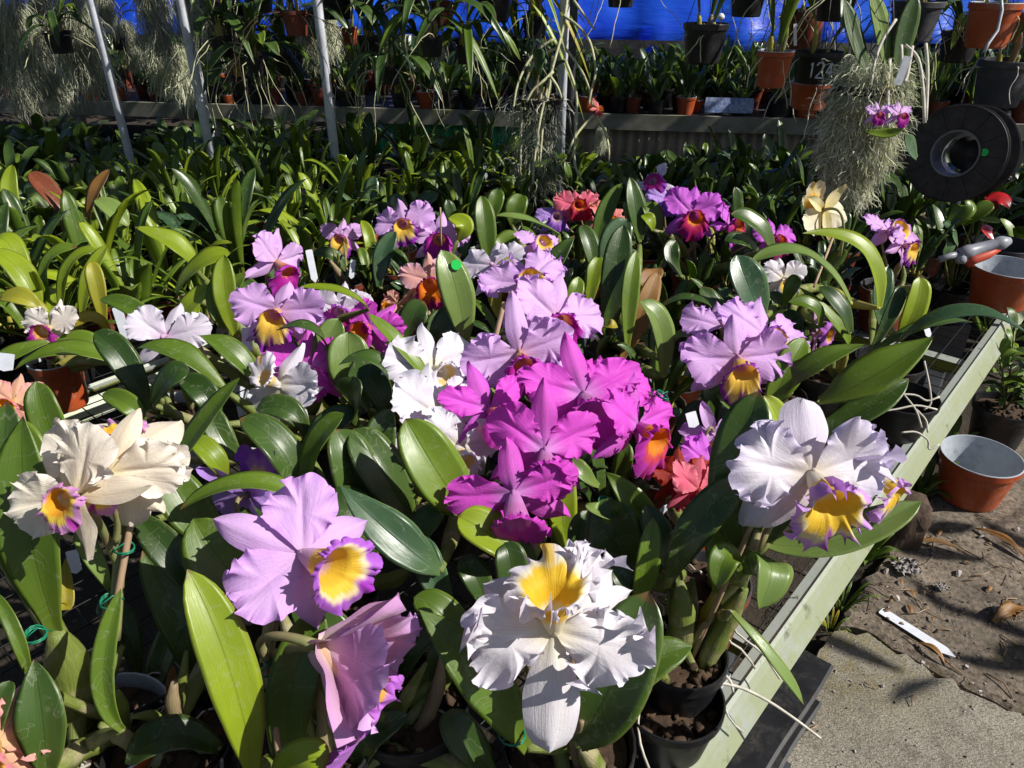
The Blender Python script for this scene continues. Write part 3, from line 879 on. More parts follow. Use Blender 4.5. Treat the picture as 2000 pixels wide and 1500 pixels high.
def brushed_mat():
    k = NT('brushed concrete')
    ob = k.coord('Object')
    st = k.t.nodes.new('ShaderNodeMapping'); st.inputs['Rotation'].default_value = (0, 0, R(28)); st.inputs['Scale'].default_value = (110, 330, 90); k.l(ob, st.inputs['Vector'])
    br = k.noise(1.0, 3, 0.6, st.outputs[0], 0.6)
    a = k.noise(4, 6, 0.62, ob); gr = k.noise(260, 5, 0.8, ob); c2 = k.noise(34, 6, 0.7, ob)
    col = k.mix(k.ramp(a, [(0.3, (0.0,) * 3), (0.7, (1.0,) * 3)]), (0.40, 0.36, 0.29), (0.66, 0.60, 0.49))
    col = k.mix(k.math('MULTIPLY', k.ramp(c2, [(0.5, (0.0,) * 3), (0.68, (1.0,) * 3)]), 0.5), col, (0.13, 0.11, 0.08))
    col = k.mix(k.math('MULTIPLY', k.ramp(br, [(0.34, (1.0,) * 3), (0.46, (0.0,) * 3)]), 0.5), col, (0.075, 0.06, 0.042))
    col = k.mix(k.math('MULTIPLY', k.ramp(gr, [(0.5, (0.0,) * 3), (0.62, (1.0,) * 3)]), 0.6), col, (0.10, 0.085, 0.065))
    vo = k.t.nodes.new('ShaderNodeTexVoronoi'); vo.inputs['Scale'].default_value = 150; k.l(ob, vo.inputs['Vector'])
    col = k.mix(k.math('MULTIPLY', k.ramp(vo.outputs['Distance'], [(0.10, (1.0,) * 3), (0.2, (0.0,) * 3)]), 0.5), col, (0.5, 0.47, 0.41))
    sp = k.t.nodes.new('ShaderNodeVectorMath'); sp.operation = 'DISTANCE'; k.l(ob, sp.inputs[0]); cc = G(1625, 1270, 0.0); sp.inputs[1].default_value = (cc.x, cc.y, 0.04)
    mo = k.math('MULTIPLY', k.ramp(sp.outputs['Value'], [(0.03, (1.0,) * 3), (0.24, (0.0,) * 3)]), k.ramp(k.noise(26, 5, 0.7, ob), [(0.4, (0.0,) * 3), (0.6, (1.0,) * 3)]))
    col = k.mix(k.math('MULTIPLY', mo, 0.7), col, (0.30, 0.25, 0.07))
    k.base(col); k.rough(0.94)
    k.bump(k.math('ADD', k.math('MULTIPLY', br, 0.9), k.math('ADD', k.math('MULTIPLY', gr, 0.7), k.math('MULTIPLY', c2, 0.8))), 1.0, 0.012)
    return k.m


def slab(name, poly, z0, z1, mat, jit=0.006, seed=0):
    """a cast slab with a slightly broken outline"""
    g = np.random.default_rng(seed)
    pts = []
    for i in range(len(poly)):
        a, b = poly[i], poly[(i + 1) % len(poly)]
        n = max(2, int((b - a).length / 0.02))
        n = min(n, 120)
        for k in range(n):
            q = a.lerp(b, k / n)
            j = jit * (0.4 + 0.6 * abs(math.sin(k * 0.7)))
            pts.append((q.x + g.normal() * j, q.y + g.normal() * j))
    n = len(pts)
    c = np.mean(pts, 0)
    inner = [(p[0] + (c[0] - p[0]) * 0.012, p[1] + (c[1] - p[1]) * 0.012) for p in pts]
    v = [(p[0], p[1], z0) for p in pts] + [(p[0], p[1], z1 - 0.006) for p in pts] + [(p[0], p[1], z1) for p in inner]
    f = [[i, (i + 1) % n, n + (i + 1) % n, n + i] for i in range(n)] + [[n + i, n + (i + 1) % n, 2 * n + (i + 1) % n, 2 * n + i] for i in range(n)]
    me = bpy.data.meshes.new(name)
    me.from_pydata(v, [], f + [list(range(2 * n, 3 * n))])
    me.materials.append(mat); me.update()
    o = bpy.data.objects.new(name, me); COL.objects.link(o)
    return tag(o, kind='structure')


gm = MB()
xs = np.linspace(-30, 30, 61); ys = np.linspace(-12, 48, 61)
gx, gy = np.meshgrid(xs, ys, indexing='ij')
gm.grid(np.stack([gx, gy, 0.004 * np.sin(gx * 3) * np.cos(gy * 2.3)], -1))
tag(gm.build('ground', soil_mat()), kind='structure')
slab('concrete_path', [G(1395, 1620, 0.03), G(1432, 1490, 0.03), G(1510, 1392, 0.03), G(1570, 1316, 0.03), G(1622, 1240, 0.03), G(1690, 1242, 0.03), G(1790, 1300, 0.03), G(1905, 1365, 0.03), G(2200, 1500, 0.03), G(2300, 1900, 0.03)], 0.0, 0.042, brushed_mat(), 0.007, 3)
slab('soiled_path', [G(1640, 1222, 0.02), G(1700, 1130, 0.02), G(1740, 1062, 0.02), G(1800, 1000, 0.02), G(1905, 860, 0.02), G(2010, 730, 0.02), G(2500, 700, 0.02), G(2600, 1500, 0.02), G(2230, 1505, 0.02), G(1900, 1352, 0.02), G(1790, 1290, 0.02), G(1690, 1232, 0.02)], 0.0, 0.026, dirt_slab_mat(), 0.005, 4)

RAIL = None


def rail_mat():
    k = NT('galvanised rail')
    ob = k.coord('Object')
    a = k.noise(11, 5, 0.65, ob); b = k.noise(70, 4, 0.7, ob)
    geo = k.t.nodes.new('ShaderNodeNewGeometry')
    sp = k.t.nodes.new('ShaderNodeSeparateXYZ'); k.l(geo.outputs['Normal'], sp.inputs[0])
    side = k.ramp(sp.outputs[2], [(0.2, (1.0,) * 3), (0.8, (0.25,) * 3)])
    al = k.math('MULTIPLY', k.ramp(k.math('ADD', a, k.math('MULTIPLY', b, 0.3)), [(0.38, (0.0,) * 3), (0.62, (1.0,) * 3)]), side)
    col = k.mix(b, (0.28, 0.31, 0.325), (0.42, 0.45, 0.47))
    col = k.mix(al, col, (0.23, 0.26, 0.04))
    dk = k.ramp(k.noise(24, 5, 0.7, ob), [(0.6, (0.0,) * 3), (0.72, (1.0,) * 3)])
    col = k.mix(k.math('MULTIPLY', dk, 0.7), col, (0.05, 0.055, 0.02))
    k.base(col); k.rough(0.48); k.b.inputs['Metallic'].default_value = 0.15
    k.bump(b, 0.25, 0.002)
    return k.m


RAILM = rail_mat()
MESHM = simple('mesh wire', (0.022, 0.022, 0.02), 0.5, 0.6, 60, metallic=0.4)
WOODP = simple('weathered rail paint', (0.30, 0.29, 0.25), 0.75, 0.45, 9, 0.2, c2=(0.13, 0.14, 0.09))


def rail_profile(mb, s0, s1, t0, z0, sgn=1, h=0.038):
    """angle section along the bench: flange on top, sloping face outside"""
    prof = [(-0.027, 0.000), (-0.014, 0.001), (-0.009, 0.006), (-0.004, 0.001), (0.004, -0.010), (0.022, -h), (0.018, -h - 0.001), (0.000, -0.012), (-0.027, -0.004)]
    n = 40
    pts = np.zeros((n, len(prof), 3))
    for i, s in enumerate(np.linspace(s0, s1, n)):
        for j, (a, b) in enumerate(prof):
            q = B2(s, t0 + sgn * a, z0 + b)
            pts[i, j] = (q.x, q.y, q.z)
    mb.grid(pts, closed_j=True, flip=sgn > 0)
    return mb


def bench(label, s0, s1, t0, t1, z=0.35, cell=(0.05, 0.05), rails=(True, True)):
    root = empty('nursery_bench', B2((s0 + s1) / 2, (t0 + t1) / 2, 0), label, 'bench')
    lo = root.location.copy()
    for on, tt, sg in ((rails[1], t1, 1), (rails[0], t0, -1)):
        if on: rail_profile(MB(), s0, s1, tt, z + 0.004, sg).build('rail', RAILM, root, lo, smooth=False)
    wm = MB()
    for t in np.arange(t0 + 0.03, t1 - 0.01, cell[0]):
        wm.tube([B2(s0, t, z), B2((s0 + s1) / 2, t, z - 0.002), B2(s1, t, z)], 0.0014, 4, cap=False)
    for s in np.arange(s0 + 0.02, s1, cell[1]):
        wm.tube([B2(s, t0 + 0.02, z - 0.0028), B2(s, t1 - 0.02, z - 0.0028)], 0.0014, 4, cap=False)
    wm.build('wire_mesh', MESHM, root, lo)
    for s in np.arange(s0 + 0.25, s1, 1.15):
        lb = MB()
        for t in (t0 + 0.06, t1 - 0.08):
            lb.box(B2(s, t, (z - 0.02) / 2), (0.035, 0.035, z - 0.03), ROT_B)
        MB().box(B2(s, (t0 + t1) / 2, z - 0.022), (0.035, t1 - t0 - 0.06, 0.03), ROT_B).build('cross_bar', RAILM, root, lo, smooth=False)
        for t in (t0 + 0.06, t1 - 0.08):
            MB().box(B2(s, t, (z - 0.04) / 2), (0.035, 0.035, z - 0.042), ROT_B).build('leg', STEEL, root, lo, smooth=False)
    return root


LB_Z = 0.25
_q = G(105, 812, LB_Z)
LB_T = _q.dot(NV)
bench('low wire mesh bench with an algae stained metal rail along the concrete path', -0.6, 3.05, LB_T + 0.12, -0.198)
bench('lower wire mesh bench across the narrow gap, packed with green unflowered orchids', -0.2, 2.75, LB_T - 1.6, LB_T, LB_Z)

# long rear bench with a weathered board front and corrugated skirting
RB0, RB1 = Vector((4.6, 4.42, 0)), Vector((-4.6, 5.75, 0))
RD = (RB1 - RB0).normalized(); RN = Vector((RD.y, -RD.x, 0))
if RN.y > 0: RN = -RN


def RP(a, b, z=0.0):
    """a metres along the rear bench from its east end, b metres behind its front edge"""
    return RB0 + RD * a - RN * b + Vector((0, 0, z))


RROT = Matrix((tuple(RD), tuple(RN), (0, 0, 1))).transposed()
RZ = 0.36
rb = empty('rear_bench', RP(4.6, 0.5), 'long rear bench with a weathered pale board front, lined with small pots', 'bench')
lo = rb.location.copy()
for k in range(4):
    MB().box(RP(1.15 + 2.32 * k, 0, RZ - 0.045), (2.314, 0.03, 0.095), RROT).build('front_board', WOODP, rb, lo, smooth=False)
MB().box(RP(4.65, 0.52, RZ - 0.03), (9.2, 0.98, 0.03), RROT).build('bench_top', POT_GREY, rb, lo, smooth=False)
for k in range(9):
    MB().box(RP(0.3 + 1.1 * k, 0.3, 0.15), (0.06, 0.06, 0.30), RROT).build('leg', STEEL, rb, lo, smooth=False)


def corrugated(name, a0, a1, b, z0, z1, mat, label, cat):
    n = int((a1 - a0) / 0.008)
    pts = np.zeros((2, n, 3))
    for i, a in enumerate(np.linspace(a0, a1, n)):
        q = RP(a, b + 0.009 * math.sin(a * 2 * math.pi / 0.066), 0)
        for j, z in enumerate((z0, z1)): pts[j, i] = (q.x, q.y, z)
    o = MB().grid(pts).build(name, mat)
    so = o.modifiers.new('thick', 'SOLIDIFY'); so.thickness = 0.0015
    return tag(o, label, cat)


CORR_T = simple('weathered tan sheet', (0.46, 0.39, 0.31), 0.7, 0.5, 5, 0.1, stretch=(3, 3, 0.6))
CORR_G = simple('green sheet', (0.04, 0.44, 0.19), 0.55, 0.4, 5, 0.05, stretch=(3, 3, 0.6))
corrugated('corrugated_panel', 0.2, 4.45, 0.10, 0.0, RZ - 0.05, CORR_T, 'tan weathered corrugated sheet closing the space under the rear bench', 'panel')
corrugated('corrugated_panel', 4.5, 5.75, 0.12, 0.0, RZ - 0.05, CORR_G, 'short green corrugated sheet under the rear bench by the grey pole', 'panel')


def tarp_mat():
    k = NT('blue tarpaulin')
    ob = k.coord('Object')
    a = k.noise(1.6, 4, 0.55, k.coord('Object', (0.6, 0.6, 2.2)), 0.6); b = k.noise(6, 4, 0.6, k.coord('Object', (0.5, 0.5, 3.0)))
    col = k.mix(k.ramp(a, [(0.35, (0.0,) * 3), (0.75, (1.0,) * 3)]), (0.006, 0.05, 0.72), (0.03, 0.20, 0.95))
    col = k.mix(k.math('MULTIPLY', k.ramp(b, [(0.6, (0.0,) * 3), (0.8, (1.0,) * 3)]), 0.25), col, (0.1, 0.35, 0.8))
    k.base(col); k.rough(0.38)
    nm = k.bump(k.math('ADD', a, b), 0.28, 0.05)
    k.translucent((0.01, 0.09, 0.85), 0.35, nm)
    return k.m


tn = 160
pts = np.zeros((16, tn, 3))
g = np.random.default_rng(5)
for i, a in enumerate(np.linspace(-3, 14, tn)):
    for j, z in enumerate(np.linspace(0.60, 2.7, 16)):
        sw = 0.05 * math.sin(a * 3.1 + z * 1.5) + 0.03 * math.sin(a * 9 + z * 4) + 0.02 * math.sin(a * 17 - z * 3)
        q = RP(a, 1.95 + 0.75 * (z - 0.6) + sw * (1.2 - 0.2 * z), 0)
        pts[j, i] = (q.x, q.y, z + (0.05 * math.sin(a * 1.3) if j == 0 else 0) + 0.0)
o = MB().grid(pts).build('tarpaulin', tarp_mat())
so = o.modifiers.new('thick', 'SOLIDIFY'); so.thickness = 0.0012
tag(o, 'bright blue tarpaulin hung as a wind break behind the rear bench', 'tarpaulin')


scr = MB()  # added black sheet standing in for the darkness under the tarpaulin
pts = np.zeros((2, 60, 3))
for i, a in enumerate(np.linspace(-3, 14, 60)):
    for j, z in enumerate((0.0, 0.64)):
        q = RP(a, 1.93 + 0.02 * math.sin(a * 5), 0); pts[j, i] = (q.x, q.y, z)
o = scr.grid(pts).build('added_dark_sheet', POT_BLACK)
so = o.modifiers.new('thick', 'SOLIDIFY'); so.thickness = 0.003
tag(o, 'black sheet added to darken the foot of the blue tarpaulin', 'dark sheet')

# poles
def pole(u, v, D, label, r=0.024, h=2.35, mat=None, cat='pole', z0=0.0):
    q = P(u, v, D)
    o = empty('metal_pole', (q.x, q.y, z0), label, cat)
    MB().tube([(q.x, q.y, z0), (q.x, q.y, z0 + h * 0.5), (q.x, q.y, z0 + h)], r, 14).build('tube', mat or STEEL, o, o.location)
    MB().lathe([(r, 0.30), (r + 0.006, 0.30), (r + 0.006, 0.34), (r, 0.34)], (q.x, q.y, z0), 14).build('collar', STEEL, o, o.location)
    return o


pole(640, 180, 3.0, 'sunlit grey steel pole in front of the short green corrugated sheet', 0.019)
pole(1097, 200, 3.05, 'pale steel pole behind the hanging bare roots', 0.020)
pole(1112, 200, 3.14, 'darker rusty steel pole close behind the pale one', 0.021, mat=POT_GREY)
pole(222, 180, 3.2, 'thin grey pole before the moss, beside the end of the rear bench board', 0.017)
pole(384, 160, 3.1, 'stout pale pole among hanging moss, left of the sunlit one', 0.019)
pole(397, 190, 4.45, 'second grey pole just behind the stout one in the moss', 0.022)
pole(28, 170, 5.4, 'farthest thin grey pole at the moss curtain', 0.02)
pole(108, 180, 5.4, 'thin grey pole under the mossy hanging basket', 0.02)

# ------------------------------------------------------------ flowering plants on the front bench
# --- front row
plant('white orchid with a broad yellow violet-edged lip, overhanging the rail above the concrete path', (1385, 1130), kind='b', pr=0.055,
      flowers=[((1586, 925), 330, 0.176, (0.10, 0.04, 1), -7, 'white_violet', dict(ruf=1.6, petal_ang=80, petal_w=1.08, frl=1.3, lip=1.0, bend=0.30, flare=1.05, droop=0.3, lang=34, notch=0.62, dorsal=0.88, sepw=1.55, dors_tilt=0.12, seed=11, reflex=0.04, to=(1470, 1075, 0.80), sag=0.02)),
               ((1712, 930), 220, 0.15, (0.70, -0.20, 0.65), 8, 'white_violet', dict(D=0.83, ruf=1.6, lip=0.72, parts='lpL', seed=12, to=(1480, 1075, 0.82), petal_ang=66))],
      leaves=[((1455, 1085), (1446, 930), (1482, 765), 122, 0.83, 0.80, 'd', dict(p=2, n=(-0.5, 0.35, 0.8))),
              ((1515, 960), (1530, 860), (1492, 772), 62, 0.90, 0.86, 'y', dict(n=(0.3, 0.3, 0.9))),
              ((1310, 1128), (1365, 1020), (1462, 930), 76, 0.82, 0.80, 'd', dict(br=0.012)),
              ((1480, 1055), (1620, 1058), (1800, 978), 82, 0.86, 0.84, 'p', dict(n=(0.0, 0.75, 0.65), p=2)),
              ((1445, 1130), (1420, 1085), (1400, 1150), 62, 0.80, 0.76, 'm', dict(n=(-0.2, 0.6, 0.8))),
              ((1452, 1115), (1505, 1105), (1482, 1190), 84, 0.80, 0.75, 'p', dict(p=2, n=(0.4, 0.5, 0.8))),
              ((1428, 1195), (1492, 1275), (1570, 1376), 44, 0.82, 0.80, 'p', dict(n=(0.55, 0.6, 0.5), fold=0.5)),
              ((1500, 1060), (1535, 960), (1545, 880), 66, 0.84, 0.84, 'd', dict())],
      canes=[((1345, 1300, 0.92), (1500, 955, 0.78), 0.0032)], roots=7)
plant('white orchid hanging upside down, ruffled, with a golden throat on top, in the nearest row', (1110, 1440), kind='k', pr=0.07,
      flowers=[((1082, 1232), 300, 0.170, (-0.02, 0.25, 1), 177, 'white_gold', dict(ruf=2.3, petal_ang=76, petal_w=0.98, lip=1.0, flare=1.1, droop=0.2, lang=46, notch=0.15, dorsal=1.26, sepw=1.6, dors_tilt=0.12, frl=1.4, seed=21, D=0.70, sag=0.0, to=(1120, 1430, 0.80), reflex=0.0)),
               ((1150, 1190), 190, 0.13, (0.35, 0.3, 0.9), 72, 'white_gold', dict(ruf=2.6, D=0.735, seed=22, parts='dp', petal_w=0.9, frl=1.4, to=(1120, 1430, 0.80)))],
      leaves=[((1030, 1462), (935, 1318), (820, 1192), 112, 0.74, 0.72, 'm', dict(n=(0.35, 0.4, 0.85), p=1)),
              ((1128, 1452), (1195, 1330), (1268, 1155), 150, 0.74, 0.72, 'd', dict(n=(-0.2, 0.3, 0.95), p=2)),
              ((1135, 1462), (1215, 1330), (1352, 1262), 92, 0.75, 0.74, 'm', dict(n=(0.2, 0.7, 0.7))),
              ((1240, 1190), (1262, 1110), (1275, 1010), 50, 0.84, 0.82, 'm', dict()),
              ((1005, 1230), (1000, 1120), (985, 1060), 70, 0.86, 0.85, 'd', dict())], stub=2)
plant('caned lilac orchid pair, one bloom with a yellow throat, one turned away', (600, 1440), kind='k', pr=0.07,
      flowers=[((590, 1082), 300, 0.162, (0.38, 0.22, 0.95), -58, 'lilac', dict(ruf=1.0, petal_ang=64, lip=1.0, flare=1.0, droop=0.2, lang=32, dorsal=1.15, sepw=1.25, dors_tilt=0.0, seed=31, D=0.74, to=(525, 1290, 0.79), sag=0.02, tube=0.62)),
               ((622, 1262), 410, 0.198, (0.92, -0.30, 0.12), -6, 'pink_lilac', dict(ruf=1.0, open_=0.95, petal_ang=84, petal_w=1.22, seed=33, dors_tilt=0.25, D=0.70, sepw=1.5, to=(525, 1285, 0.76), lip=1.05, tube=0.75, bend=-0.1, sag=-0.01))],
      leaves=[((492, 1505), (452, 1320), (366, 1112), 106, 0.72, 0.70, 'y', dict(n=(0.55, 0.3, 0.8), wave=0.01)),
              ((562, 1500), (572, 1340), (628, 1188), 104, 0.76, 0.76, 'm', dict(n=(0.3, 0.3, 0.9))),
              ((550, 1195), (452, 1120), (378, 1012), 128, 0.84, 0.82, 'm', dict(n=(0.2, 0.4, 0.9))),
              ((540, 1545), (585, 1492), (645, 1478), 88, 0.70, 0.68, 'y', dict(p=2)),
              ((425, 1195), (345, 1095), (265, 1008), 70, 0.84, 0.83, 'd', dict())],
      canes=[((548, 1500, 0.74), (519, 1290, 0.76), 0.0034)])
plant('cream orchid trio with yellow and pink lips beside a bamboo cane', (195, 1420), kind='o', pr=0.07,
      flowers=[((150, 968), 225, 0.14, (-0.25, 0.05, 0.95), -42, 'cream', dict(ruf=0.9, petal_ang=66, seed=41, D=0.715, to=(225, 1060, 0.80), lip=0.72, flare=1.0, lang=4, droop=0.2, sag=0.0)),
               ((212, 925), 200, 0.14, (0.15, -0.15, 0.95), 16, 'cream', dict(ruf=0.9, seed=42, D=0.75, to=(228, 1060, 0.81), lip=0.72, flare=1.0, lang=10, droop=0.2, petal_ang=72, sag=0.0)),
               ((240, 895), 200, 0.145, (0.1, 0.35, 0.9), 176, 'cream', dict(ruf=1.0, seed=43, D=0.80, to=(232, 1060, 0.83), lip=0.8, flare=0.85, lang=52, notch=0.5, petal_ang=72, petal_w=0.75, sepw=1.6, sag=0.0))],
      leaves=[((108, 1232), (52, 1010), (45, 812), 124, 0.77, 0.74, 'm', dict(n=(0.2, 0.25, 0.95), p=1, br=0.02)),
              ((240, 1425), (202, 1325), (236, 1150), 46, 0.72, 0.72, 'm', dict(n=(0.3, 0.2, 0.9), fold=0.5)),
              ((95, 1520), (82, 1400), (66, 1288), 96, 0.72, 0.72, 'd', dict(n=(0.2, 0.3, 0.9), p=1)),
              ((60, 1335), (34, 1245), (-12, 1155), 30, 0.74, 0.74, 'm', dict()),
              ((215, 1150), (182, 1085), (150, 1030), 40, 0.84, 0.84, 'p', dict()),
              ((-25, 1060), (2, 920), (12, 785), 90, 0.82, 0.80, 'd', dict()),
              ((120, 1130), (130, 1180), (128, 1090), 34, 0.86, 0.86, 'Y', dict(bulb=0))],
      canes=[((205, 1300, 0.83), (262, 983, 0.81), 0.0040)], roots=8, stub=4)
plant('peach orchid bloom cut by the picture edge, low in the corner', (-60, 1560), kind='k',
      flowers=[((-6, 1452), 130, 0.108, (0.35, 0.25, 0.9), 20, 'apricot', dict(ruf=1.6, seed=51, D=0.70, flare=1.15, lip=1.1))],
      leaves=[((-40, 1520), (-10, 1400), (20, 1330), 60, 0.72, 0.72, 'd')])
plant('lilac orchid seen from behind, half hidden under a long arching leaf', (500, 1130), kind='k',
      flowers=[((485, 965), 150, 0.135, (0.25, 0.25, -0.9), 172, 'violet', dict(ruf=0.8, seed=61, D=0.95, to=(520, 1100, 1.0), dors_tilt=0.0, dorsal=1.0))],
      leaves=[((645, 1010), (500, 945), (352, 996), 60, 0.90, 0.86, 'm', dict(n=(0.1, 0.85, 0.5), fold=0.35)),
              ((440, 935), (414, 890), (368, 852), 50, 0.95, 0.94, 'y', dict(n=(0.5, 0.4, 0.7))),
              ((440, 1065), (372, 1000), (318, 905), 92, 0.92, 0.90, 'm', dict(n=(0.3, 0.5, 0.8), label='glossy sunlit leaf')),
              ((585, 985), (550, 880), (468, 818), 78, 0.98, 0.96, 'd', dict(n=(0.5, 0.4, 0.75))),
              ((598, 985), (612, 880), (672, 808), 62, 0.98, 0.95, 'm', dict(n=(-0.4, 0.4, 0.8)))])
# --- centre cluster
plant('deep magenta orchid cluster in the middle, several large blooms crowded together', (1080, 985), kind='k', pr=0.075,
      flowers=[((1064, 880), 215, 0.168, (0.1, -0.05, 1), 4, 'magenta', dict(ruf=0.8, seed=71, D=0.93, petal_ang=62, petal_w=0.80, lip=0.85, droop=0.5, lang=30, dorsal=1.1, open_=-0.1, dors_tilt=0.2, sag=0.0)),
               ((1004, 962), 205, 0.170, (-0.1, -0.12, 1), -8, 'magenta', dict(ruf=0.8, seed=72, D=0.905, petal_ang=84, petal_w=0.68, lip=0.95, droop=0.5, lang=42, flare=0.95, dorsal=0.8, open_=-0.1)),
               ((1140, 772), 235, 0.176, (0.1, 0.1, 1), -6, 'magenta', dict(ruf=0.85, seed=73, D=1.0, petal_ang=68, petal_w=0.76, lip=0.95, droop=0.5, lang=30, dorsal=1.1)),
               ((955, 800), 180, 0.15, (0.45, 0.1, 0.85), -14, 'magenta_orange', dict(ruf=0.6, seed=74, D=1.02, petal_w=0.6, lip=0.8)),
               ((1246, 832), 190, 0.15, (0.7, 0.0, 0.7), 6, 'magenta_orange', dict(ruf=1.0, seed=75, D=1.0, lip=1.0)),
               ((1205, 770), 150, 0.14, (0.4, 0.35, 0.85), 0, 'magenta', dict(ruf=0.8, seed=76, D=1.06, parts='dpp'))],
      leaves=[((912, 1005), (852, 920), (792, 818), 112, 0.96, 0.93, 'm', dict(n=(0.1, 0.45, 0.9), p=2)),
              ((1042, 1092), (962, 1045), (895, 1008), 92, 0.92, 0.90, 'y', dict(n=(0.1, 0.6, 0.8), p=2)),
              ((1120, 1080), (1098, 1010), (1110, 900), 60, 0.98, 0.97, 'y', dict()),
              ((1170, 950), (1140, 925), (1115, 895), 36, 0.98, 0.97, 'p', dict(bulb=0)),
              ((1290, 1112), (1252, 1005), (1182, 922), 66, 0.90, 0.88, 'm', dict(n=(-0.3, 0.4, 0.85), p=1)),
              ((1228, 1132), (1205, 1060), (1188, 972), 122, 0.90, 0.87, 'd', dict(n=(-0.2, 0.35, 0.9), p=2, fold=0.4)),
              ((1185, 1020), (1168, 1000), (1145, 985), 60, 0.86, 0.85, 'p', dict(bulb=0, p=1, n=(0, 0.9, 0.4)))])
plant('lilac orchid with a crimson frilled lip, tall in the centre above the magenta cluster', (1075, 800), kind='g', pr=0.085,
      flowers=[((1085, 620), 205, 0.165, (0.45, 0.0, 0.9), 18, 'lilac_magenta', dict(ruf=1.0, seed=81, D=1.18, petal_ang=72, lip=0.95, droop=0.35)),
               ((1015, 690), 230, 0.172, (0.1, -0.2, 0.95), -12, 'lilac_magenta', dict(ruf=1.0, seed=82, D=1.10, petal_ang=82, lip=0.8, dorsal=1.1)),
               ((1030, 552), 200, 0.165, (-0.05, 0.55, 0.85), -20, 'lilac', dict(ruf=1.3, seed=83, D=1.24, lip=0.8)),
               ((965, 520), 110, 0.13, (-0.3, 0.3, 0.8), -10, 'white_magenta', dict(ruf=0.8, seed=84, D=1.36, parts='dlpp'))],
      leaves=[((908, 665), (893, 575), (862, 488), 70, 1.25, 1.22, 'p', dict(n=(0.15, 0.3, 0.95), p=0, stick=(0.80, 0.0085, STICKER), fold=0.18)),
              ((975, 620), (968, 560), (1000, 500), 36, 1.3, 1.28, 'y', dict()),
              ((1040, 575), (1080, 515), (1122, 460), 48, 1.4, 1.38, 'd', dict(n=(-0.3, 0.3, 0.9), p=1)),
              ((850, 700), (870, 640), (900, 600), 60, 1.28, 1.26, 'd', dict())],
      canes=[((960, 690, 1.16), (985, 590, 1.16), 0.004)])
plant('pure white orchid spray facing the magenta blooms, left of centre', (860, 950), kind='k',
      flowers=[((848, 722), 180, 0.16, (0.55, 0.2, 0.8), -8, 'white', dict(ruf=0.9, seed=91, D=1.12, lip=0.9, petal_ang=60)),
               ((852, 812), 185, 0.16, (0.6, 0.05, 0.8), -2, 'white', dict(ruf=0.9, seed=92, D=1.06, lip=0.9, petal_ang=62)),
               ((893, 872), 120, 0.13, (0.5, -0.2, 0.85), 10, 'white', dict(ruf=1.1, seed=93, D=1.0, lip=1.0, parts='lppL'))],
      leaves=[((845, 760), (795, 690), (718, 612), 38, 1.12, 1.1, 'm', dict(n=(0.5, 0.5, 0.7))),
              ((770, 770), (735, 705), (662, 712), 48, 1.1, 1.08, 'd', dict(n=(0.1, 0.8, 0.5))),
              ((700, 830), (690, 775), (690, 735), 84, 1.06, 1.02, 'd', dict(p=2, n=(-0.2, 0.7, 0.6))),
              ((700, 1010), (690, 920), (655, 838), 96, 1.0, 0.98, 'd', dict(n=(0.4, 0.3, 0.85), p=2)),
              ((800, 1010), (745, 920), (690, 838), 100, 1.0, 0.99, 'd', dict(n=(0.3, 0.5, 0.8), p=2)),
              ((860, 1115), (772, 1052), (664, 948), 92, 0.88, 0.86, 'b', dict(n=(0.2, 0.5, 0.85), p=1)),
              ((780, 790), (830, 760), (880, 700), 40, 1.18, 1.16, 'd', dict())])
plant('broad lilac orchid with an orange-gold lip, behind the folded white one', (560, 745), kind='k',
      flowers=[((545, 608), 190, 0.17, (0.0, 0.1, 1), 6, 'lilac_gold', dict(ruf=0.9, seed=101, D=1.27, petal_ang=76, lip=0.82, droop=0.8, dorsal=0.7))],
      leaves=[((720, 605), (672, 572), (588, 560), 36, 1.34, 1.3, 'y', dict(n=(0.1, 0.8, 0.5))),
              ((640, 680), (602, 640), (540, 645), 44, 1.2, 1.18, 'd', dict(n=(0.1, 0.85, 0.4))),
              ((460, 655), (440, 575), (438, 498), 48, 1.36, 1.34, 'y', dict()),
              ((330, 640), (368, 600), (408, 556), 46, 1.38, 1.36, 'y', dict()),
              ((382, 525), (342, 478), (264, 444), 60, 1.46, 1.42, 'y', dict(n=(0.3, 0.7, 0.6), p=1)),
              ((345, 572), (388, 520), (450, 494), 60, 1.42, 1.4, 'y', dict(n=(-0.1, 0.6, 0.75))),
              ((440, 640), (425, 600), (420, 540), 40, 1.36, 1.36, 'm', dict())])
plant('white orchid with drooping petals in front of a violet-purple bloom', (585, 860), kind='k',
      flowers=[((606, 722), 135, 0.15, (0.15, 0.15, 0.95), -6, 'magenta', dict(ruf=0.6, seed=112, D=1.2, lip=0.8, petal_ang=70)),
               ((545, 752), 140, 0.145, (-0.35, 0.0, 0.9), 150, 'white', dict(ruf=0.9, seed=111, D=1.13, lip=0.8))],
      leaves=[((510, 760), (455, 690), (388, 655), 56, 1.16, 1.14, 'm', dict(n=(0.2, 0.7, 0.65), p=1)),
              ((442, 765), (350, 690), (262, 682), 62, 1.12, 1.1, 'm', dict(n=(0.2, 0.8, 0.55), p=1)),
              ((270, 1025), (352, 890), (467, 738), 58, 0.93, 0.90, 'm', dict(n=(-0.3, 0.5, 0.8))),
              ((695, 790), (682, 715), (680, 648), 88, 1.22, 1.2, 'p', dict(n=(0.2, 0.3, 0.9))),
              ((640, 745), (640, 680), (662, 622), 62, 1.24, 1.22, 'p', dict(n=(0.3, 0.3, 0.9))),
              ((300, 790), (330, 740), (370, 725), 58, 1.08, 1.06, 'd', dict())])
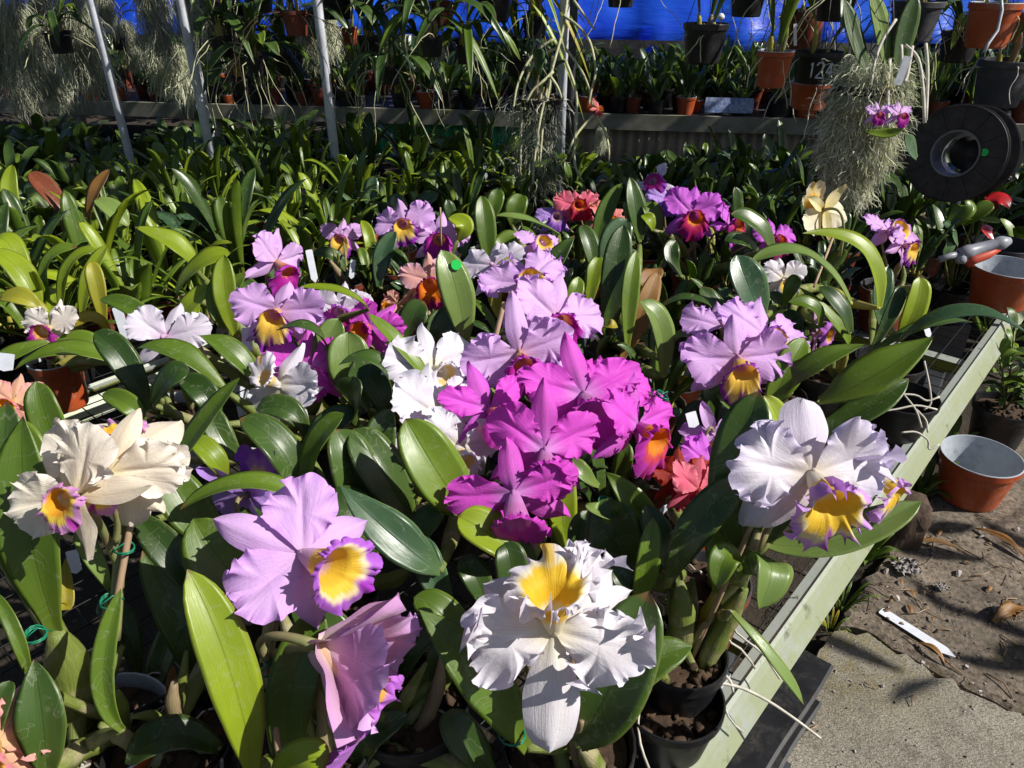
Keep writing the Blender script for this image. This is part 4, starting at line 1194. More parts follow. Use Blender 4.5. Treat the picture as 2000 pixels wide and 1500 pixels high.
plant('white orchid half hidden by a bright green leaf at the left gap', (330, 800), kind='w',
      flowers=[((325, 660), 132, 0.15, (0.1, 0.25, 0.95), 6, 'white_magenta', dict(ruf=0.8, seed=121, D=1.28, petal_ang=68, parts='dllpp')),],
      leaves=[((290, 800), (242, 705), (185, 648), 60, 1.16, 1.14, 'd', dict()),
              ((330, 690), (270, 610), (195, 585), 40, 1.34, 1.34, 'm', dict()),
              ((280, 830), (250, 790), (200, 770), 44, 1.1, 1.1, 'm', dict(bulb=0))])
plant('white orchid with a fringed plum-purple lip over a small orange pot', (105, 700), kind='o', pr=0.05,
      flowers=[((98, 640), 112, 0.13, (0.0, 0.1, 1), 0, 'cream_plum', dict(ruf=0.8, seed=131, D=1.5, lip=1.05, flare=0.95, droop=0.5, hi=2))],
      leaves=[((235, 712), (130, 684), (28, 722), 58, 1.48, 1.44, 'm', dict(n=(0.1, 0.8, 0.6))),
              ((215, 690), (170, 668), (110, 665), 44, 1.52, 1.5, 'm', dict()),
              ((92, 668), (30, 690), (-25, 722), 40, 1.46, 1.44, 'm', dict()),
              ((75, 600), (40, 580), (0, 582), 42, 1.6, 1.6, 'Y', dict(bm=1)),
              ((205, 640), (190, 560), (178, 510), 36, 1.62, 1.6, 'Y', dict(bm=1)),
              ((215, 650), (180, 620), (140, 640), 30, 1.6, 1.55, 'Y', dict(bm=1))])
plant('small lilac orchid with a yellow and purple lip, standing alone before dark leaves', (675, 545), kind='b', pr=0.055,
      flowers=[((667, 464), 88, 0.135, (0.05, 0.05, 1), 0, 'lilac_gold', dict(ruf=0.7, seed=141, lip=1.1, petal_w=0.8))],
      leaves=[((690, 545), (650, 500), (610, 500), 30, 2.15, 2.1, 'd'), ((720, 520), (722, 470), (705, 430), 26, 2.2, 2.2, 'y')])
plant('lilac orchid in profile with a crimson tubular lip, beside a grey label', (560, 640), kind='k',
      flowers=[((540, 512), 125, 0.155, (0.75, -0.15, 0.5), 8, 'lilac_magenta', dict(ruf=0.8, seed=151, D=1.62, tube=0.7, lip=1.0))],
      leaves=[((520, 640), (500, 580), (470, 545), 36, 1.6, 1.6, 'd'), ((470, 600), (455, 570), (480, 535), 36, 1.55, 1.52, 'm')])
plant('pale lilac orchid group with a tall narrow sepal, beyond the green sticker leaf', (815, 560), kind='b',
      flowers=[((790, 436), 125, 0.16, (-0.15, 0.1, 0.95), -16, 'lilac_gold', dict(ruf=0.9, seed=161, lip=0.85, petal_ang=72)),
               ((858, 466), 120, 0.155, (0.1, 0.1, 0.95), 6, 'lilac_magenta', dict(ruf=0.8, seed=162, lip=1.0, droop=0.3))],
      leaves=[((740, 560), (748, 500), (772, 452), 40, 1.8, 1.8, 'b'), ((790, 580), (806, 548), (792, 515), 46, 1.5, 1.5, 'b', dict(p=2)),
              ((800, 560), (780, 510), (760, 500), 34, 1.8, 1.78, 'd'), ((895, 470), (905, 440), (875, 425), 40, 1.85, 1.85, 'y', dict(p=2))],
      canes=[((862, 480, 1.75), (860, 405, 1.72), 0.002)])
plant('small peach orchid with an orange lip beside the leaf with the green sticker', (840, 665), kind='k', pr=0.055,
      flowers=[((840, 548), 88, 0.12, (0.05, 0.0, 1), -6, 'peach', dict(ruf=0.8, seed=171, D=1.46, lip=1.1, hi=1))],
      leaves=[((800, 690), (805, 630), (830, 590), 60, 1.42, 1.4, 'd', dict(p=2)), ((860, 690), (850, 640), (870, 610), 40, 1.4, 1.4, 'd')])
plant('white-petalled orchid with a rolled crimson lip between lilac and magenta blooms', (680, 720), kind='k', pr=0.055,
      flowers=[((666, 606), 92, 0.13, (0.1, 0.1, 0.95), 4, 'white_magenta', dict(ruf=0.9, seed=181, D=1.44, lip=1.1, hi=1))], leaves=[((700, 740), (650, 700), (610, 680), 50, 1.4, 1.36, 'd')])
plant('magenta orchid leaning sideways over a small black pot', (775, 712), kind='k', pr=0.055,
      flowers=[((725, 640), 95, 0.13, (-0.2, 0.2, 0.9), 30, 'magenta_orange', dict(ruf=0.8, seed=191, D=1.38, hi=1)),
               ((612, 640), 62, 0.09, (0.1, 0.0, 1), 0, 'magenta_orange', dict(seed=192, D=1.34)),
               ((778, 594), 52, 0.10, (-0.6, 0.5, -0.3), 0, 'apricot', dict(seed=193, D=1.46, petal_w=0.6))],
      leaves=[((760, 700), (745, 650), (740, 610), 40, 1.42, 1.4, 'd')])
plant('small lilac orchid with a frilled lip turned sideways under the pale horizontal leaf', (1060, 600), kind='k',
      flowers=[((1052, 480), 82, 0.13, (0.4, 0.5, 0.6), 20, 'lilac', dict(ruf=0.8, seed=201, D=1.75))],
      leaves=[((955, 520), (948, 445), (940, 382), 44, 1.78, 1.76, 'm', dict(p=0)), ((1092, 458), (1030, 430), (968, 422), 36, 1.84, 1.8, 'p', dict(n=(0.1, 0.85, 0.5))),
              ((1000, 510), (985, 480), (1010, 455), 46, 1.8, 1.8, 'm', dict(p=2)), ((1000, 440), (1008, 405), (1020, 380), 44, 1.95, 1.95, 'm', dict(p=2)),
              ((950, 440), (965, 400), (972, 368), 36, 1.95, 1.95, 'm')])
plant('crimson and salmon orchid pair in the back of the front bench', (1150, 500), kind='b',
      flowers=[((1128, 402), 92, 0.13, (0.0, 0.3, 0.9), -10, 'red', dict(ruf=1.2, seed=211, hi=1)), ((1185, 428), 78, 0.12, (0.5, 0.1, 0.8), 10, 'salmon', dict(ruf=1.3, seed=212, hi=1, D=2.0)),
               ((1085, 425), 62, 0.11, (0.1, 0.3, 0.9), 0, 'violet', dict(seed=213, D=2.05))],
      leaves=[((1165, 500), (1178, 425), (1216, 358), 36, 1.92, 1.9, 'm'), ((1165, 545), (1152, 480), (1135, 440), 40, 1.9, 1.9, 'd')])
plant('dark leafy clump of orchid canes without flowers, right of the yellow petals', (1215, 670), kind='g', pr=0.085,
      leaves=[((1190, 655), (1200, 540), (1218, 440), 60, 1.46, 1.44, 'd'), ((1185, 560), (1198, 480), (1226, 428), 62, 1.52, 1.5, 'b'),
              ((1225, 680), (1230, 575), (1243, 490), 38, 1.42, 1.42, 'm'), ((1250, 470), (1240, 400), (1230, 345), 44, 1.9, 1.88, 'd', dict(p=1)),
              ((1150, 600), (1158, 540), (1172, 500), 34, 1.5, 1.5, 'y'), ((1295, 735), (1290, 640), (1248, 588), 56, 1.3, 1.26, 'p', dict(n=(0.1, 0.6, 0.8))),
              ((1296, 705), (1335, 655), (1382, 690), 48, 1.32, 1.28, 'p', dict(n=(0.2, 0.8, 0.55))), ((1270, 620), (1330, 585), (1390, 600), 46, 1.4, 1.38, 'd', dict(n=(0, 0.9, 0.4))),
              ((1215, 700), (1255, 610), (1285, 530), 44, 1.44, 1.44, 'w', dict(wave=0.08)), ((1240, 560), (1262, 548), (1290, 522), 42, 1.46, 1.5, 'w', dict(bulb=0, wave=0.1)),
              ((1180, 640), (1192, 634), (1206, 637), 22, 1.4, 1.39, 'Y', dict(bulb=0))])
plant('bright rose-violet orchid with an orange-red throat under the rear board', (1360, 530), kind='b',
      flowers=[((1352, 418), 128, 0.165, (0.05, 0.0, 1), 8, 'rose_violet', dict(ruf=1.0, seed=221, petal_ang=58, lip=0.95)), ((1425, 440), 74, 0.13, (0.6, 0.2, 0.6), 30, 'rose_violet', dict(seed=222, D=1.9)),
               ((1512, 466), 70, 0.12, (0.1, 0.1, 0.95), 0, 'rose_violet', dict(ruf=1.2, seed=223, D=1.85))],
      leaves=[((1510, 490), (1478, 440), (1428, 418), 52, 1.75, 1.72, 'd', dict(n=(0.1, 0.5, 0.8))), ((1330, 540), (1310, 500), (1320, 470), 36, 1.85, 1.85, 'd'),
              ((1480, 492), (1450, 470), (1415, 470), 38, 1.7, 1.68, 'd'), ((1290, 460), (1275, 420), (1260, 395), 44, 1.9, 1.9, 'm'), ((1275, 450), (1268, 430), (1255, 420), 30, 1.85, 1.85, 'y')])
plant('pale lilac orchid with pointed petals behind the bright rose-violet one', (1290, 470), kind='k',
      flowers=[((1276, 358), 84, 0.14, (-0.4, 0.4, 0.7), -30, 'white_magenta', dict(seed=231, D=2.2, petal_w=0.5)), ((1302, 392), 70, 0.12, (0.2, 0.2, 0.9), 0, 'violet', dict(ruf=1.3, seed=232, D=2.15))],
      leaves=[((1290, 480), (1250, 440), (1225, 430), 36, 2.1, 2.1, 'd')])
plant('pale yellow orchid seen from behind in front of the hanging grey moss', (1610, 545), kind='b',
      flowers=[((1608, 410), 100, 0.135, (-0.35, 0.2, -0.8), 200, 'butter', dict(ruf=0.6, seed=241, D=1.60, bend=0.0, to=(1640, 500, 1.62)))],
      leaves=[((1662, 592), (1575, 498), (1468, 512), 54, 1.42, 1.38, 'p', dict(n=(0.05, 0.8, 0.6), bm=1)), ((1716, 602), (1685, 488), (1568, 456), 62, 1.45, 1.42, 'y', dict(n=(0.2, 0.6, 0.75), bm=1, p=1)),
              ((1492, 625), (1462, 560), (1438, 498), 78, 1.4, 1.38, 'b', dict(n=(0.05, 0.35, 0.9), p=2)), ((1530, 600), (1545, 560), (1560, 540), 30, 1.44, 1.42, 'm'),
              ((1600, 640), (1590, 600), (1540, 590), 36, 1.4, 1.38, 'm'), ((1660, 650), (1640, 600), (1600, 560), 44, 1.4, 1.4, 'd')],
      canes=[((1590, 560, 1.6), (1640, 430, 1.78), 0.003)])
plant('shaded white orchid with an orange-yellow lip beneath the arching pale leaf', (1530, 625), kind='k',
      flowers=[((1530, 545), 66, 0.11, (0.1, 0.0, 1), 0, 'white_gold', dict(seed=251, D=1.62, lip=1.0))], leaves=[((1500, 640), (1520, 600), (1505, 570), 36, 1.5, 1.5, 'd'), ((1450, 640), (1400, 600), (1370, 560), 44, 1.5, 1.5, 'd', dict(p=2))])
plant('frilled lilac orchid cluster near the black cable reel', (1735, 560), kind='b',
      flowers=[((1735, 452), 118, 0.155, (0.3, 0.5, 0.7), 10, 'lilac', dict(ruf=1.0, seed=261, hi=1)), ((1765, 478), 84, 0.12, (0.6, 0.0, 0.7), 20, 'lilac_gold', dict(ruf=1.2, seed=262, D=1.82, hi=1))],
      leaves=[((1755, 665), (1788, 595), (1796, 540), 48, 1.5, 1.48, 'y', dict(p=2)), ((1725, 650), (1720, 580), (1735, 520), 44, 1.6, 1.6, 'b'), ((1760, 662), (1885, 612), (2012, 655), 64, 1.45, 1.36, 'b', dict(n=(0, 0.85, 0.5), p=1)),
              ((1700, 690), (1745, 600), (1760, 560), 30, 1.5, 1.5, 'd'), ((1690, 700), (1800, 640), (1900, 630), 40, 1.48, 1.46, 'd', dict(n=(0, 0.9, 0.4)))])
plant('lilac-pink orchid cluster with a yellow lip, right of centre above the big white bloom', (1450, 850), kind='b', pr=0.07,
      flowers=[((1440, 700), 210, 0.172, (0.0, -0.15, 1), -4, 'lilac_gold', dict(ruf=1.0, seed=271, D=1.14, petal_ang=86, lip=0.82, droop=0.8, dorsal=0.8)),
               ((1490, 655), 190, 0.165, (0.35, 0.25, 0.85), 14, 'lilac', dict(ruf=1.0, seed=272, D=1.22, petal_ang=72, lip=0.85)),
               ((1410, 640), 110, 0.14, (-0.2, 0.5, 0.8), -10, 'lilac', dict(seed=273, D=1.28, parts='dpp'))],
      leaves=[((1520, 775), (1590, 712), (1692, 672), 52, 1.16, 1.12, 'm', dict(n=(-0.1, 0.7, 0.7), p=1)), ((1500, 800), (1535, 730), (1572, 660), 64, 1.16, 1.16, 'm'),
              ((1600, 785), (1705, 735), (1825, 655), 92, 1.1, 1.06, 'm', dict(n=(-0.1, 0.65, 0.75), p=1, br=0.01)), ((1570, 862), (1690, 800), (1775, 740), 74, 1.1, 1.08, 'd', dict(n=(0, 0.7, 0.6), p=1)),
              ((1480, 830), (1440, 800), (1400, 770), 44, 1.2, 1.14, 'm')])
plant('rust-red miniature orchid with a magenta companion beneath the rolled lilac bud', (1350, 1020), kind='o', pr=0.05,
      flowers=[((1330, 935), 92, 0.09, (0.1, 0.1, 1), 0, 'rust', dict(ruf=1.2, seed=281, D=1.0, hi=2)), ((1365, 958), 100, 0.095, (0.2, 0.0, 1), 10, 'red', dict(ruf=1.2, seed=282, D=0.97, hi=2)),
               ((1385, 905), 96, 0.1, (0.15, 0.2, 0.95), 0, 'rose_violet', dict(ruf=1.2, seed=283, D=1.03, hi=2)), ((1392, 845), 90, 0.1, (0.2, -0.4, -0.5), 20, 'lilac', dict(seed=284, D=1.08, petal_w=0.5))],
      leaves=[((1300, 960), (1285, 920), (1275, 880), 40, 1.05, 1.05, 'd')])
plant('orange and yellow bloom at the picture edge behind a green leaf', (20, 850), kind='k',
      flowers=[((25, 785), 74, 0.1, (0.2, 0.2, 0.9), 10, 'apricot', dict(seed=291, D=1.18, hi=1))],
      leaves=[((122, 885), (92, 820), (70, 745), 66, 1.08, 1.06, 'm', dict(p=2)), ((90, 990), (60, 900), (20, 820), 80, 0.98, 0.96, 'm')])
plant('shaded lilac bloom hanging low among canes, right of the pale yellow orchid', (1610, 720), kind='k', flowers=[((1598, 650), 70, 0.11, (0.6, -0.2, 0.3), 90, 'pink_lilac', dict(seed=301, D=1.5))],
      leaves=[((1655, 680), (1640, 640), (1560, 560), 30, 1.45, 1.42, 'm', dict(bm=1)), ((1580, 700), (1560, 640), (1530, 610), 40, 1.48, 1.46, 'd')], stub=5)
plant('yellow orchid petals peeping from behind the central lilac blooms', (1075, 640), kind='k', flowers=[((1062, 540), 44, 0.09, (0.1, 0.3, 0.9), 0, 'butter', dict(seed=311, D=1.6))], leaves=[((1100, 620), (1120, 580), (1130, 540), 36, 1.6, 1.6, 'm')])

# --- leafy plants between the blooms
plant('dark leafed orchid with stout canes low between the lilac pair and the cream trio', (330, 1450), kind='k',
      leaves=[((380, 1330), (342, 1200), (278, 1075), 74, 0.90, 0.89, 'd', dict(n=(0.3, 0.4, 0.85))), ((430, 1465), (335, 1436), (245, 1492), 84, 0.80, 0.76, 'd', dict(n=(0, 0.8, 0.6))), ((200, 1510), (150, 1440), (128, 1362), 62, 0.84, 0.83, 'd'),
              ((300, 1400), (318, 1290), (370, 1190), 64, 0.90, 0.90, 'd', dict(n=(-0.3, 0.4, 0.85))), ((450, 1140), (470, 1040), (530, 985), 60, 0.96, 0.96, 'd'), ((345, 1480), (340, 1400), (338, 1300), 30, 0.82, 0.84, 'w', dict(bm=2, fold=0.9, label='withered folded leaf')),
              ((270, 1320), (240, 1220), (190, 1180), 56, 0.92, 0.92, 'd', dict(n=(0.4, 0.5, 0.7)))], stub=4, roots=6)
plant('dark leafed orchid low between the lilac pair and the hanging white bloom', (800, 1370), kind='k',
      leaves=[((760, 1370), (805, 1260), (888, 1190), 72, 0.86, 0.86, 'd', dict(n=(-0.2, 0.5, 0.8))), ((915, 1280), (868, 1205), (808, 1168), 76, 0.84, 0.83, 'm', dict(n=(0.2, 0.6, 0.75), p=2)), ((885, 1190), (842, 1120), (828, 1045), 62, 0.90, 0.90, 'b', dict(n=(0.2, 0.4, 0.9))),
              ((700, 1510), (725, 1440), (795, 1398), 64, 0.80, 0.80, 'd', dict(n=(0, 0.7, 0.7))), ((965, 1510), (905, 1440), (878, 1385), 74, 0.80, 0.79, 'd', dict(p=2)), ((705, 1330), (650, 1240), (570, 1190), 84, 0.88, 0.88, 'd', dict(n=(0.3, 0.5, 0.8))),
              ((960, 1200), (930, 1130), (900, 1090), 60, 0.92, 0.92, 'd'), ((1055, 1190), (1022, 1112), (998, 1036), 64, 0.92, 0.92, 'd'), ((845, 1330), (860, 1270), (905, 1225), 46, 0.84, 0.84, 'd')], stub=5, roots=6)
plant('dark leafed orchid low behind the lilac pair', (640, 1150), kind='k',
      leaves=[((620, 1030), (585, 935), (556, 862), 74, 1.0, 1.0, 'd'), ((760, 930), (742, 865), (764, 798), 64, 1.04, 1.04, 'd'), ((730, 1080), (700, 1010), (640, 960), 80, 0.96, 0.96, 'd', dict(n=(0.2, 0.5, 0.8))), ((800, 1110), (820, 1040), (870, 990), 70, 0.96, 0.96, 'd', dict(n=(-0.3, 0.5, 0.8))),
              ((560, 1060), (540, 1000), (500, 960), 60, 0.98, 0.98, 'd'), ((600, 880), (640, 830), (700, 800), 56, 1.06, 1.06, 'd'), ((690, 1120), (720, 1060), (735, 985), 60, 0.95, 0.95, 'd')], stub=5)
plant('stout ribbed canes and green leaves beside the overhanging white orchid', (1330, 1270), kind='k', pr=0.055,
      leaves=[((1326, 1135), (1290, 1060), (1262, 985), 62, 0.86, 0.86, 'd', dict(br=0.015)), ((1398, 1155), (1402, 1090), (1380, 1030), 56, 0.88, 0.88, 'm', dict(br=0.012, bm=1)), ((1455, 1150), (1440, 1080), (1470, 1010), 50, 0.86, 0.86, 'd', dict(br=0.013)), ((1250, 1240), (1230, 1150), (1180, 1090), 60, 0.84, 0.84, 'd'), ((1160, 1130), (1132, 1062), (1150, 996), 54, 0.92, 0.92, 'd')], roots=8)
plant('dark upright leaves beside the white spray left of the magenta cluster', (760, 830), kind='k',
      leaves=[((760, 830), (740, 760), (700, 720), 60, 1.14, 1.14, 'd'), ((720, 800), (700, 740), (740, 690), 50, 1.18, 1.18, 'd'), ((600, 850), (560, 800), (500, 800), 54, 1.1, 1.1, 'd'), ((470, 900), (430, 850), (410, 790), 54, 1.02, 1.02, 'd'), ((330, 900), (300, 860), (250, 840), 50, 1.0, 1.0, 'd'), ((420, 830), (400, 770), (350, 740), 56, 1.08, 1.08, 'd')])

# ------------------------------------------------------------ green plants
def proto_plant(name, seed, n, length, width, mats, pot='k', pr=0.055, ph=0.1, spread=0.9, merged=False, prof=0, erect=0.6, arch=0.4, pods=True, thick=0.0012, nu=11, nv=5, has_pot=True):
    """a leafy orchid in its pot, built at the origin"""
    g = np.random.default_rng(seed)
    root = empty(name, (0, 0, 0))
    if has_pot:
        pot_mesh(MB(), (0, 0, 0), pr, ph, seg=16).build('pot', POTS[pot], root)
        medium_mesh(MB(), (0, 0, 0), pr * 0.93, ph * 0.84, seed, n=14).build('bark', BARK, root)
    allm = MB(); mi = 0
    stems = MB()
    for i in range(n):
        a = 2.399 * i + g.uniform(-0.4, 0.4)
        out = np.array([math.cos(a), math.sin(a), 0])
        r0 = pr * g.uniform(0.1, 0.6)
        hb = g.uniform(0.01, 0.07) * erect / 0.6
        base = np.array([0, 0, ph * 0.8]) + out * r0 + np.array([0, 0, hb])
        foot = np.array([0, 0, ph * 0.8]) + out * r0 * 0.5
        L = length * g.uniform(0.65, 1.15)
        lean = spread * g.uniform(0.25, 1.0)
        d = out * math.sin(lean) + np.array([0, 0, math.cos(lean)])
        tip = base + d * L + out * L * arch * g.uniform(0, 0.5) - np.array([0, 0, L * arch * g.uniform(0.0, 0.7)])
        mid = (base + tip) / 2 + np.array([0, 0, L * 0.10 * (1 + arch)])
        nrm = np.array([0, 0, 1.0]) * math.sin(lean) - out * math.cos(lean) + np.array([0, 0, 0.25]) + g.normal(size=3) * 0.15
        w = width * g.uniform(0.75, 1.2)
        m = mats[g.integers(len(mats))]
        tgt = allm if merged else MB()
        leaf_mesh(tgt, base, mid, tip, w, nrm, g.uniform(0.2, 0.5), nu, nv, thick=0 if merged else thick, wave=0.03, twist=g.uniform(-0.5, 0.5), seed=seed * 50 + i, prof=prof)
        if not merged:
            tgt.build('leaf', LM[m], root)
        else:
            tgt.mi[-1][:] = g.integers(len(mats))
        if pods:
            stems.tube([foot, (foot + base) / 2 + g.normal(size=3) * 0.004, base], np.array([0.5, 1.0, 0.5]) * (0.007 if width > 0.03 else 0.003), 6)
    if merged: allm.build('leaves', [LM[m] for m in mats], root)
    if stems.n: stems.build('pseudobulb', [BULB, BULB_Y, BULB_DRY][seed % 3], root)
    return root


def scatter(protos, spots, name, label, cat, group, seed, smin=0.85, smax=1.2, z=BENCH_Z, shrink=None):
    g = np.random.default_rng(seed)
    for i, (x, y) in enumerate(spots):
        k = g.integers(len(protos))
        o = copy_tree(protos[k])
        o.name = name
        o.location = (x, y, z if not callable(z) else z(x, y))
        o.rotation_euler = (0, 0, g.uniform(0, 6.28))
        s = g.uniform(smin, smax) * (shrink(x, y) if shrink else 1); o.scale = (s, s, s)
        tag(o, label[k] if isinstance(label, (list, tuple)) else label, cat, group[k] if isinstance(group, (list, tuple)) else group)


def drop_tree(o):
    for c in list(o.children): drop_tree(c)
    bpy.data.objects.remove(o)


def bench_spots(s0, s1, t0, t1, step, seed, jit=0.35, ok=None):
    g = np.random.default_rng(seed)
    out = []
    for s in np.arange(s0, s1, step):
        for t in np.arange(t0, t1, step):
            q = B2(s + g.uniform(-jit, jit) * step, t + g.uniform(-jit, jit) * step)
            if ok is None or ok(q.x, q.y, s, t): out.append((q.x, q.y))
    return out


def in_view(q, m=1.22):
    d = q - CAM
    z = d.dot(FWD)
    return z > 0.3 and abs(d.dot(RIGHT) / z) < 0.70 * m and -0.56 * m < d.dot(UP) / z < 0.56 * m


# low dark leaves and empty spaces under the flowers on the front bench
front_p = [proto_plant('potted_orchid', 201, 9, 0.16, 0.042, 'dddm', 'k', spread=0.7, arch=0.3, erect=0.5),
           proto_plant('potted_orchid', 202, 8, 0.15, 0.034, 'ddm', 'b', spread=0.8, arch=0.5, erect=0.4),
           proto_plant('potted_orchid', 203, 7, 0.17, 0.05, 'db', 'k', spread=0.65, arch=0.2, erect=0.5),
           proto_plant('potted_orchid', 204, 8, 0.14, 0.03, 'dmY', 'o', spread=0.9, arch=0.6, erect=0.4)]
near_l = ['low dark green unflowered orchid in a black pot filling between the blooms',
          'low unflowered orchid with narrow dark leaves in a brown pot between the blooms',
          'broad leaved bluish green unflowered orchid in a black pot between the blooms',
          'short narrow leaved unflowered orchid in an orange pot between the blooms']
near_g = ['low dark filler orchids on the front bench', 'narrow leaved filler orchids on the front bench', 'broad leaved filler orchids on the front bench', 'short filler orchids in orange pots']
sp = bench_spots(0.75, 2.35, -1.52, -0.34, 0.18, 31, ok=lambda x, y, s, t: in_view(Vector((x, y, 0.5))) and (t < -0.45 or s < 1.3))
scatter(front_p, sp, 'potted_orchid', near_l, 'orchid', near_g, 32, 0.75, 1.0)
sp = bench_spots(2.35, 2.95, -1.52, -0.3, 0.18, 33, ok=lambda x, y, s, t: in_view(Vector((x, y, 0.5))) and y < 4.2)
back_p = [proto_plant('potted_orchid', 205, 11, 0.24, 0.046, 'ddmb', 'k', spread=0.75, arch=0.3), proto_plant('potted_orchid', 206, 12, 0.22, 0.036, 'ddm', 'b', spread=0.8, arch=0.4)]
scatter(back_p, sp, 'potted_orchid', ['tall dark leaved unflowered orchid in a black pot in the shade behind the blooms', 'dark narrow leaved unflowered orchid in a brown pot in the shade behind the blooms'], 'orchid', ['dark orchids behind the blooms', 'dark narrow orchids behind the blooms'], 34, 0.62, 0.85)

# the packed green bench on the other side of the gap
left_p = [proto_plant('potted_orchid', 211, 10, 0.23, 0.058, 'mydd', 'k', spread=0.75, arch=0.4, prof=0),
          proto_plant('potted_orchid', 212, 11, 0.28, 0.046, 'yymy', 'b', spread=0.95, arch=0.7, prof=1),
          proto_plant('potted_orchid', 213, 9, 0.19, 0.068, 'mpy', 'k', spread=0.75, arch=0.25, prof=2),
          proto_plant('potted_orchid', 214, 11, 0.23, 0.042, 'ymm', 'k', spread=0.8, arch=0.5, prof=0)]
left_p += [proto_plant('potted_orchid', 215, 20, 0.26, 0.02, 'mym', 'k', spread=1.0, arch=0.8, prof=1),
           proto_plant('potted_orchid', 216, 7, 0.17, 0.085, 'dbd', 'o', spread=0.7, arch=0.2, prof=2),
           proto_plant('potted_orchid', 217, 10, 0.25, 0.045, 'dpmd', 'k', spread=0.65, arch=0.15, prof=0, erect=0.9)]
ll = ['mid green unflowered orchid with upright strap leaves packed on the bench beyond the gap',
      'yellow green unflowered orchid with long arching leaves packed on the bench beyond the gap',
      'unflowered orchid with short broad leaves packed on the bench beyond the gap',
      'unflowered orchid with thin lime leaves packed on the bench beyond the gap',
      'grassy narrow leaved clump packed among broader orchids beyond the gap', 'unflowered orchid with few very broad dark leaves in an orange pot beyond the gap', 'erect orchid of mixed pale and dark leaves packed beyond the gap']
lg = ['upright strap leaved orchids beyond the gap', 'arching yellow green orchids beyond the gap', 'broad leaved orchids beyond the gap', 'thin lime leaved orchids beyond the gap', 'grassy clumps beyond the gap', 'very broad dark leaved orchids beyond the gap', 'erect mixed leaved orchids beyond the gap']
sp = bench_spots(0.3, 2.75, -3.22, -1.80, 0.185, 35, ok=lambda x, y, s, t: in_view(Vector((x, y, 0.55))) and y < 3.9)
scatter(left_p, sp, 'potted_orchid', ll, 'orchid', lg, 36, 0.85, 1.2, z=LB_Z + 0.003, shrink=lambda x, y: float(np.interp(y, [1.7, 2.6], [1.12, 0.86])))
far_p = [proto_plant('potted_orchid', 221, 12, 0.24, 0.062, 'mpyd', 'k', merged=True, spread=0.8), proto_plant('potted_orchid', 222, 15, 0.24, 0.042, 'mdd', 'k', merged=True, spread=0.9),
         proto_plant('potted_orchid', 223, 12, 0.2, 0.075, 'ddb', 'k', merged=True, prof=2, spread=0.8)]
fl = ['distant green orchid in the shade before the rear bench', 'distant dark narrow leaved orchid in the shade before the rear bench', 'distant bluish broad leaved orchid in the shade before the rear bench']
fg = ['distant green orchids', 'distant narrow leaved orchids', 'distant broad leaved orchids']


def before_rear(x, y):
    return (Vector((x, y, 0)) - RB0).dot(RN) > (0.55 if x < -1.15 else 0.95)


sp = bench_spots(2.75, 5.2, -3.22, -1.75, 0.25, 37, ok=lambda x, y, s, t: in_view(Vector((x, y, 0.3))) and before_rear(x, y))
sp += bench_spots(0.9, 6.2, -6.4, -3.48, 0.30, 38, ok=lambda x, y, s, t: in_view(Vector((x, y, 0.3))) and before_rear(x, y))
sp += bench_spots(3.1, 5.2, -1.65, 1.2, 0.27, 39, ok=lambda x, y, s, t: in_view(Vector((x, y, 0.3))) and before_rear(x, y))
scatter(far_p, sp, 'potted_orchid', fl, 'orchid', fg, 40, 0.95, 1.3, z=0.02)

# small plants along the rear bench
rear_p = [proto_plant('potted_plant', 231, 12, 0.17, 0.03, 'ddb', 'o', pr=0.05, ph=0.09, merged=True, spread=0.7), proto_plant('potted_plant', 232, 16, 0.15, 0.034, 'mdd', 'k', pr=0.055, ph=0.09, merged=True, spread=0.9),
          proto_plant('potted_plant', 233, 18, 0.22, 0.02, 'mbd', 'b', pr=0.05, ph=0.10, merged=True, spread=0.6), proto_plant('potted_plant', 234, 10, 0.2, 0.05, 'bdm', 'k', pr=0.06, ph=0.10, merged=True, prof=1, spread=0.8)]
rl = ['small green plant in an orange pot standing on the rear bench', 'small bushy plant in a black pot standing on the rear bench', 'thin leaved upright plant in a brown pot standing on the rear bench', 'bluish pointed leaved plant in a black pot standing on the rear bench']
rg = ['orange potted plants along the rear bench', 'bushy plants along the rear bench', 'thin leaved plants along the rear bench', 'pointed leaved plants along the rear bench']
g = np.random.default_rng(41)
sp = []
for row, b in enumerate((0.10, 0.27, 0.47, 0.68, 0.88)):
    for a in np.arange(1.2, 8.9, 0.155):
        q = RP(a + g.uniform(-0.05, 0.05) + 0.07 * (row % 2), b + g.uniform(-0.03, 0.04))
        if g.uniform() < 0.8 and in_view(Vector((q.x, q.y, 0.5))): sp.append((q.x, q.y))
scatter(rear_p, sp, 'potted_plant', rl, 'plant', rg, 42, 0.7, 1.5, z=RZ - 0.013)
# a darker second planting between the bench and the tarpaulin
hedge_p = [proto_plant('green_shrub', 241, 46, 0.26, 0.05, 'dmb', merged=True, spread=1.1, has_pot=False, erect=2.0, pr=0.16, ph=0.3, pods=False, prof=1), proto_plant('green_shrub', 242, 60, 0.2, 0.035, 'dmd', merged=True, spread=1.2, has_pot=False, erect=2.4, pr=0.16, ph=0.3, pods=False)]
sp = []
for a in np.arange(1.2, 9.3, 0.36):
    q = RP(a + g.uniform(-0.1, 0.1), 1.36 + g.uniform(-0.14, 0.14)); sp.append((q.x, q.y))
scatter(hedge_p, sp, 'green_shrub', ['dark pointed leaved shrub between the rear bench and the blue tarpaulin', 'dense small leaved shrub between the rear bench and the blue tarpaulin'], 'shrub', ['pointed leaved shrubs before the tarpaulin', 'small leaved shrubs before the tarpaulin'], 43, 0.7, 1.15, z=0.0)
for pr_ in front_p + back_p + left_p + far_p + rear_p + hedge_p: drop_tree(pr_)


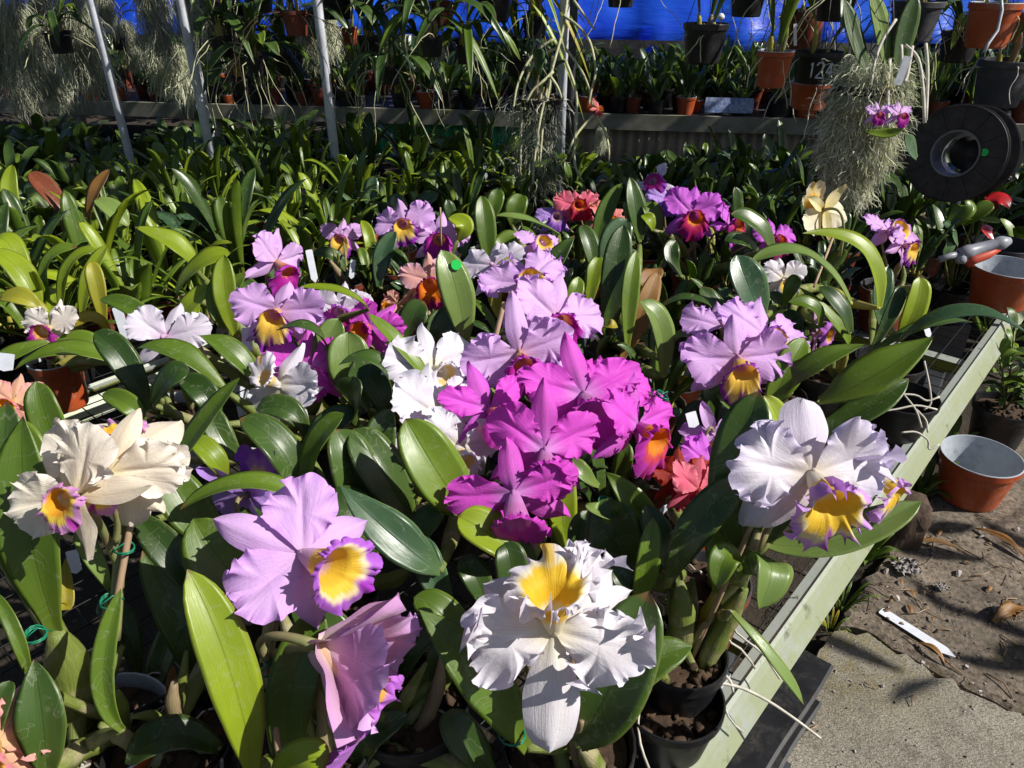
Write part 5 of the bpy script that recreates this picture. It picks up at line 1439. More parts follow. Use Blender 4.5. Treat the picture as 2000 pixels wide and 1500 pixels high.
# ------------------------------------------------------------ unseen shade blocker added overhead to darken the rear
SUNLIT = [(P(640, 180, 3.0), 0.15), (P(222, 180, 3.2), 0.12), (P(384, 160, 3.1), 0.14), (P(1097, 200, 3.05), 0.10)]
CLEAR = []  # gaps kept in the added blocker so these spots catch the sun
for q_, rad_ in SUNLIT:
    for z_ in np.arange(0.15, 1.15, 0.08): CLEAR.append((Vector((q_.x, q_.y, z_)), rad_))
for u_, v_, d_, r2 in ((1060, 150, 2.75, 0.16), (1090, 60, 2.75, 0.16), (1030, 250, 2.75, 0.16), (1150, 130, 2.75, 0.16), (1050, 330, 2.8, 0.16), (1097, 300, 3.05, 0.1), (1097, 150, 3.05, 0.1), (1700, 180, 1.8, 0.2), (1690, 260, 1.8, 0.2), (1720, 330, 1.8, 0.2), (303, 150, 4.2, 0.12), (342, 150, 4.1, 0.12), (640, 70, 3.75, 0.12), (60, 60, 3.8, 0.12), (150, 60, 3.6, 0.10), (1515, 140, 2.2, 0.06), (1945, 60, 2.15, 0.08), (1870, 300, 2.15, 0.1)):
    CLEAR.append((P(u_, v_, d_), r2))


def shade():
    g = np.random.default_rng(61)
    z = 2.45
    off = SUN_V * ((z - 0.6) / SUN_V.z)
    mb = MB()
    st = 0.13
    for x in np.arange(-5.0, 3.4, st):
        for y in np.arange(1.9, 6.1, st):
            xx, yy = x + g.uniform(-0.5, 0.5) * st, y + g.uniform(-0.5, 0.5) * st
            if yy < 2.0 + 0.25 * math.sin(xx * 3): p = 0.0
            elif xx < -0.1: p = 0.16 if yy < 2.4 else 0.52 if yy < 3.0 else 0.80
            elif xx < 0.9: p = 0.62
            else: p = 0.66
            if -0.1 < xx < 0.5 and 2.45 < yy < 3.05: p = 0.12
            if 0.75 < xx < 1.5 and yy < 2.45: p = 0.04
            if xx < -2.2: p *= 0.85
            if 4.35 < yy: p = max(p, 0.80)
            cx_, cy_ = xx + off.x, yy + off.y
            if any((cx_ - (q_.x + SUN_V.x * (z - q_.z) / SUN_V.z)) ** 2 + (cy_ - (q_.y + SUN_V.y * (z - q_.z) / SUN_V.z)) ** 2 < r2 * r2 for q_, r2 in CLEAR): p *= 0.05
            if g.uniform() < p:
                n = 7; a = np.sort(g.uniform(0, 6.28, n)); r = st * g.uniform(0.5, 1.05, n)
                c = np.array([xx + off.x, yy + off.y, z + g.uniform(0, 0.05)])
                v = np.stack([c[0] + r * np.cos(a), c[1] + r * np.sin(a), np.full(n, c[2])], 1)
                mb.add(np.concatenate([c[None], v]), [[0, i + 1, (i + 1) % n + 1] for i in range(n)])
    o = mb.build('added_shade_blocker', POT_BLACK, smooth=False)
    tag(o, 'unseen ragged shade blocker added above the rear benches', 'shade blocker')
    # an unseen leafy branch, added to cast dapples on the concrete
    mb = MB()
    for k in range(26):
        tgt = G(g.uniform(1680, 2150), g.uniform(1000, 1330), 0.04)
        if g.uniform() < 0.35: tgt = tgt + Vector((0.35, 0, 0))
        c = tgt + SUN_V * g.uniform(1.9, 2.5)
        d = Vector(tuple(g.normal(size=3))); d.z -= 0.4; d.normalize()
        L = g.uniform(0.10, 0.22)
        leaf_mesh(mb, c, c + d * L / 2 + Vector((0, 0, 0.01)), c + d * L, g.uniform(0.03, 0.06), (g.normal() * 0.3, g.normal() * 0.3, 1), nu=7, nv=3, thick=0, seed=k, prof=1)
    a = G(1900, 1050, 0) + SUN_V * 2.2
    mb.tube([a, a + Vector((0.5, 0.25, 0.06)), a + Vector((1.1, 0.4, 0.25))], [0.003, 0.005, 0.010], 5)
    tag(mb.build('added_dapple_branch', LEAF_MID), 'unseen leafy branch added to dapple the concrete path', 'added branch')


shade()

# ------------------------------------------------------------ moss, roots and hanging pots
def moss_mat():
    k = NT('grey moss')
    rnd = k.t.nodes.new('ShaderNodeAttribute'); rnd.attribute_name = 'Col'
    k.base(rnd.outputs[0]); k.rough(0.9)
    k.translucent(rnd.outputs[0], 0.2)
    return k.m


MOSS = moss_mat()


def moss_mesh(mb, seed, n, H, Rx, width=0.0011, top=0.15, flare=0.5, pale=1.0, hollow=0.0, z0=0.0, curl=0.55, grav=0.33, len_=(0.12, 0.42)):
    g = np.random.default_rng(seed)
    m = 9
    for k in range(n):
        a = g.uniform(0, 6.28); q = math.sqrt(g.uniform(hollow, 1))
        z = -H * g.uniform(0, 1) ** 1.3 * 0.8
        prof = (0.75 + flare * math.sin(min(1, (-z / H) + 0.15) * 2.6))
        p = np.array([Rx * q * math.cos(a) * prof, Rx * q * math.sin(a) * prof, z + z0 + g.uniform(-0.02, 0.02)])
        L = H * g.uniform(*len_)
        d = np.array([math.cos(a), math.sin(a), 0]) * g.uniform(0, 0.9) + np.array([0, 0, -0.4])
        ax = g.normal(size=3)
        pts = np.zeros((m, 2, 3))
        sd = np.cross(d, g.normal(size=3)); sd /= np.linalg.norm(sd) + 1e-9
        w = width * g.uniform(0.6, 1.5)
        for i in range(m):
            pts[i, 0] = p - sd * w; pts[i, 1] = p + sd * w * (0.9 if i < m - 1 else -0.8)
            d = d + g.normal(size=3) * curl + np.array([0, 0, -grav])
            d /= np.linalg.norm(d)
            p = p + d * L / m
        c = np.array([0.30, 0.31, 0.235]) * g.uniform(0.55, 1.35) * pale * np.array([1, 1, g.uniform(0.8, 1.1)])
        mb.grid(pts, None, np.tile(c, (m, 2, 1)))
    return mb


protos = []
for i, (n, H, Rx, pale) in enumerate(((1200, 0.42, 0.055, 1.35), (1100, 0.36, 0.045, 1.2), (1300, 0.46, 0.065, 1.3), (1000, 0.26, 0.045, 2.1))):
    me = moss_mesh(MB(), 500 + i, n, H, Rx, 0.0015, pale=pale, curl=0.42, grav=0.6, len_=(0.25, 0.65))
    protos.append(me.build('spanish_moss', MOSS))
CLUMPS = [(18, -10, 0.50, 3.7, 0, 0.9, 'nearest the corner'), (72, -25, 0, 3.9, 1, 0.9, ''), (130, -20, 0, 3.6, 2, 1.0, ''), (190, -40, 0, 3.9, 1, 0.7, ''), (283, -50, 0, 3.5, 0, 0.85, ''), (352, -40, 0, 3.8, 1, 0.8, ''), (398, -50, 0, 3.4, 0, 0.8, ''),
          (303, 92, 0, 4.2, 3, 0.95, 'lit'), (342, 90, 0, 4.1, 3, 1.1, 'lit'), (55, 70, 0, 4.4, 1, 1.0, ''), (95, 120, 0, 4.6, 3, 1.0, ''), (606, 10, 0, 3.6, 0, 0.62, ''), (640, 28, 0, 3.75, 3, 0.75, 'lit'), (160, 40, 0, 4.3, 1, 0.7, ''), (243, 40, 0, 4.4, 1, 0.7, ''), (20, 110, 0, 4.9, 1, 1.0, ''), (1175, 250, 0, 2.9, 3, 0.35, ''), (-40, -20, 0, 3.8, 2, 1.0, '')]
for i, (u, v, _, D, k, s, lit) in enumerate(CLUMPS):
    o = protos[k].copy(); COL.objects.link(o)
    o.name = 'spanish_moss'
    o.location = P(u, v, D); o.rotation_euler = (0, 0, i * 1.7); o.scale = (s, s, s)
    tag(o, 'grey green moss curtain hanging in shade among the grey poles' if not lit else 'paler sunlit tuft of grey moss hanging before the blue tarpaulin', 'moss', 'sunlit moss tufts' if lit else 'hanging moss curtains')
for p_ in protos: bpy.data.objects.remove(p_)


def hang_wire(root, loc, r, h, top_z=1.95, n=3):
    mb = MB()
    apex = Vector((loc.x, loc.y, loc.z + h + 0.22))
    for k in range(n):
        a = 6.283 * k / n + 0.4
        mb.tube([Vector((loc.x + r * math.cos(a), loc.y + r * math.sin(a), loc.z + h * 0.95)), apex], 0.0011, 4)
    mb.tube([apex, Vector((loc.x, loc.y, top_z))], 0.0012, 4)
    mb.build('hanger', WIRE, root, root.location)


def hanging(label, u, v, wpx, D, hr, kind, nl=0, ll=0.2, lw=0.035, lm='dm', seed=0, spread=1.0, arch=0.5, nroots=6, rl=0.16, rmat=None, axis=None, cat='hanging plant', prof=0):
    """hanging pot: u, v of the mouth's centre, its width in pixels at depth D, height as a share of its width"""
    r = wpx * D / F_PX / 2
    h = 2 * r * hr
    q = P(u, v, D)
    loc = Vector((q.x, q.y, q.z - h))
    root = empty('hanging_pot', loc, label, cat)
    pot_mesh(MB(), loc, r, h, seg=28, axis=axis).build('pot', POTS[kind], root, loc)
    medium_mesh(MB(), loc, r * 0.92, h * 0.86, seed, n=20, lump=0.014).build('bark', BARK, root, loc)
    g = np.random.default_rng(seed)
    for i in range(nl):
        a = 2.4 * i + g.uniform(-0.4, 0.4)
        out = Vector((math.cos(a), math.sin(a), 0))
        b = loc + Vector((0, 0, h * 0.86)) + out * r * 0.4 + Vector((0, 0, g.uniform(0.02, 0.10)))
        L = ll * g.uniform(0.7, 1.2); lean = spread * g.uniform(0.3, 1)
        tip = b + (out * math.sin(lean) + Vector((0, 0, math.cos(lean)))) * L - Vector((0, 0, L * arch * g.uniform(0, 1)))
        mid = (b + tip) / 2 + Vector((0, 0, L * 0.12 * (1 + arch)))
        leaf_mesh(MB(), b, mid, tip, lw * g.uniform(0.8, 1.2), Vector((0, 0, 1)) * math.sin(lean) - out * math.cos(lean) + Vector((0, -0.2, 0.2)), 0.3, 12, 7, seed=seed + i, prof=prof, wave=0.02).build('leaf', LM[lm[g.integers(len(lm))]], root, loc)
        bulb(root, loc + Vector((0, 0, h * 0.84)) + out * r * 0.3, b, 0.007, [BULB, BULB_Y, BULB_DRY][i % 3], seed + i)
    if nroots:
        rm = MB()
        for k in range(nroots):
            a = g.uniform(0, 6.28)
            p = np.array(tuple(loc)) + np.array([r * 0.95 * math.cos(a), r * 0.95 * math.sin(a), h * g.uniform(0.7, 1.0)])
            d = np.array([math.cos(a) * 0.6, math.sin(a) * 0.6, 0.2]); path = [p.copy()]
            for s in range(9):
                d = d + g.normal(size=3) * 0.25 + np.array([0, 0, -0.35]); d /= np.linalg.norm(d)
                p = p + d * rl * 0.12; path.append(p.copy())
            rm.tube(path, g.uniform(0.0012, 0.0022), 5)
            if nroots <= 6: rm.build('root', rmat or ROOT_G, root, loc); rm = MB()
        if nroots > 6: rm.build('roots', rmat or ROOT_G, root, loc)
    hang_wire(root, loc, r, h)
    return root


def strokes(mb, lines, place, w=0.1, r=0.0012):
    """draw pen strokes given in a unit letter space on a surface; place(x, y) gives the world point"""
    for ln in lines:
        path = []
        for (x0, y0), (x1, y1) in zip(ln[:-1], ln[1:]):
            for k in range(4): path.append(place(x0 + (x1 - x0) * k / 4, y0 + (y1 - y0) * k / 4))
        path.append(place(*ln[-1]))
        mb.tube(path, r, 5)
    return mb


hanging('black hanging pot with yellowish canes, a white ball tag at its rim', 1380, 45, 84, 2.3, 0.86, 'k', 3, 0.22, 0.04, 'dm', 601, 0.5, 0.1, 3, 0.08)
rt = bpy.data.objects['hanging_pot']
bt = MB(); q = P(1408, 33, 2.26)
bt.lathe([(0.0001, -0.011), (0.006, -0.009), (0.0105, -0.004), (0.0115, 0), (0.0105, 0.004), (0.006, 0.009), (0.0001, 0.011)], q, 16)
bt.build('ball_tag', LABEL, rt, rt.location)
o = hanging('orange hanging pot with a pale rim and a white label, between two black pots', 1516, 98, 68, 2.2, 0.98, 'o', 5, 0.22, 0.045, 'dm', 602, 0.6, 0.3, 4, 0.1)
MB().box(P(1553, 68, 2.2), (0.009, 0.0015, 0.06), Matrix.Rotation(-0.2, 3, 'Y')).build('label_stake', LABEL, o, o.location, smooth=False)
hanging('brown hanging pot tilted behind the orange pot with a label', 1582, 18, 82, 2.6, 0.85, 'b', 4, 0.2, 0.05, 'dd', 603, 1.1, 0.6, 10, 0.2, axis=Matrix.Rotation(0.2, 3, 'Y'))
o = hanging('black hanging pot painted with a white number 124', 1600, 100, 92, 2.35, 0.62, 'k', 2, 0.16, 0.03, 'my', 604, 0.9, 0.3, 12, 0.16, ROOT)
loc = o.location; r_ = 92 * 2.35 / F_PX / 2; hh = 2 * r_ * 0.62


def on_pot(x, y):
    a = -math.pi / 2 - 0.18 + x * 0.95
    rr = r_ * 0.93 + 0.0004
    return Vector((loc.x + rr * math.cos(a), loc.y + rr * math.sin(a), loc.z + hh * (0.24 + 0.48 * y)))


mb = MB()
strokes(mb, [[(-0.42, 0.8), (-0.36, 1.0), (-0.36, 0.0)], [(-0.16, 0.8), (-0.08, 1.0), (0.08, 1.0), (0.14, 0.78), (0.08, 0.5), (-0.16, 0.0), (0.16, 0.0)], [(0.52, 0.0), (0.52, 1.0), (0.30, 0.35), (0.62, 0.35)]], on_pot, r=0.0028)
mb.build('number', LABEL, o, loc)
hanging('orange brown pot with dangling dry roots below the numbered black pot', 1588, 160, 80, 2.5, 0.62, 'o', 0, seed=605, nroots=10, rl=0.18, rmat=ROOT)
hanging('dark grey hanging pot wrapped in brown roots above the moss basket', 1795, 2, 92, 2.35, 0.78, 'g', 5, 0.26, 0.05, 'dm', 606, 0.9, 0.3, 16, 0.3, BARK)
o = hanging('big orange hanging pot with a grey hose looped down its side', 1948, 4, 94, 2.15, 0.86, 'o', 2, 0.2, 0.05, 'd', 607, 0.7, 0.3, 3, 0.1)
MB().tube([P(1953, -30, 2.06), P(1957, 20, 2.07), P(1948, 60, 2.07), P(1930, 85, 2.07), P(1923, 102, 2.07)], 0.0045, 8).build('hose', POT_PALE, o, o.location)
hanging('second orange pot cut by the picture edge beside the big one', 2002, 24, 60, 2.4, 0.9, 'o', 0, seed=608, nroots=6)
hanging('square looking grey pot hanging above the black cable reel', 1970, 116, 100, 2.25, 0.85, 'g', 4, 0.16, 0.03, 'dm', 609, 1.0, 0.5, 8, 0.12, ROOT)
hanging('brown pot hanging high before the blue tarpaulin, right of a fern', 861, 2, 46, 3.2, 1.0, 'b', 9, 0.36, 0.04, 'dd', 610, 1.5, 1.3, 8, 0.25)
hanging('tiny bright orange pot hanging beside the sunlit pole', 681, 52, 32, 3.4, 1.0, 'o', 3, 0.12, 0.02, 'mp', 611, 1.0, 0.5, 5, 0.1)
hanging('small orange pot half lost among dark leaves left of the sunlit pole', 548, 14, 22, 3.6, 1.2, 'o', 6, 0.30, 0.05, 'd', 612, 1.2, 0.8, 6, 0.2)
hanging('small black pot hanging beneath the moss curtain', 229, 72, 26, 4.1, 0.9, 'k', 4, 0.14, 0.025, 'my', 613, 0.9, 0.4, 5)
hanging('large black hanging pot in front of the blue tarpaulin near the moss', 447, 5, 80, 3.3, 0.85, 'k', 7, 0.3, 0.05, 'dd', 614, 1.3, 0.9, 10, 0.3)
hanging('dark hanging orchid with broad leaves left of the sunlit pole', 560, 100, 60, 3.3, 0.7, 'k', 9, 0.26, 0.06, 'ddm', 615, 1.5, 0.7, 8, 0.45, ROOT_G, prof=2)
hanging('dark hanging orchid with drooping broad leaves right of the sunlit pole', 760, 130, 40, 2.9, 0.8, 'k', 7, 0.24, 0.055, 'dd', 616, 1.7, 1.6, 6, 0.3, prof=1)
hanging('yellow green strap leaved plant hanging left of the bare roots', 965, -20, 70, 2.9, 0.8, 'k', 16, 0.42, 0.024, 'yymY', 617, 1.6, 1.7, 6, 0.2, prof=1)
hanging('green plant with fine leaves hanging by the pale steel pole', 1045, 30, 50, 3.2, 0.8, 'k', 22, 0.26, 0.026, 'mym', 618, 1.7, 1.0, 6, 0.2, prof=1)
hanging('hanging plant with dark drooping leaves under the brown pot', 842, 70, 46, 2.8, 0.8, 'k', 10, 0.34, 0.05, 'ddm', 619, 1.6, 1.5, 6, 0.3, prof=1)
hanging('dark leafy basket hanging above the corner moss', 110, 60, 50, 3.5, 0.8, 'k', 9, 0.2, 0.04, 'dmY', 620, 1.5, 1.1, 10, 0.2)
hanging('leafy black pot hanging at the top between moss and tarpaulin', 500, -30, 60, 3.2, 0.8, 'k', 9, 0.36, 0.05, 'ddm', 621, 1.6, 1.2, 8, 0.3)
hanging('dark hanging basket of broad leaves at the top near the tiny orange pot', 655, -25, 70, 3.1, 0.8, 'k', 9, 0.3, 0.05, 'dd', 622, 1.5, 1.0, 8, 0.3)
hanging('black pot of long dark leaves hanging over the numbered pot', 1640, -30, 80, 2.3, 0.8, 'k', 8, 0.3, 0.045, 'dd', 623, 1.3, 0.9, 10, 0.25)
hanging('black pot hanging at the top edge right of the white ball tag', 1465, -30, 70, 2.5, 0.8, 'k', 6, 0.32, 0.05, 'dmd', 624, 0.9, 0.9, 8, 0.25)
hanging('green leafy pot hanging in shade behind the big orange pot', 1880, 60, 70, 2.7, 0.8, 'k', 18, 0.22, 0.03, 'myd', 625, 1.5, 0.9, 6, 0.2)

hanging('dark hanging orchid with long straps just right of the stout pale pole', 430, 70, 44, 3.0, 0.8, 'k', 11, 0.30, 0.04, 'dd', 628, 1.6, 1.2, 10, 0.35, prof=1)
hanging('dark leafy pot hanging low left of the sunlit pole', 500, 110, 44, 3.0, 0.8, 'k', 12, 0.22, 0.05, 'ddm', 629, 1.6, 0.9, 10, 0.3, prof=2)
hanging('dark hanging plant with a dangling brown root bundle left of the sunlit pole', 575, 20, 50, 2.9, 0.9, 'b', 10, 0.28, 0.05, 'dd', 630, 1.5, 1.0, 16, 0.4, BARK, prof=0)
hanging('dark strap leaved pot hanging low right of the tiny orange pot', 720, 70, 44, 3.1, 0.8, 'k', 12, 0.26, 0.045, 'ddb', 631, 1.6, 1.1, 8, 0.3, prof=1)
hanging('small dark pot of drooping leaves under the yellow green straps', 910, 90, 40, 2.9, 0.8, 'k', 11, 0.26, 0.04, 'ddm', 632, 1.6, 1.1, 8, 0.3, prof=0)
hanging('dark broad leaved pot hanging at the top edge beside the brown pot', 800, -30, 60, 3.0, 0.8, 'k', 10, 0.30, 0.055, 'dd', 633, 1.6, 1.2, 8, 0.3, prof=2)
hanging('leafy black pot hanging low beneath the large black hanging pot', 470, 150, 40, 3.2, 0.8, 'k', 12, 0.2, 0.045, 'mdd', 634, 1.5, 0.8, 8, 0.25, prof=2)
hanging('dark pot of fine leaves hanging behind the bare roots', 1010, 110, 44, 3.3, 0.8, 'k', 20, 0.24, 0.028, 'dmd', 635, 1.6, 1.0, 8, 0.25, prof=1)
hanging('dark drooping plant hanging just right of the bare roots', 1215, -40, 60, 2.9, 0.8, 'k', 8, 0.26, 0.05, 'dd', 636, 1.3, 0.9, 6, 0.25)

# bare hanging roots by the pale pole
DR = 2.75
rr_ = empty('hanging_roots', P(1100, 20, DR), 'bunch of long bare orchid roots trailing down past the pale steel pole', 'roots')
RL = [[(1110, -20), (1100, 60), (1085, 110), (1070, 170), (1055, 230), (1045, 300), (1040, 360)], [(1085, 75), (1050, 95), (1025, 130), (1008, 170), (1002, 220)], [(1085, 95), (1045, 115), (1030, 150), (1020, 190), (1018, 260), (1016, 340)],
      [(1100, 30), (1130, 50), (1152, 78), (1160, 110), (1165, 140), (1155, 175), (1150, 205)], [(1120, 0), (1140, 28), (1161, 58)], [(1093, 80), (1115, 108), (1138, 140), (1152, 175), (1158, 210)], [(1080, 140), (1060, 160), (1040, 175), (1028, 200)],
      [(1160, 225), (1135, 250), (1118, 275), (1110, 300)], [(1165, 228), (1182, 255), (1190, 290), (1189, 318)], [(1080, 110), (1072, 180), (1060, 240), (1054, 330)], [(1120, 300), (1124, 330), (1138, 355)], [(1105, 120), (1128, 180), (1126, 240), (1120, 310)],
      [(1060, 170), (1052, 215), (1048, 260), (1052, 320)], [(1075, 150), (1090, 170), (1098, 195)]]
g = np.random.default_rng(71)
for ln in RL:
    dd = DR + g.uniform(-0.10, 0.10)
    pts_ = [P(u, v, dd + g.uniform(-0.01, 0.01)) for u, v in ln]
    # smooth
    fine = []
    for a, b in zip(pts_[:-1], pts_[1:]):
        for k in range(4): fine.append(a.lerp(b, k / 4))
    fine.append(pts_[-1])
    for _ in range(3): fine = [fine[0]] + [(fine[i - 1] + fine[i] * 2 + fine[i + 1]) / 4 for i in range(1, len(fine) - 1)] + [fine[-1]]
    MB().tube(fine, np.linspace(0.0058, 0.0036, len(fine)), 7).build('root', ROOT_G, rr_, rr_.location)
mz = moss_mesh(MB(), 81, 700, 0.42, 0.085, 0.0013, pale=1.2)
o = mz.build('spanish_moss', MOSS); o.location = P(1048, 190, 2.8); tag(o, 'tangled grey moss mound beneath the long bare roots', 'moss')
hanging('shallow black basket of moss beneath the long bare roots', 1055, 190, 88, 2.85, 0.5, 'k', 3, 0.1, 0.05, 'b', 626, 1.0, 0.3, 14, 0.2, ROOT)
fl_r = empty('potted_orchid', P(1150, 215, 2.75), 'small yellow and red orchid flower on the bare root tangle', 'orchid')
flower(fl_r, P(1168, 212, 2.74), 0.075, CD(0.6, 0.1, 0.7), 20, 'salmon', P(1150, 190, 2.76), 801, petal_w=0.5, hi=0)

# moss basket with pink flowers
q = P(1700, 162, 1.80)
mbk = empty('moss_basket', (q.x, q.y, q.z - 0.115), 'basket overgrown with pale grey moss and two pink flowers beside the cable reel', 'hanging basket')
pot_mesh(MB(), (q.x, q.y, q.z - 0.115), 0.080, 0.11).build('basket', POTS['k'], mbk, mbk.location)
medium_mesh(MB(), (q.x, q.y, q.z - 0.115), 0.074, 0.095, 5).build('bark', BARK, mbk, mbk.location)
mm = MB()
moss_mesh(mm, 91, 7000, 0.27, 0.084, 0.0009, pale=2.0, hollow=0.55, flare=0.10, z0=0.04)
gg = np.random.default_rng(93)
bp = np.zeros((14, 26, 3))
for i in range(14):
    for j in range(26):
        r_q = (0.078 + 0.010 * math.sin(i * 0.9) + gg.normal() * 0.005) * (0.3 if i in (0, 13) else 1) * (1 - 0.28 * max(0, i - 6) / 7)
        bp[i, j] = (r_q * math.cos(6.283 * j / 26), r_q * math.sin(6.283 * j / 26), -0.005 - 0.020 * i)
mm.grid(bp, None, np.tile(np.array([0.22, 0.22, 0.13]), (14, 26, 1)) * 1.3, closed_j=True, flip=True)
moss_mesh(mm, 92, 3000, 0.19, 0.066, 0.0009, pale=2.0, hollow=0.3, flare=0.15, z0=-0.12)
mo = mm.build('moss', MOSS, mbk); mo.location = Vector((0, 0, 0.115))
RB_ = [[(1700, 165), (1708, 120), (1722, 78), (1750, 38)], [(1768, 88), (1795, 110), (1803, 170), (1806, 240)], [(1808, 85), (1813, 140), (1808, 235)], [(1735, 250), (1733, 180), (1738, 115)], [(1760, 88), (1762, 130), (1752, 165)], [(1782, 90), (1772, 150), (1766, 160)]]
for ln in RB_:
    pts_ = [P(u, v, 1.73) for u, v in ln]; fine = []
    for a, b in zip(pts_[:-1], pts_[1:]): fine += [a.lerp(b, k / 4) for k in range(4)]
    fine.append(pts_[-1])
    for _ in range(3): fine = [fine[0]] + [(fine[i - 1] + fine[i] * 2 + fine[i + 1]) / 4 for i in range(1, len(fine) - 1)] + [fine[-1]]
    MB().tube(fine, 0.0038, 6).build('root', ROOT, mbk, mbk.location)
for i, (u, v, w) in enumerate(((1714, 222, 38), (1757, 224, 42))):
    flower(mbk, P(u, v, 1.66), w * 1.66 / F_PX * 1.4, CD(-0.1 + 0.3 * i, -0.1, 0.9), 0, 'lilac_magenta', P(1735, 170, 1.75), 820 + i, hi=0, petal_w=0.7)
for i, ((b, m_, t), w, c) in enumerate(((((1735, 150), (1720, 60), (1700, -20)), 44, 'm'), (((1750, 150), (1765, 70), (1790, -10)), 44, 'd'), (((1700, 160), (1670, 80), (1650, 0)), 40, 'd'), (((1690, 255), (1730, 262), (1765, 250)), 26, 'm'), (((1790, 310), (1775, 285), (1768, 262)), 44, 'b'))):
    leaf_mesh(MB(), P(*b, 1.77), P(*m_, 1.75), P(*t, 1.73), w * 1.77 / F_PX, CD(0.1, 0.3, 0.9), seed=i, prof=1 if i > 2 else 0).build('leaf', LM[c], mbk, mbk.location)
MB().box(P(1763, 138, 1.66), (0.018, 0.002, 0.06), Matrix.Rotation(0.15, 3, 'Y')).build('label_stake', LABEL, mbk, mbk.location, smooth=False)
hang_wire(mbk, Vector((q.x, q.y, q.z - 0.115)), 0.085, 0.11)

# pipe the pots hang from (above the picture)
for nm, a, b, lb in (('hanging_pipe', (-4.2, 3.05, 1.96), (2.2, 2.35, 1.96), 'long steel pipe overhead that carries the hanging pots and moss'), ('hanging_pipe', (-4.2, 4.1, 1.98), (2.4, 3.1, 1.98), 'second steel pipe overhead, farther from the path')):
    tag(MB().tube([a, tuple((np.array(a) + np.array(b)) / 2), b], 0.014, 10).build(nm, STEEL), lb, 'pipe')

# ------------------------------------------------------------ black cable reel
REELM = simple('black reel plastic', (0.055, 0.046, 0.046), 0.55, 0.5, 34, 0.1, c2=(0.014, 0.011, 0.014))
REELIN = simple('reel core', (0.22, 0.22, 0.25), 0.35, 0.3, 20)
D_R = 2.15
c0 = P(1865, 300, D_R)
ax = CD(-0.72, -0.22, 0.66)
xx = ax.orthogonal().normalized(); yy = ax.cross(xx)
AX = Matrix((tuple(xx), tuple(yy), tuple(ax)))
reel = empty('cable_reel', c0, 'big black plastic cable reel with two flanges and a green sticker', 'reel')
Ro, Ri, sep = 0.138, 0.062, 0.115


def flange(z0, z1):
    return [(Ri, z0), (Ro * 0.97, z0), (Ro, z0 + 0.002), (Ro, z1 - 0.002), (Ro * 0.97, z1), (Ri, z1), (Ri, z0)]


MB().lathe(flange(-0.006, 0.0), c0, 56, axis=AX).build('flange', REELM, reel, c0)
MB().lathe(flange(-sep - 0.006, -sep), c0, 56, axis=AX).build('flange', REELM, reel, c0)
MB().lathe([(Ri - 0.001, 0.001), (Ri - 0.001, -sep - 0.007), (Ri + 0.006, -sep - 0.007), (Ri + 0.006, 0.001), (Ri - 0.001, 0.001)], c0, 48, axis=AX).build('core', REELIN, reel, c0)
rb_ = MB()
for k in range(12):
    a_ = k * math.pi / 6 + 0.2
    d_ = xx * math.cos(a_) + yy * math.sin(a_)
    rb_.tube([c0 + d_ * (Ri + 0.008) + ax * 0.0004, c0 + d_ * (Ro * 0.93) + ax * 0.0004], 0.0011, 5)
for rr0, rr1 in ((Ro * 0.95, 0.0022), (Ri + 0.006, 0.0026)):
    rb_.lathe([(rr0 - 0.003, -0.001), (rr0 - 0.002, rr1), (rr0 + 0.002, rr1), (rr0 + 0.003, -0.001)], c0, 56, axis=AX)
rb_.build('rib', REELM, reel, c0)
sp_ = P(1939, 297, D_R)
sp_ = c0 + xx * (sp_ - c0).dot(xx) + yy * (sp_ - c0).dot(yy)
MB().lathe([(0.0001, 0.0022), (0.0105, 0.0022), (0.0105, 0.0004)], sp_, 20, axis=AX).build('sticker', STICKER, reel, c0)
bq = c0 - ax * (sep + 0.03)
st = MB().tube([Vector((bq.x, bq.y, 0.0)), Vector((bq.x, bq.y, 0.5)), bq + Vector((0, 0, 0.03))], 0.014, 8)
st.tube([bq, bq + ax * 0.012, bq + ax * 0.024], 0.05, 20)
st.build('stand', POT_GREY, reel, c0)

# ------------------------------------------------------------ loose pots, sprayer and things by the path
def loose_pot(label, u, v, z, r, h, kind, sticker=None, tilt_=None):
    q = G(u, v, z)
    loc = Vector((q.x, q.y, z))
    ro = empty('plant_pot', loc, label, 'pot')
    pm = MB(); pot_mesh(pm, (0, 0, 0), r, h, seg=44)
    m = pm.build('pot', POTS[kind], ro)
    if tilt_: ro.rotation_euler = tilt_
    if sticker:
        a, zz, mt = sticker
        n = Vector((math.cos(a), math.sin(a), -0.16)).normalized(); X = Vector((-math.sin(a), math.cos(a), 0)); Y = n.cross(X)
        rr = r * (0.76 + 0.22 * zz) + 0.0005
        MB().lathe([(0.0001, 0.0012), (0.011, 0.0012), (0.011, 0.0)], (rr * math.cos(a), rr * math.sin(a), zz * h), 18, axis=[tuple(X), tuple(Y), tuple(n)]).build('sticker', mt, m)
    return ro


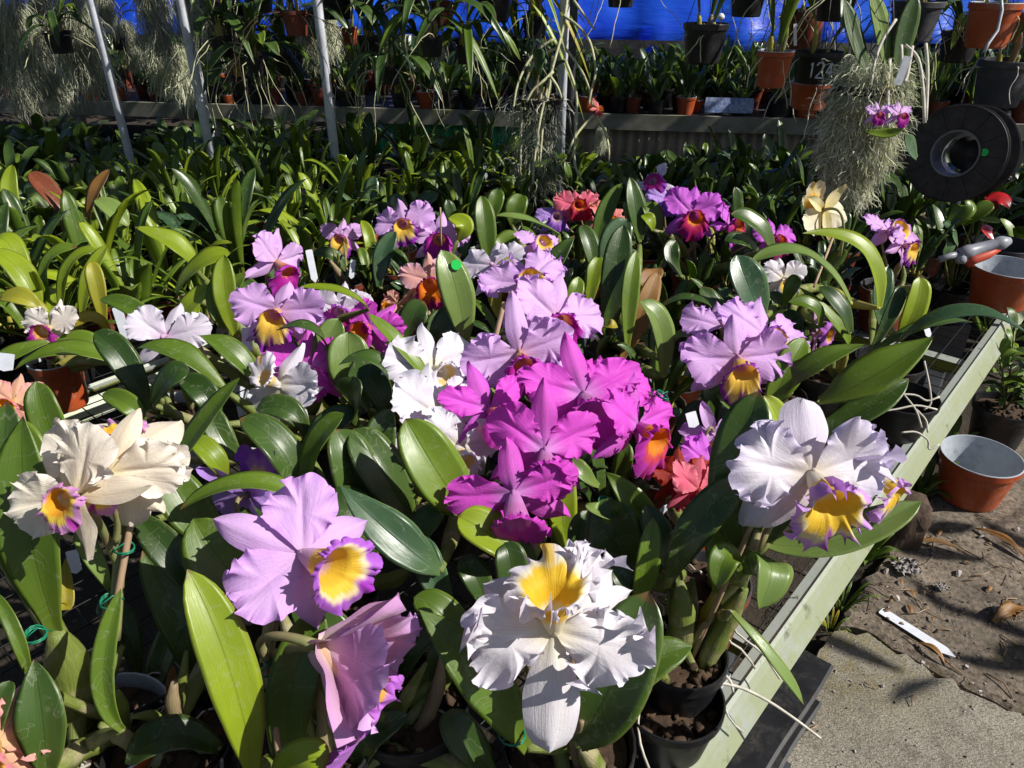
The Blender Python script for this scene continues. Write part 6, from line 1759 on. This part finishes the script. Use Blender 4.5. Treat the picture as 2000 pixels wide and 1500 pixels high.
loose_pot('empty orange pot with a pale inside standing on the concrete path', 1888, 968, 0.027, 0.088, 0.125, 'o')
loose_pot('empty orange pot with an orange sticker on the bench end under the sprayer', 1945, 594, BENCH_Z, 0.089, 0.115, 'o', (-math.pi / 2 - 0.75, 0.72, STICKER_O))
loose_pot('black rimmed empty pot just behind the stickered orange pot', 1938, 545, BENCH_Z, 0.085, 0.115, 'g')
bp_ = loose_pot('black basket pot of bark beside the rail beneath long white roots', 1300, 1440, BENCH_Z, 0.060, 0.08, 'k')
medium_mesh(MB(), (0, 0, 0), 0.055, 0.05, 8, n=60, lump=0.016).build('bark', BARK, bp_)
MB().box((0.012, 0.012, 0.066), (0.028, 0.0015, 0.04), Matrix.Rotation(0.7, 3, 'Y')).build('orange_tag', POT_ORANGE, bp_, smooth=False)
loose_pot('black pot of bark beneath the big dark leaf near the rail', 1720, 770, BENCH_Z, 0.07, 0.09, 'k')
loose_pot('second black pot with white roots over it, inside the rail', 1740, 840, BENCH_Z, 0.07, 0.085, 'k')

SPG = simple('grey sprayer plastic', (0.30, 0.31, 0.36), 0.4, 0.3, 20)
SPR = simple('red sprayer grip', (0.52, 0.07, 0.035), 0.5, 0.25, 20)
D_S = 1.92
s0, s1 = P(1872, 497, D_S), P(1958, 474, D_S)
dr = (s1 - s0).normalized(); upv = (UP - dr * UP.dot(dr)).normalized()
sg = empty('spray_gun', s0, 'grey and red garden spray gun lying across the rims of the empty pots', 'spray gun')
MB().tube([s0, s0.lerp(s1, 0.25), s0.lerp(s1, 0.3), s0.lerp(s1, 0.85), s0.lerp(s1, 0.88), s1, s1 + dr * 0.02], [0.015, 0.019, 0.017, 0.0155, 0.018, 0.018, 0.009], 14).build('barrel', SPG, sg, s0)
MB().tube([s0.lerp(s1, 0.05), s0.lerp(s1, 0.03) - upv * 0.010, s0.lerp(s1, 0.02) - upv * 0.018, s0 - upv * 0.024], [0.014, 0.014, 0.013, 0.011], 12).build('handle', SPG, sg, s0)
MB().tube([s0.lerp(s1, 0.12) - upv * 0.030, s0.lerp(s1, 0.30) - upv * 0.022, s0.lerp(s1, 0.60) - upv * 0.020, s0.lerp(s1, 0.92) - upv * 0.012], [0.010, 0.014, 0.012, 0.007], 12).build('grip', SPR, sg, s0)
MB().tube([s0.lerp(s1, 0.30) - upv * 0.015, s0.lerp(s1, 0.26) - upv * 0.03, s0.lerp(s1, 0.22) - upv * 0.04], [0.006, 0.007, 0.004], 8).build('trigger', SPR, sg, s0)
MB().tube([s0, s0 - dr * 0.025 + upv * 0.002, s0 - dr * 0.05], [0.010, 0.008, 0.009], 10).build('nozzle', SPG, sg, s0)


def flat_strip(name, a, b, w, th, mat, label, cat, point=0.12, nrm=Vector((0, 0, 1)), parent=None, curl=0.0):
    """a flat stake with one pointed end, lying or standing"""
    a, b = Vector(a), Vector(b)
    d = (b - a); L = d.length; d.normalize(); sdir = nrm.cross(d).normalized(); n = d.cross(sdir)
    us = [0, 0.02, 0.3, 0.6, 1 - point, 1]
    ws = [0.7, 1, 1, 1, 1, 0.06]
    pts = np.zeros((len(us), 4, 3))
    for i, (u, k) in enumerate(zip(us, ws)):
        c = a + d * L * u + n * curl * math.sin(math.pi * u)
        for j, (x, z) in enumerate(((-1, 0), (1, 0), (1, 1), (-1, 1))): pts[i, j] = tuple(c + sdir * x * k * w / 2 + n * z * th)
    mb = MB().grid(pts, closed_j=True)
    mb.add(pts[0], [[0, 1, 2, 3]]); mb.add(pts[-1], [[3, 2, 1, 0]])
    o = mb.build(name, mat, parent, a if parent is None else parent.location, smooth=False)
    if parent is None: tag(o, label, cat)
    return o


flat_strip('plant_label', G(1720, 1192, 0.030), G(1866, 1284, 0.032), 0.022, 0.0012, LABEL, 'long white plastic plant label lying on the soiled concrete', 'plant label', 0.14)
for i, (a, b, w, lb) in enumerate((((228, 600, 1.5), (250, 668, 1.52), 0.019, 'white plant label standing by the white orchid at the gap'), ((603, 488, 1.66), (616, 552, 1.66), 0.015, 'grey white plant label behind the profile lilac bloom'),
                                  ((690, 508, 1.9), (686, 545, 1.9), 0.013, 'pale plant label in the pot under the small lilac bloom'), ((482, 640, 1.34), (484, 690, 1.34), 0.018, 'white plant label under the broad lilac bloom'),
                                  ((1348, 805, 1.05), (1356, 835, 1.05), 0.016, 'small white plant label near the rolled lilac bud'), ((1800, 610, 1.6), (1815, 660, 1.6), 0.014, 'white plant label in shade inside the bench rail'),
                                  ((12, 690, 1.32), (8, 725, 1.32), 0.03, 'white plant label cut by the picture edge'), ((140, 1075, 0.9), (150, 1120, 0.9), 0.014, 'pale plant label low behind the cream orchid'))):
    flat_strip('plant_label', P(*a), P(*b), w, 0.0012, LABEL, lb, 'plant label', nrm=CD(0.1, 0.2, 1))
lb_ = flat_strip('plant_label', P(585, 1498, 0.80), P(612, 1405, 0.80), 0.026, 0.0012, POT_PALE, 'grey plant label with dark handwriting beside the near lilac pair', 'plant label', nrm=CD(0.1, 0.2, 1))
A_, B_ = P(585, 1498, 0.797), P(612, 1405, 0.797); dd_ = (B_ - A_).normalized(); nn_ = CD(0.1, 0.2, 1); ss_ = dd_.cross(nn_).normalized()
INK = simple('dark ink', (0.02, 0.02, 0.03), 0.7, 0.2, 30)


def on_label(x, y): return A_.lerp(B_, 0.30) + dd_ * (x * 0.0075) + ss_ * (-y * 0.009 + 0.0045) + nn_ * 0.0012


mb = MB()
strokes(mb, [[(0, 0), (0, 0.6)], [(0, 0.45), (0.3, 0.62), (0.5, 0.5), (0.5, 0)], [(1.2, 0), (1.2, 1), (1.6, 1), (1.75, 0.78), (1.6, 0.55), (1.2, 0.52)], [(2.5, 0.5), (2.25, 0.62), (2.0, 0.4), (2.1, 0.08), (2.35, 0.06), (2.5, 0.3), (2.52, 0.6), (2.55, 0)]], on_label, r=0.0005)
w_ = mb.build('writing', INK, lb_, lb_.location)

# black nursery trays and a flattened tube lying along the bench
tr = empty('plastic_tray', B2(0.85, -0.13, 0.0), 'stack of long black plastic trays along the foot of the bench rail', 'tray')
for k in range(3):
    mb = MB()
    n = 24
    prof = [(-0.05, 0), (0.045, 0), (0.05, 0.008), (0.05, 0.036), (0.056, 0.042), (0.050, 0.044), (-0.05, 0.044), (-0.054, 0.04)]
    pts = np.zeros((n, len(prof), 3))
    for i, s in enumerate(np.linspace(0.30 + 0.03 * k, 0.98 + 0.04 * (k % 2), n)):
        for j, (a, z) in enumerate(prof):
            q = B2(s, -0.196 - 0.012 * (k % 2) + a * 0.8 + 0.002 * math.sin(s * 20 + k), 0.05 + z + 0.047 * k)
            pts[i, j] = (q.x, q.y, q.z)
    mb.grid(pts, closed_j=True, flip=True)
    for e_, rev in ((0, 1), (-1, 0)):
        f_ = list(range(len(prof)))
        mb.add(pts[e_], [f_ if rev else f_[::-1]])
    mb.build('tray', POT_BLACK, tr, tr.location, smooth=False)
for s in (0.45, 0.85):
    MB().box(B2(s, -0.195, 0.026), (0.04, 0.09, 0.048), ROT_B).build('support', POT_GREY, tr, tr.location, smooth=False)
q = B2(0.615, -0.10, 0.0); q = P(1420, 1456, 0.985)
MB().lathe([(0.0001, 0.0012), (0.0085, 0.0012), (0.0085, 0)], B2(q.dot(DV), -0.168, 0.1895), 18, axis=[tuple(DV), tuple(NV), (0, 0, 1)]).build('sticker', STICKER, tr, tr.location)

# rough stump at the corner of the path
STUMP = simple('rough bark', (0.10, 0.065, 0.045), 0.95, 0.7, 90, 1.0, stretch=(1, 1, 0.35))
q = G(1745, 1052, 0.02)
sm = MB(); n = 18; g = np.random.default_rng(9)
pts = np.zeros((9, n, 3))
for i in range(9):
    for j in range(n):
        a = 6.283 * j / n
        r = (0.043 + 0.012 * (1 - i / 8)) * (1 + 0.10 * math.sin(5 * a) + 0.06 * g.normal()) * (1 if i < 7 else 0.7 if i == 7 else 0.02)
        pts[i, j] = (q.x + r * math.cos(a) + 0.02 * i / 8, q.y + r * math.sin(a), 0.14 * min(i, 7) / 7)
tag(sm.grid(pts, closed_j=True, flip=True).build('tree_stump', STUMP, origin=q), 'rough brown stump at the corner of the soiled concrete', 'stump')

# black pot with a glossy green shrub on the path
q = G(1935, 868, 0.027)
sh = empty('potted_shrub', (q.x, q.y, 0.027), 'black pot with a bushy bright green seedling standing by the bench end', 'potted plant')
pot_mesh(MB(), sh.location, 0.075, 0.13).build('pot', POTS['k'], sh, sh.location)
medium_mesh(MB(), sh.location, 0.07, 0.11, 3).build('soil', BARK, sh, sh.location)
g = np.random.default_rng(77)
sb = MB()
for k in range(4):
    a = 1.6 * k; t_ = Vector((0.07 * math.cos(a), 0.07 * math.sin(a), 0.17 + 0.05 * (k % 2)))
    b0 = sh.location + Vector((0, 0, 0.11))
    sb.tube([b0, b0 + t_ * 0.5 + Vector((0, 0, 0.02)), b0 + t_], 0.0025, 6)
    for j in range(11):
        s_ = 0.15 + 0.85 * j / 10
        c = b0 + t_ * s_
        d = Vector(tuple(g.normal(size=3))); d.z = abs(d.z) * 0.6; d.normalize()
        L = g.uniform(0.05, 0.085)
        leaf_mesh(MB(), c, c + d * L * 0.5 + Vector((0, 0, 0.008)), c + d * L - Vector((0, 0, 0.01)), L * 0.42, Vector((0, -0.3, 1)), nu=8, nv=5, seed=k * 20 + j, prof=1).build('leaf', LM['mpd'[g.integers(3)]], sh, sh.location)
sb.build('stem', BULB, sh, sh.location)

# red flamingo flower by the reel
q = P(1900, 440, 2.25)
an = empty('anthurium', (q.x, q.y, 0.0), 'red flamingo flower with broad glossy leaves beneath the black cable reel', 'plant')
RED = simple('red spathe', (0.55, 0.02, 0.025), 0.25, 0.4, 12, spec=0.6)
anl = an.location
pot_mesh(MB(), anl + Vector((0, 0, 0.2)), 0.07, 0.11).build('pot', POTS['k'], an, anl)
MB().box(anl + Vector((0, 0, 0.1)), (0.12, 0.12, 0.198)).build('block', POT_GREY, an, anl, smooth=False)
base_ = anl + Vector((0, 0, 0.29))
for i, ((b, m_, t), w, mt) in enumerate(((((1928, 410), (1950, 392), (1972, 408)), 46, RED), (((1938, 445), (1925, 450), (1942, 470)), 26, RED), (((1850, 440), (1880, 410), (1885, 395)), 44, LM['m']), (((1880, 440), (1915, 412), (1940, 398)), 34, LM['m']), (((1905, 425), (1930, 430), (1955, 432)), 24, LM['p']), (((1845, 500), (1850, 470), (1835, 450)), 40, LM['b']), (((1870, 480), (1855, 450), (1850, 445)), 40, LM['b']), (((1850, 430), (1842, 410), (1845, 395)), 30, LM['b']))):
    D_ = 2.2
    leaf_mesh(MB(), P(*b, D_), P(*m_, D_ - 0.02), P(*t, D_ - 0.03), w * D_ / F_PX, CD(0.1, 0.6, 0.8), seed=i, prof=2).build('spathe' if mt is RED else 'leaf', mt, an, anl)
    bulb(an, base_, P(*b, D_), 0.0032, BULB, i, 'stalk')
tag(flat_strip('seed_packet', RP(3.12, 0.05, RZ + 0.06), RP(3.42, 0.05, RZ + 0.06), 0.09, 0.02, simple('blue printed packet', (0.05, 0.12, 0.42), 0.35, 0.3, 60, c2=(0.45, 0.5, 0.6)), '', '', 0.02, nrm=Vector((0, -1, 0.3))), 'blue and white printed packet lying between pots on the rear bench', 'packet')

# extra lit leaves at the west edge
plant('yellow green orchid with long bright arching leaves at the gap\'s far side', (110, 640), kind='b', z=LB_Z,
      leaves=[((75, 620), (42, 535), (-18, 488), 52, 1.72, 1.70, 'y', dict(n=(0.2, 0.7, 0.6), bm=1)), ((98, 600), (92, 515), (150, 482), 40, 1.74, 1.72, 'm', dict(n=(-0.2, 0.5, 0.8), bm=1)), ((120, 610), (135, 520), (190, 488), 38, 1.7, 1.7, 'y', dict(n=(-0.2, 0.5, 0.8), bm=1)),
              ((160, 620), (175, 540), (212, 478), 36, 1.7, 1.68, 'y', dict(bm=1)), ((45, 640), (10, 590), (-30, 585), 40, 1.68, 1.66, 'm', dict(n=(0.1, 0.8, 0.5), bm=1)), ((100, 640), (70, 600), (10, 560), 34, 1.7, 1.68, 'Y', dict(n=(0.1, 0.8, 0.5), bm=1)), ((60, 560), (20, 480), (-10, 470), 50, 1.8, 1.8, 'y', dict(n=(0.2, 0.7, 0.6)))])
plant('orchid with one rusty red leaf and one brown leaf among the packed green plants', (140, 470), kind='k', z=LB_Z,
      leaves=[((132, 425), (96, 375), (58, 336), 42, 2.2, 2.2, 'r', dict(n=(0.4, 0.4, 0.8))), ((175, 430), (186, 380), (215, 330), 44, 2.2, 2.2, 'w', dict(n=(-0.3, 0.4, 0.8))), ((250, 440), (220, 410), (188, 388), 44, 2.1, 2.1, 'p', dict(n=(0.2, 0.6, 0.7), p=2)), ((40, 440), (20, 380), (25, 320), 36, 2.2, 2.2, 'y')])

# white roots sprawling over the rail
rt = empty('orchid_root', P(1390, 1340, 0.93), 'long white orchid roots creeping over the rail and out over the concrete', 'roots')
for ln in ([(1232, 1485), (1225, 1430), (1262, 1368), (1330, 1345), (1392, 1346), (1398, 1330)], [(1290, 1330), (1370, 1330), (1440, 1338), (1500, 1368), (1550, 1402), (1603, 1442)], [(1240, 1400), (1250, 1440), (1244, 1480)], [(1380, 1310), (1410, 1312), (1428, 1330), (1432, 1352)]):
    pts_ = [P(u, v, 0.93 if i else 0.94) for i, (u, v) in enumerate(ln)]; fine = []
    for a, b in zip(pts_[:-1], pts_[1:]): fine += [a.lerp(b, k / 4) for k in range(4)]
    fine.append(pts_[-1])
    for _ in range(3): fine = [fine[0]] + [(fine[i - 1] + fine[i] * 2 + fine[i + 1]) / 4 for i in range(1, len(fine) - 1)] + [fine[-1]]
    MB().tube(fine, np.linspace(0.0024, 0.0016, len(fine)), 7).build('root', ROOT, rt, rt.location)
rt = empty('orchid_root', P(1760, 800, 1.28), 'tangle of white orchid roots over the black pots inside the rail', 'roots')
for ln in ([(1700, 805), (1750, 800), (1790, 790), (1830, 800)], [(1765, 770), (1790, 800), (1800, 835)], [(1805, 705), (1815, 750), (1820, 790), (1805, 800)], [(1740, 770), (1790, 770), (1810, 785), (1835, 775)], [(1760, 845), (1790, 842), (1815, 860), (1812, 880), (1835, 868)], [(1790, 800), (1810, 820), (1812, 845)]):
    pts_ = [P(u, v, 1.27) for i, (u, v) in enumerate(ln)]; fine = []
    for a, b in zip(pts_[:-1], pts_[1:]): fine += [a.lerp(b, k / 4) for k in range(4)]
    fine.append(pts_[-1])
    for _ in range(2): fine = [fine[0]] + [(fine[i - 1] + fine[i] * 2 + fine[i + 1]) / 4 for i in range(1, len(fine) - 1)] + [fine[-1]]
    MB().tube(fine, 0.0017, 6).build('root', ROOT, rt, rt.location)

# ------------------------------------------------------------ litter, weeds
TWIG = simple('dry twig', (0.30, 0.20, 0.12), 0.8, 0.5, 40, 0.2)
PAPER = simple('crumpled pale scrap', (0.48, 0.44, 0.42), 0.85, 0.5, 30, 0.4)
g = np.random.default_rng(99)


def dry_leaf(label, a, b, w, mt, wave=0.15, h=0.006):
    A, B = G(*a, 0.03), G(*b, 0.03)
    m = (A + B) / 2 + Vector((0, 0, h * 2))
    d = (B - A).normalized()
    m = m + Vector((-d.y, d.x, 0)) * (B - A).length * 0.06
    mb = MB(); leaf_mesh(mb, A, m, B, w, (0.1, -0.2, 1), 0.5, 14, 5, wave=wave, seed=int(a[0]), prof=1)
    tag(mb.build('dry_leaf', mt, origin=A), label, 'dry leaf')


dry_leaf('pale dry strap leaf on the concrete beyond the white plant label', (1778, 1058), (1890, 1083), 0.014, LEAF_BROWN, 0.05)
dry_leaf('long brown dry leaf near the orange pot on the path', (1905, 1032), (2010, 1098), 0.020, LEAF_BROWN, 0.1)
dry_leaf('short rolled golden brown leaf touching the white plant label', (1792, 1256), (1846, 1298), 0.012, LEAF_BROWN, 0.05)
dry_leaf('bleached papery leaf curled at the picture edge on the soiled concrete', (1940, 1215), (2010, 1190), 0.035, LEAF_BROWN, 0.2)
for k, (u, v, s) in enumerate(((1768, 1112, 0.05), (1838, 1150, 0.022))):
    c = G(u, v, 0.03); n = 12; pts = np.zeros((n, n, 3))
    for i in range(n):
        for j in range(n):
            x, y = (i / 11 - 0.5) * s, (j / 11 - 0.5) * s * 0.9
            pts[i, j] = (c.x + x + 0.12 * s * math.sin(3 * j), c.y + y + 0.12 * s * math.sin(2.5 * i + k), 0.035 + 0.09 * s * (1 + math.sin(i * 1.9 + k) * math.cos(j * 1.4)))
    tag(MB().grid(pts).build('paper_scrap', PAPER, origin=c), 'crumpled pale scrap with a dark burnt middle on the soiled concrete' if k == 0 else 'small pale chip beside the crumpled scrap on the concrete', 'scrap')
st = MB().tube([G(1519, 1392, 0.13), G(1510, 1418, 0.09), G(1498, 1450, 0.048)], 0.0026, 7)
tag(st.build('cut_stick', CANE), 'short cut cane stick propped on the brushed concrete edge', 'stick')
for k in range(46):
    for _ in range(20):
        u, v = g.uniform(1480, 2000), g.uniform(1000, 1490)
        if (v < 1220 + (u - 1640) * 0.5 and u > 1700 - (v - 1080) * 0.2) or k % 5 == 0 and u > 1600 - (v - 1300) * 0.9: break
    zt = 0.028 if v < 1225 + (u - 1640) * 0.55 else 0.044
    A = G(u, v, zt); a = g.uniform(0, 6.28); L = g.uniform(0.015, 0.07)
    mb = MB().tube([A, A + Vector((math.cos(a) * L / 2, math.sin(a) * L / 2, 0.004 + 0.003 * g.uniform())), A + Vector((math.cos(a + 0.3) * L, math.sin(a + 0.3) * L, 0.001))], g.uniform(0.0006, 0.0016), 5)
    tag(mb.build('twig', TWIG if k % 3 else CANE, origin=A), 'thin dry twig lying on the concrete path', 'twig', 'dry twigs scattered on the path')
for k in range(34):
    u, v = g.uniform(1700, 2000), g.uniform(990, 1230)
    A = G(u, v, 0.029); a = g.uniform(0, 6.28); L = g.uniform(0.010, 0.026); d = Vector((math.cos(a), math.sin(a), 0))
    mb = MB(); leaf_mesh(mb, A, A + d * L / 2 + Vector((0, 0, 0.004)), A + d * L, L * 0.5, (0.1, 0.1, 1), 0.4, 6, 3, seed=k, prof=1)
    tag(mb.build('leaf_fragment', [LEAF_BROWN, PAPER, TWIG][k % 3], origin=A), 'small curled leaf fragment on the soiled concrete', 'dry leaf', 'leaf fragments on the soiled path')


def weed(label, u, v, z, seed, n=10, L=0.08, w=0.014, mats='mp', prof=1):
    q = G(u, v, z)
    g = np.random.default_rng(seed)
    ro = empty('weed', (q.x, q.y, 0.004), label, 'weed')
    for i in range(n):
        a = 2.4 * i; out = Vector((math.cos(a), math.sin(a), 0)); l_ = L * g.uniform(0.6, 1.2)
        b = ro.location + out * 0.008; tp = b + out * l_ * g.uniform(0.3, 0.8) + Vector((0, 0, l_ * g.uniform(0.3, 0.95)))
        leaf_mesh(MB(), b, (b + tp) / 2 + Vector((0, 0, l_ * 0.2)), tp, w * g.uniform(0.7, 1.2), -out + Vector((0, 0, 0.7)), nu=8, nv=5, seed=seed + i, prof=prof).build('leaf', LM[mats[i % len(mats)]], ro, ro.location)


weed('little green weed in the gap under the white orchid', 1690, 1082, 0.03, 1, 12, 0.10, 0.016)
weed('tufted narrow leaved weed between the rail and the concrete', 1648, 1172, 0.03, 2, 14, 0.08, 0.006)
weed('pale tuft of weed beside the trays and brushed concrete', 1628, 1215, 0.03, 3, 12, 0.05, 0.006, 'pY')
weed('weed with small round leaves by the stump', 1800, 960, 0.02, 4, 14, 0.10, 0.022, 'mmp', 2)
weed('bright weed by the rail near the black potted seedling', 1850, 880, 0.02, 5, 12, 0.12, 0.02, 'pm')
weed('tall leafy weed growing up at the far end of the rail', 1935, 700, 0.02, 6, 12, 0.26, 0.03, 'ym')
weed('small weed at the seam of the two concrete slabs', 1700, 1242, 0.04, 7, 7, 0.025, 0.008, 'p')
mz = moss_mesh(MB(), 95, 160, 0.09, 0.022, 0.0007, pale=0.6)
o = mz.build('spanish_moss', MOSS); o.location = P(1532, 1185, 1.13); tag(o, 'thin wisp of grey moss caught on the bench rail', 'moss')

# green wire ties on the canes
for nm, at, axs, rad_ in (('caned lilac', (519, 1312, 0.755), (0.05, 0, 1), 0.0075), ('caned lilac', (524, 1364, 0.75), (0.05, 0, 1), 0.0075), ('cream orchid trio', (243, 1072, 0.815), (0.1, 0, 1), 0.010), ('cream orchid trio', (216, 1178, 0.82), (0.1, 0, 1), 0.010),
                          ('white orchid hanging upside', (1000, 1436, 0.735), (-0.1, 0, 1), 0.012), ('deep magenta', (1186, 986, 0.88), (0.1, 0, 1), 0.010), ('deep magenta', (1292, 775, 1.0), (0.5, 0, 1), 0.008), ('cream orchid trio', (70, 1243, 0.74), (0, 0, 1), 0.010)):
    ro = next(o for o in scene.objects if o.parent is None and str(o.get('label', '')).startswith(nm))
    tie(ro, ro, P(*at), axs, rad_)
ro = next(o for o in scene.objects if o.parent is None and str(o.get('label', '')).startswith('caned lilac'))


def stalk(root, pts, r0, r1):
    fine = []
    for a, b in zip(pts[:-1], pts[1:]): fine += [a.lerp(b, k / 5) for k in range(5)]
    fine.append(pts[-1])
    for _ in range(4): fine = [fine[0]] + [(fine[i - 1] + fine[i] * 2 + fine[i + 1]) / 4 for i in range(1, len(fine) - 1)] + [fine[-1]]
    MB().tube(fine, np.linspace(r0, r1, len(fine)), 9).build('stalk', STEM, root, root.location)


stalk(ro, [P(546, 1500, 0.75), P(523, 1380, 0.765), P(516, 1290, 0.772), P(524, 1210, 0.772), P(548, 1160, 0.768), P(592, 1100, 0.76)], 0.0062, 0.0046)
stalk(ro, [P(518, 1300, 0.770), P(540, 1275, 0.76), P(580, 1262, 0.735), P(634, 1267, 0.705)], 0.0052, 0.0046)
ro = next(o for o in scene.objects if o.parent is None and str(o.get('label', '')).startswith('cream orchid trio'))
stalk(ro, [P(222, 1250, 0.83), P(232, 1120, 0.83), P(236, 1030, 0.82), P(238, 960, 0.81)], 0.0075, 0.005)
stalk(ro, [P(230, 1100, 0.83), P(205, 1045, 0.80), P(180, 1000, 0.75)], 0.005, 0.0045)

# white labels among the packed plants, grit on the path
gl = np.random.default_rng(123)
for k in range(26):
    s_, t_ = gl.uniform(0.9, 2.7), gl.uniform(LB_T - 1.5, LB_T - 0.1)
    q = B2(s_, t_, LB_Z + 0.10); a_ = gl.uniform(0, 3.14); tp = Vector((gl.uniform(-0.03, 0.03), gl.uniform(-0.03, 0.03), 0.11))
    o = flat_strip('plant_label', q + tp, q, 0.014, 0.0011, LABEL if k % 3 else POT_PALE, '', '', nrm=Vector((math.cos(a_), math.sin(a_), 0.1)))
    tag(o, 'white plant label stuck upright among the packed green orchids beyond the gap', 'plant label', 'labels among the packed orchids')
gm_ = MB()
for k in range(700):
    u, v = gl.uniform(1560, 2080), gl.uniform(960, 1500)
    lim = 1222 + (u - 1640) * 0.52
    zt = 0.026 if v < lim else 0.042
    if v >= lim and gl.uniform() < 0.75 or u < 1735 - (v - 1062) * 0.6 + 10: continue
    c = G(u, v, zt); s_ = gl.uniform(0.0012, 0.0045) * (1.6 if gl.uniform() < 0.1 else 1)
    gm_.box(c + Vector((0, 0, s_ * 0.3)), (s_, s_ * gl.uniform(0.6, 1), s_ * gl.uniform(0.4, 0.8)), Matrix.Rotation(gl.uniform(0, 6.28), 3, Vector(tuple(gl.normal(size=3))).normalized()), mi=int(gl.integers(3)))
tag(gm_.build('gravel', [BARK, PAPER, TWIG], smooth=False), kind='stuff')
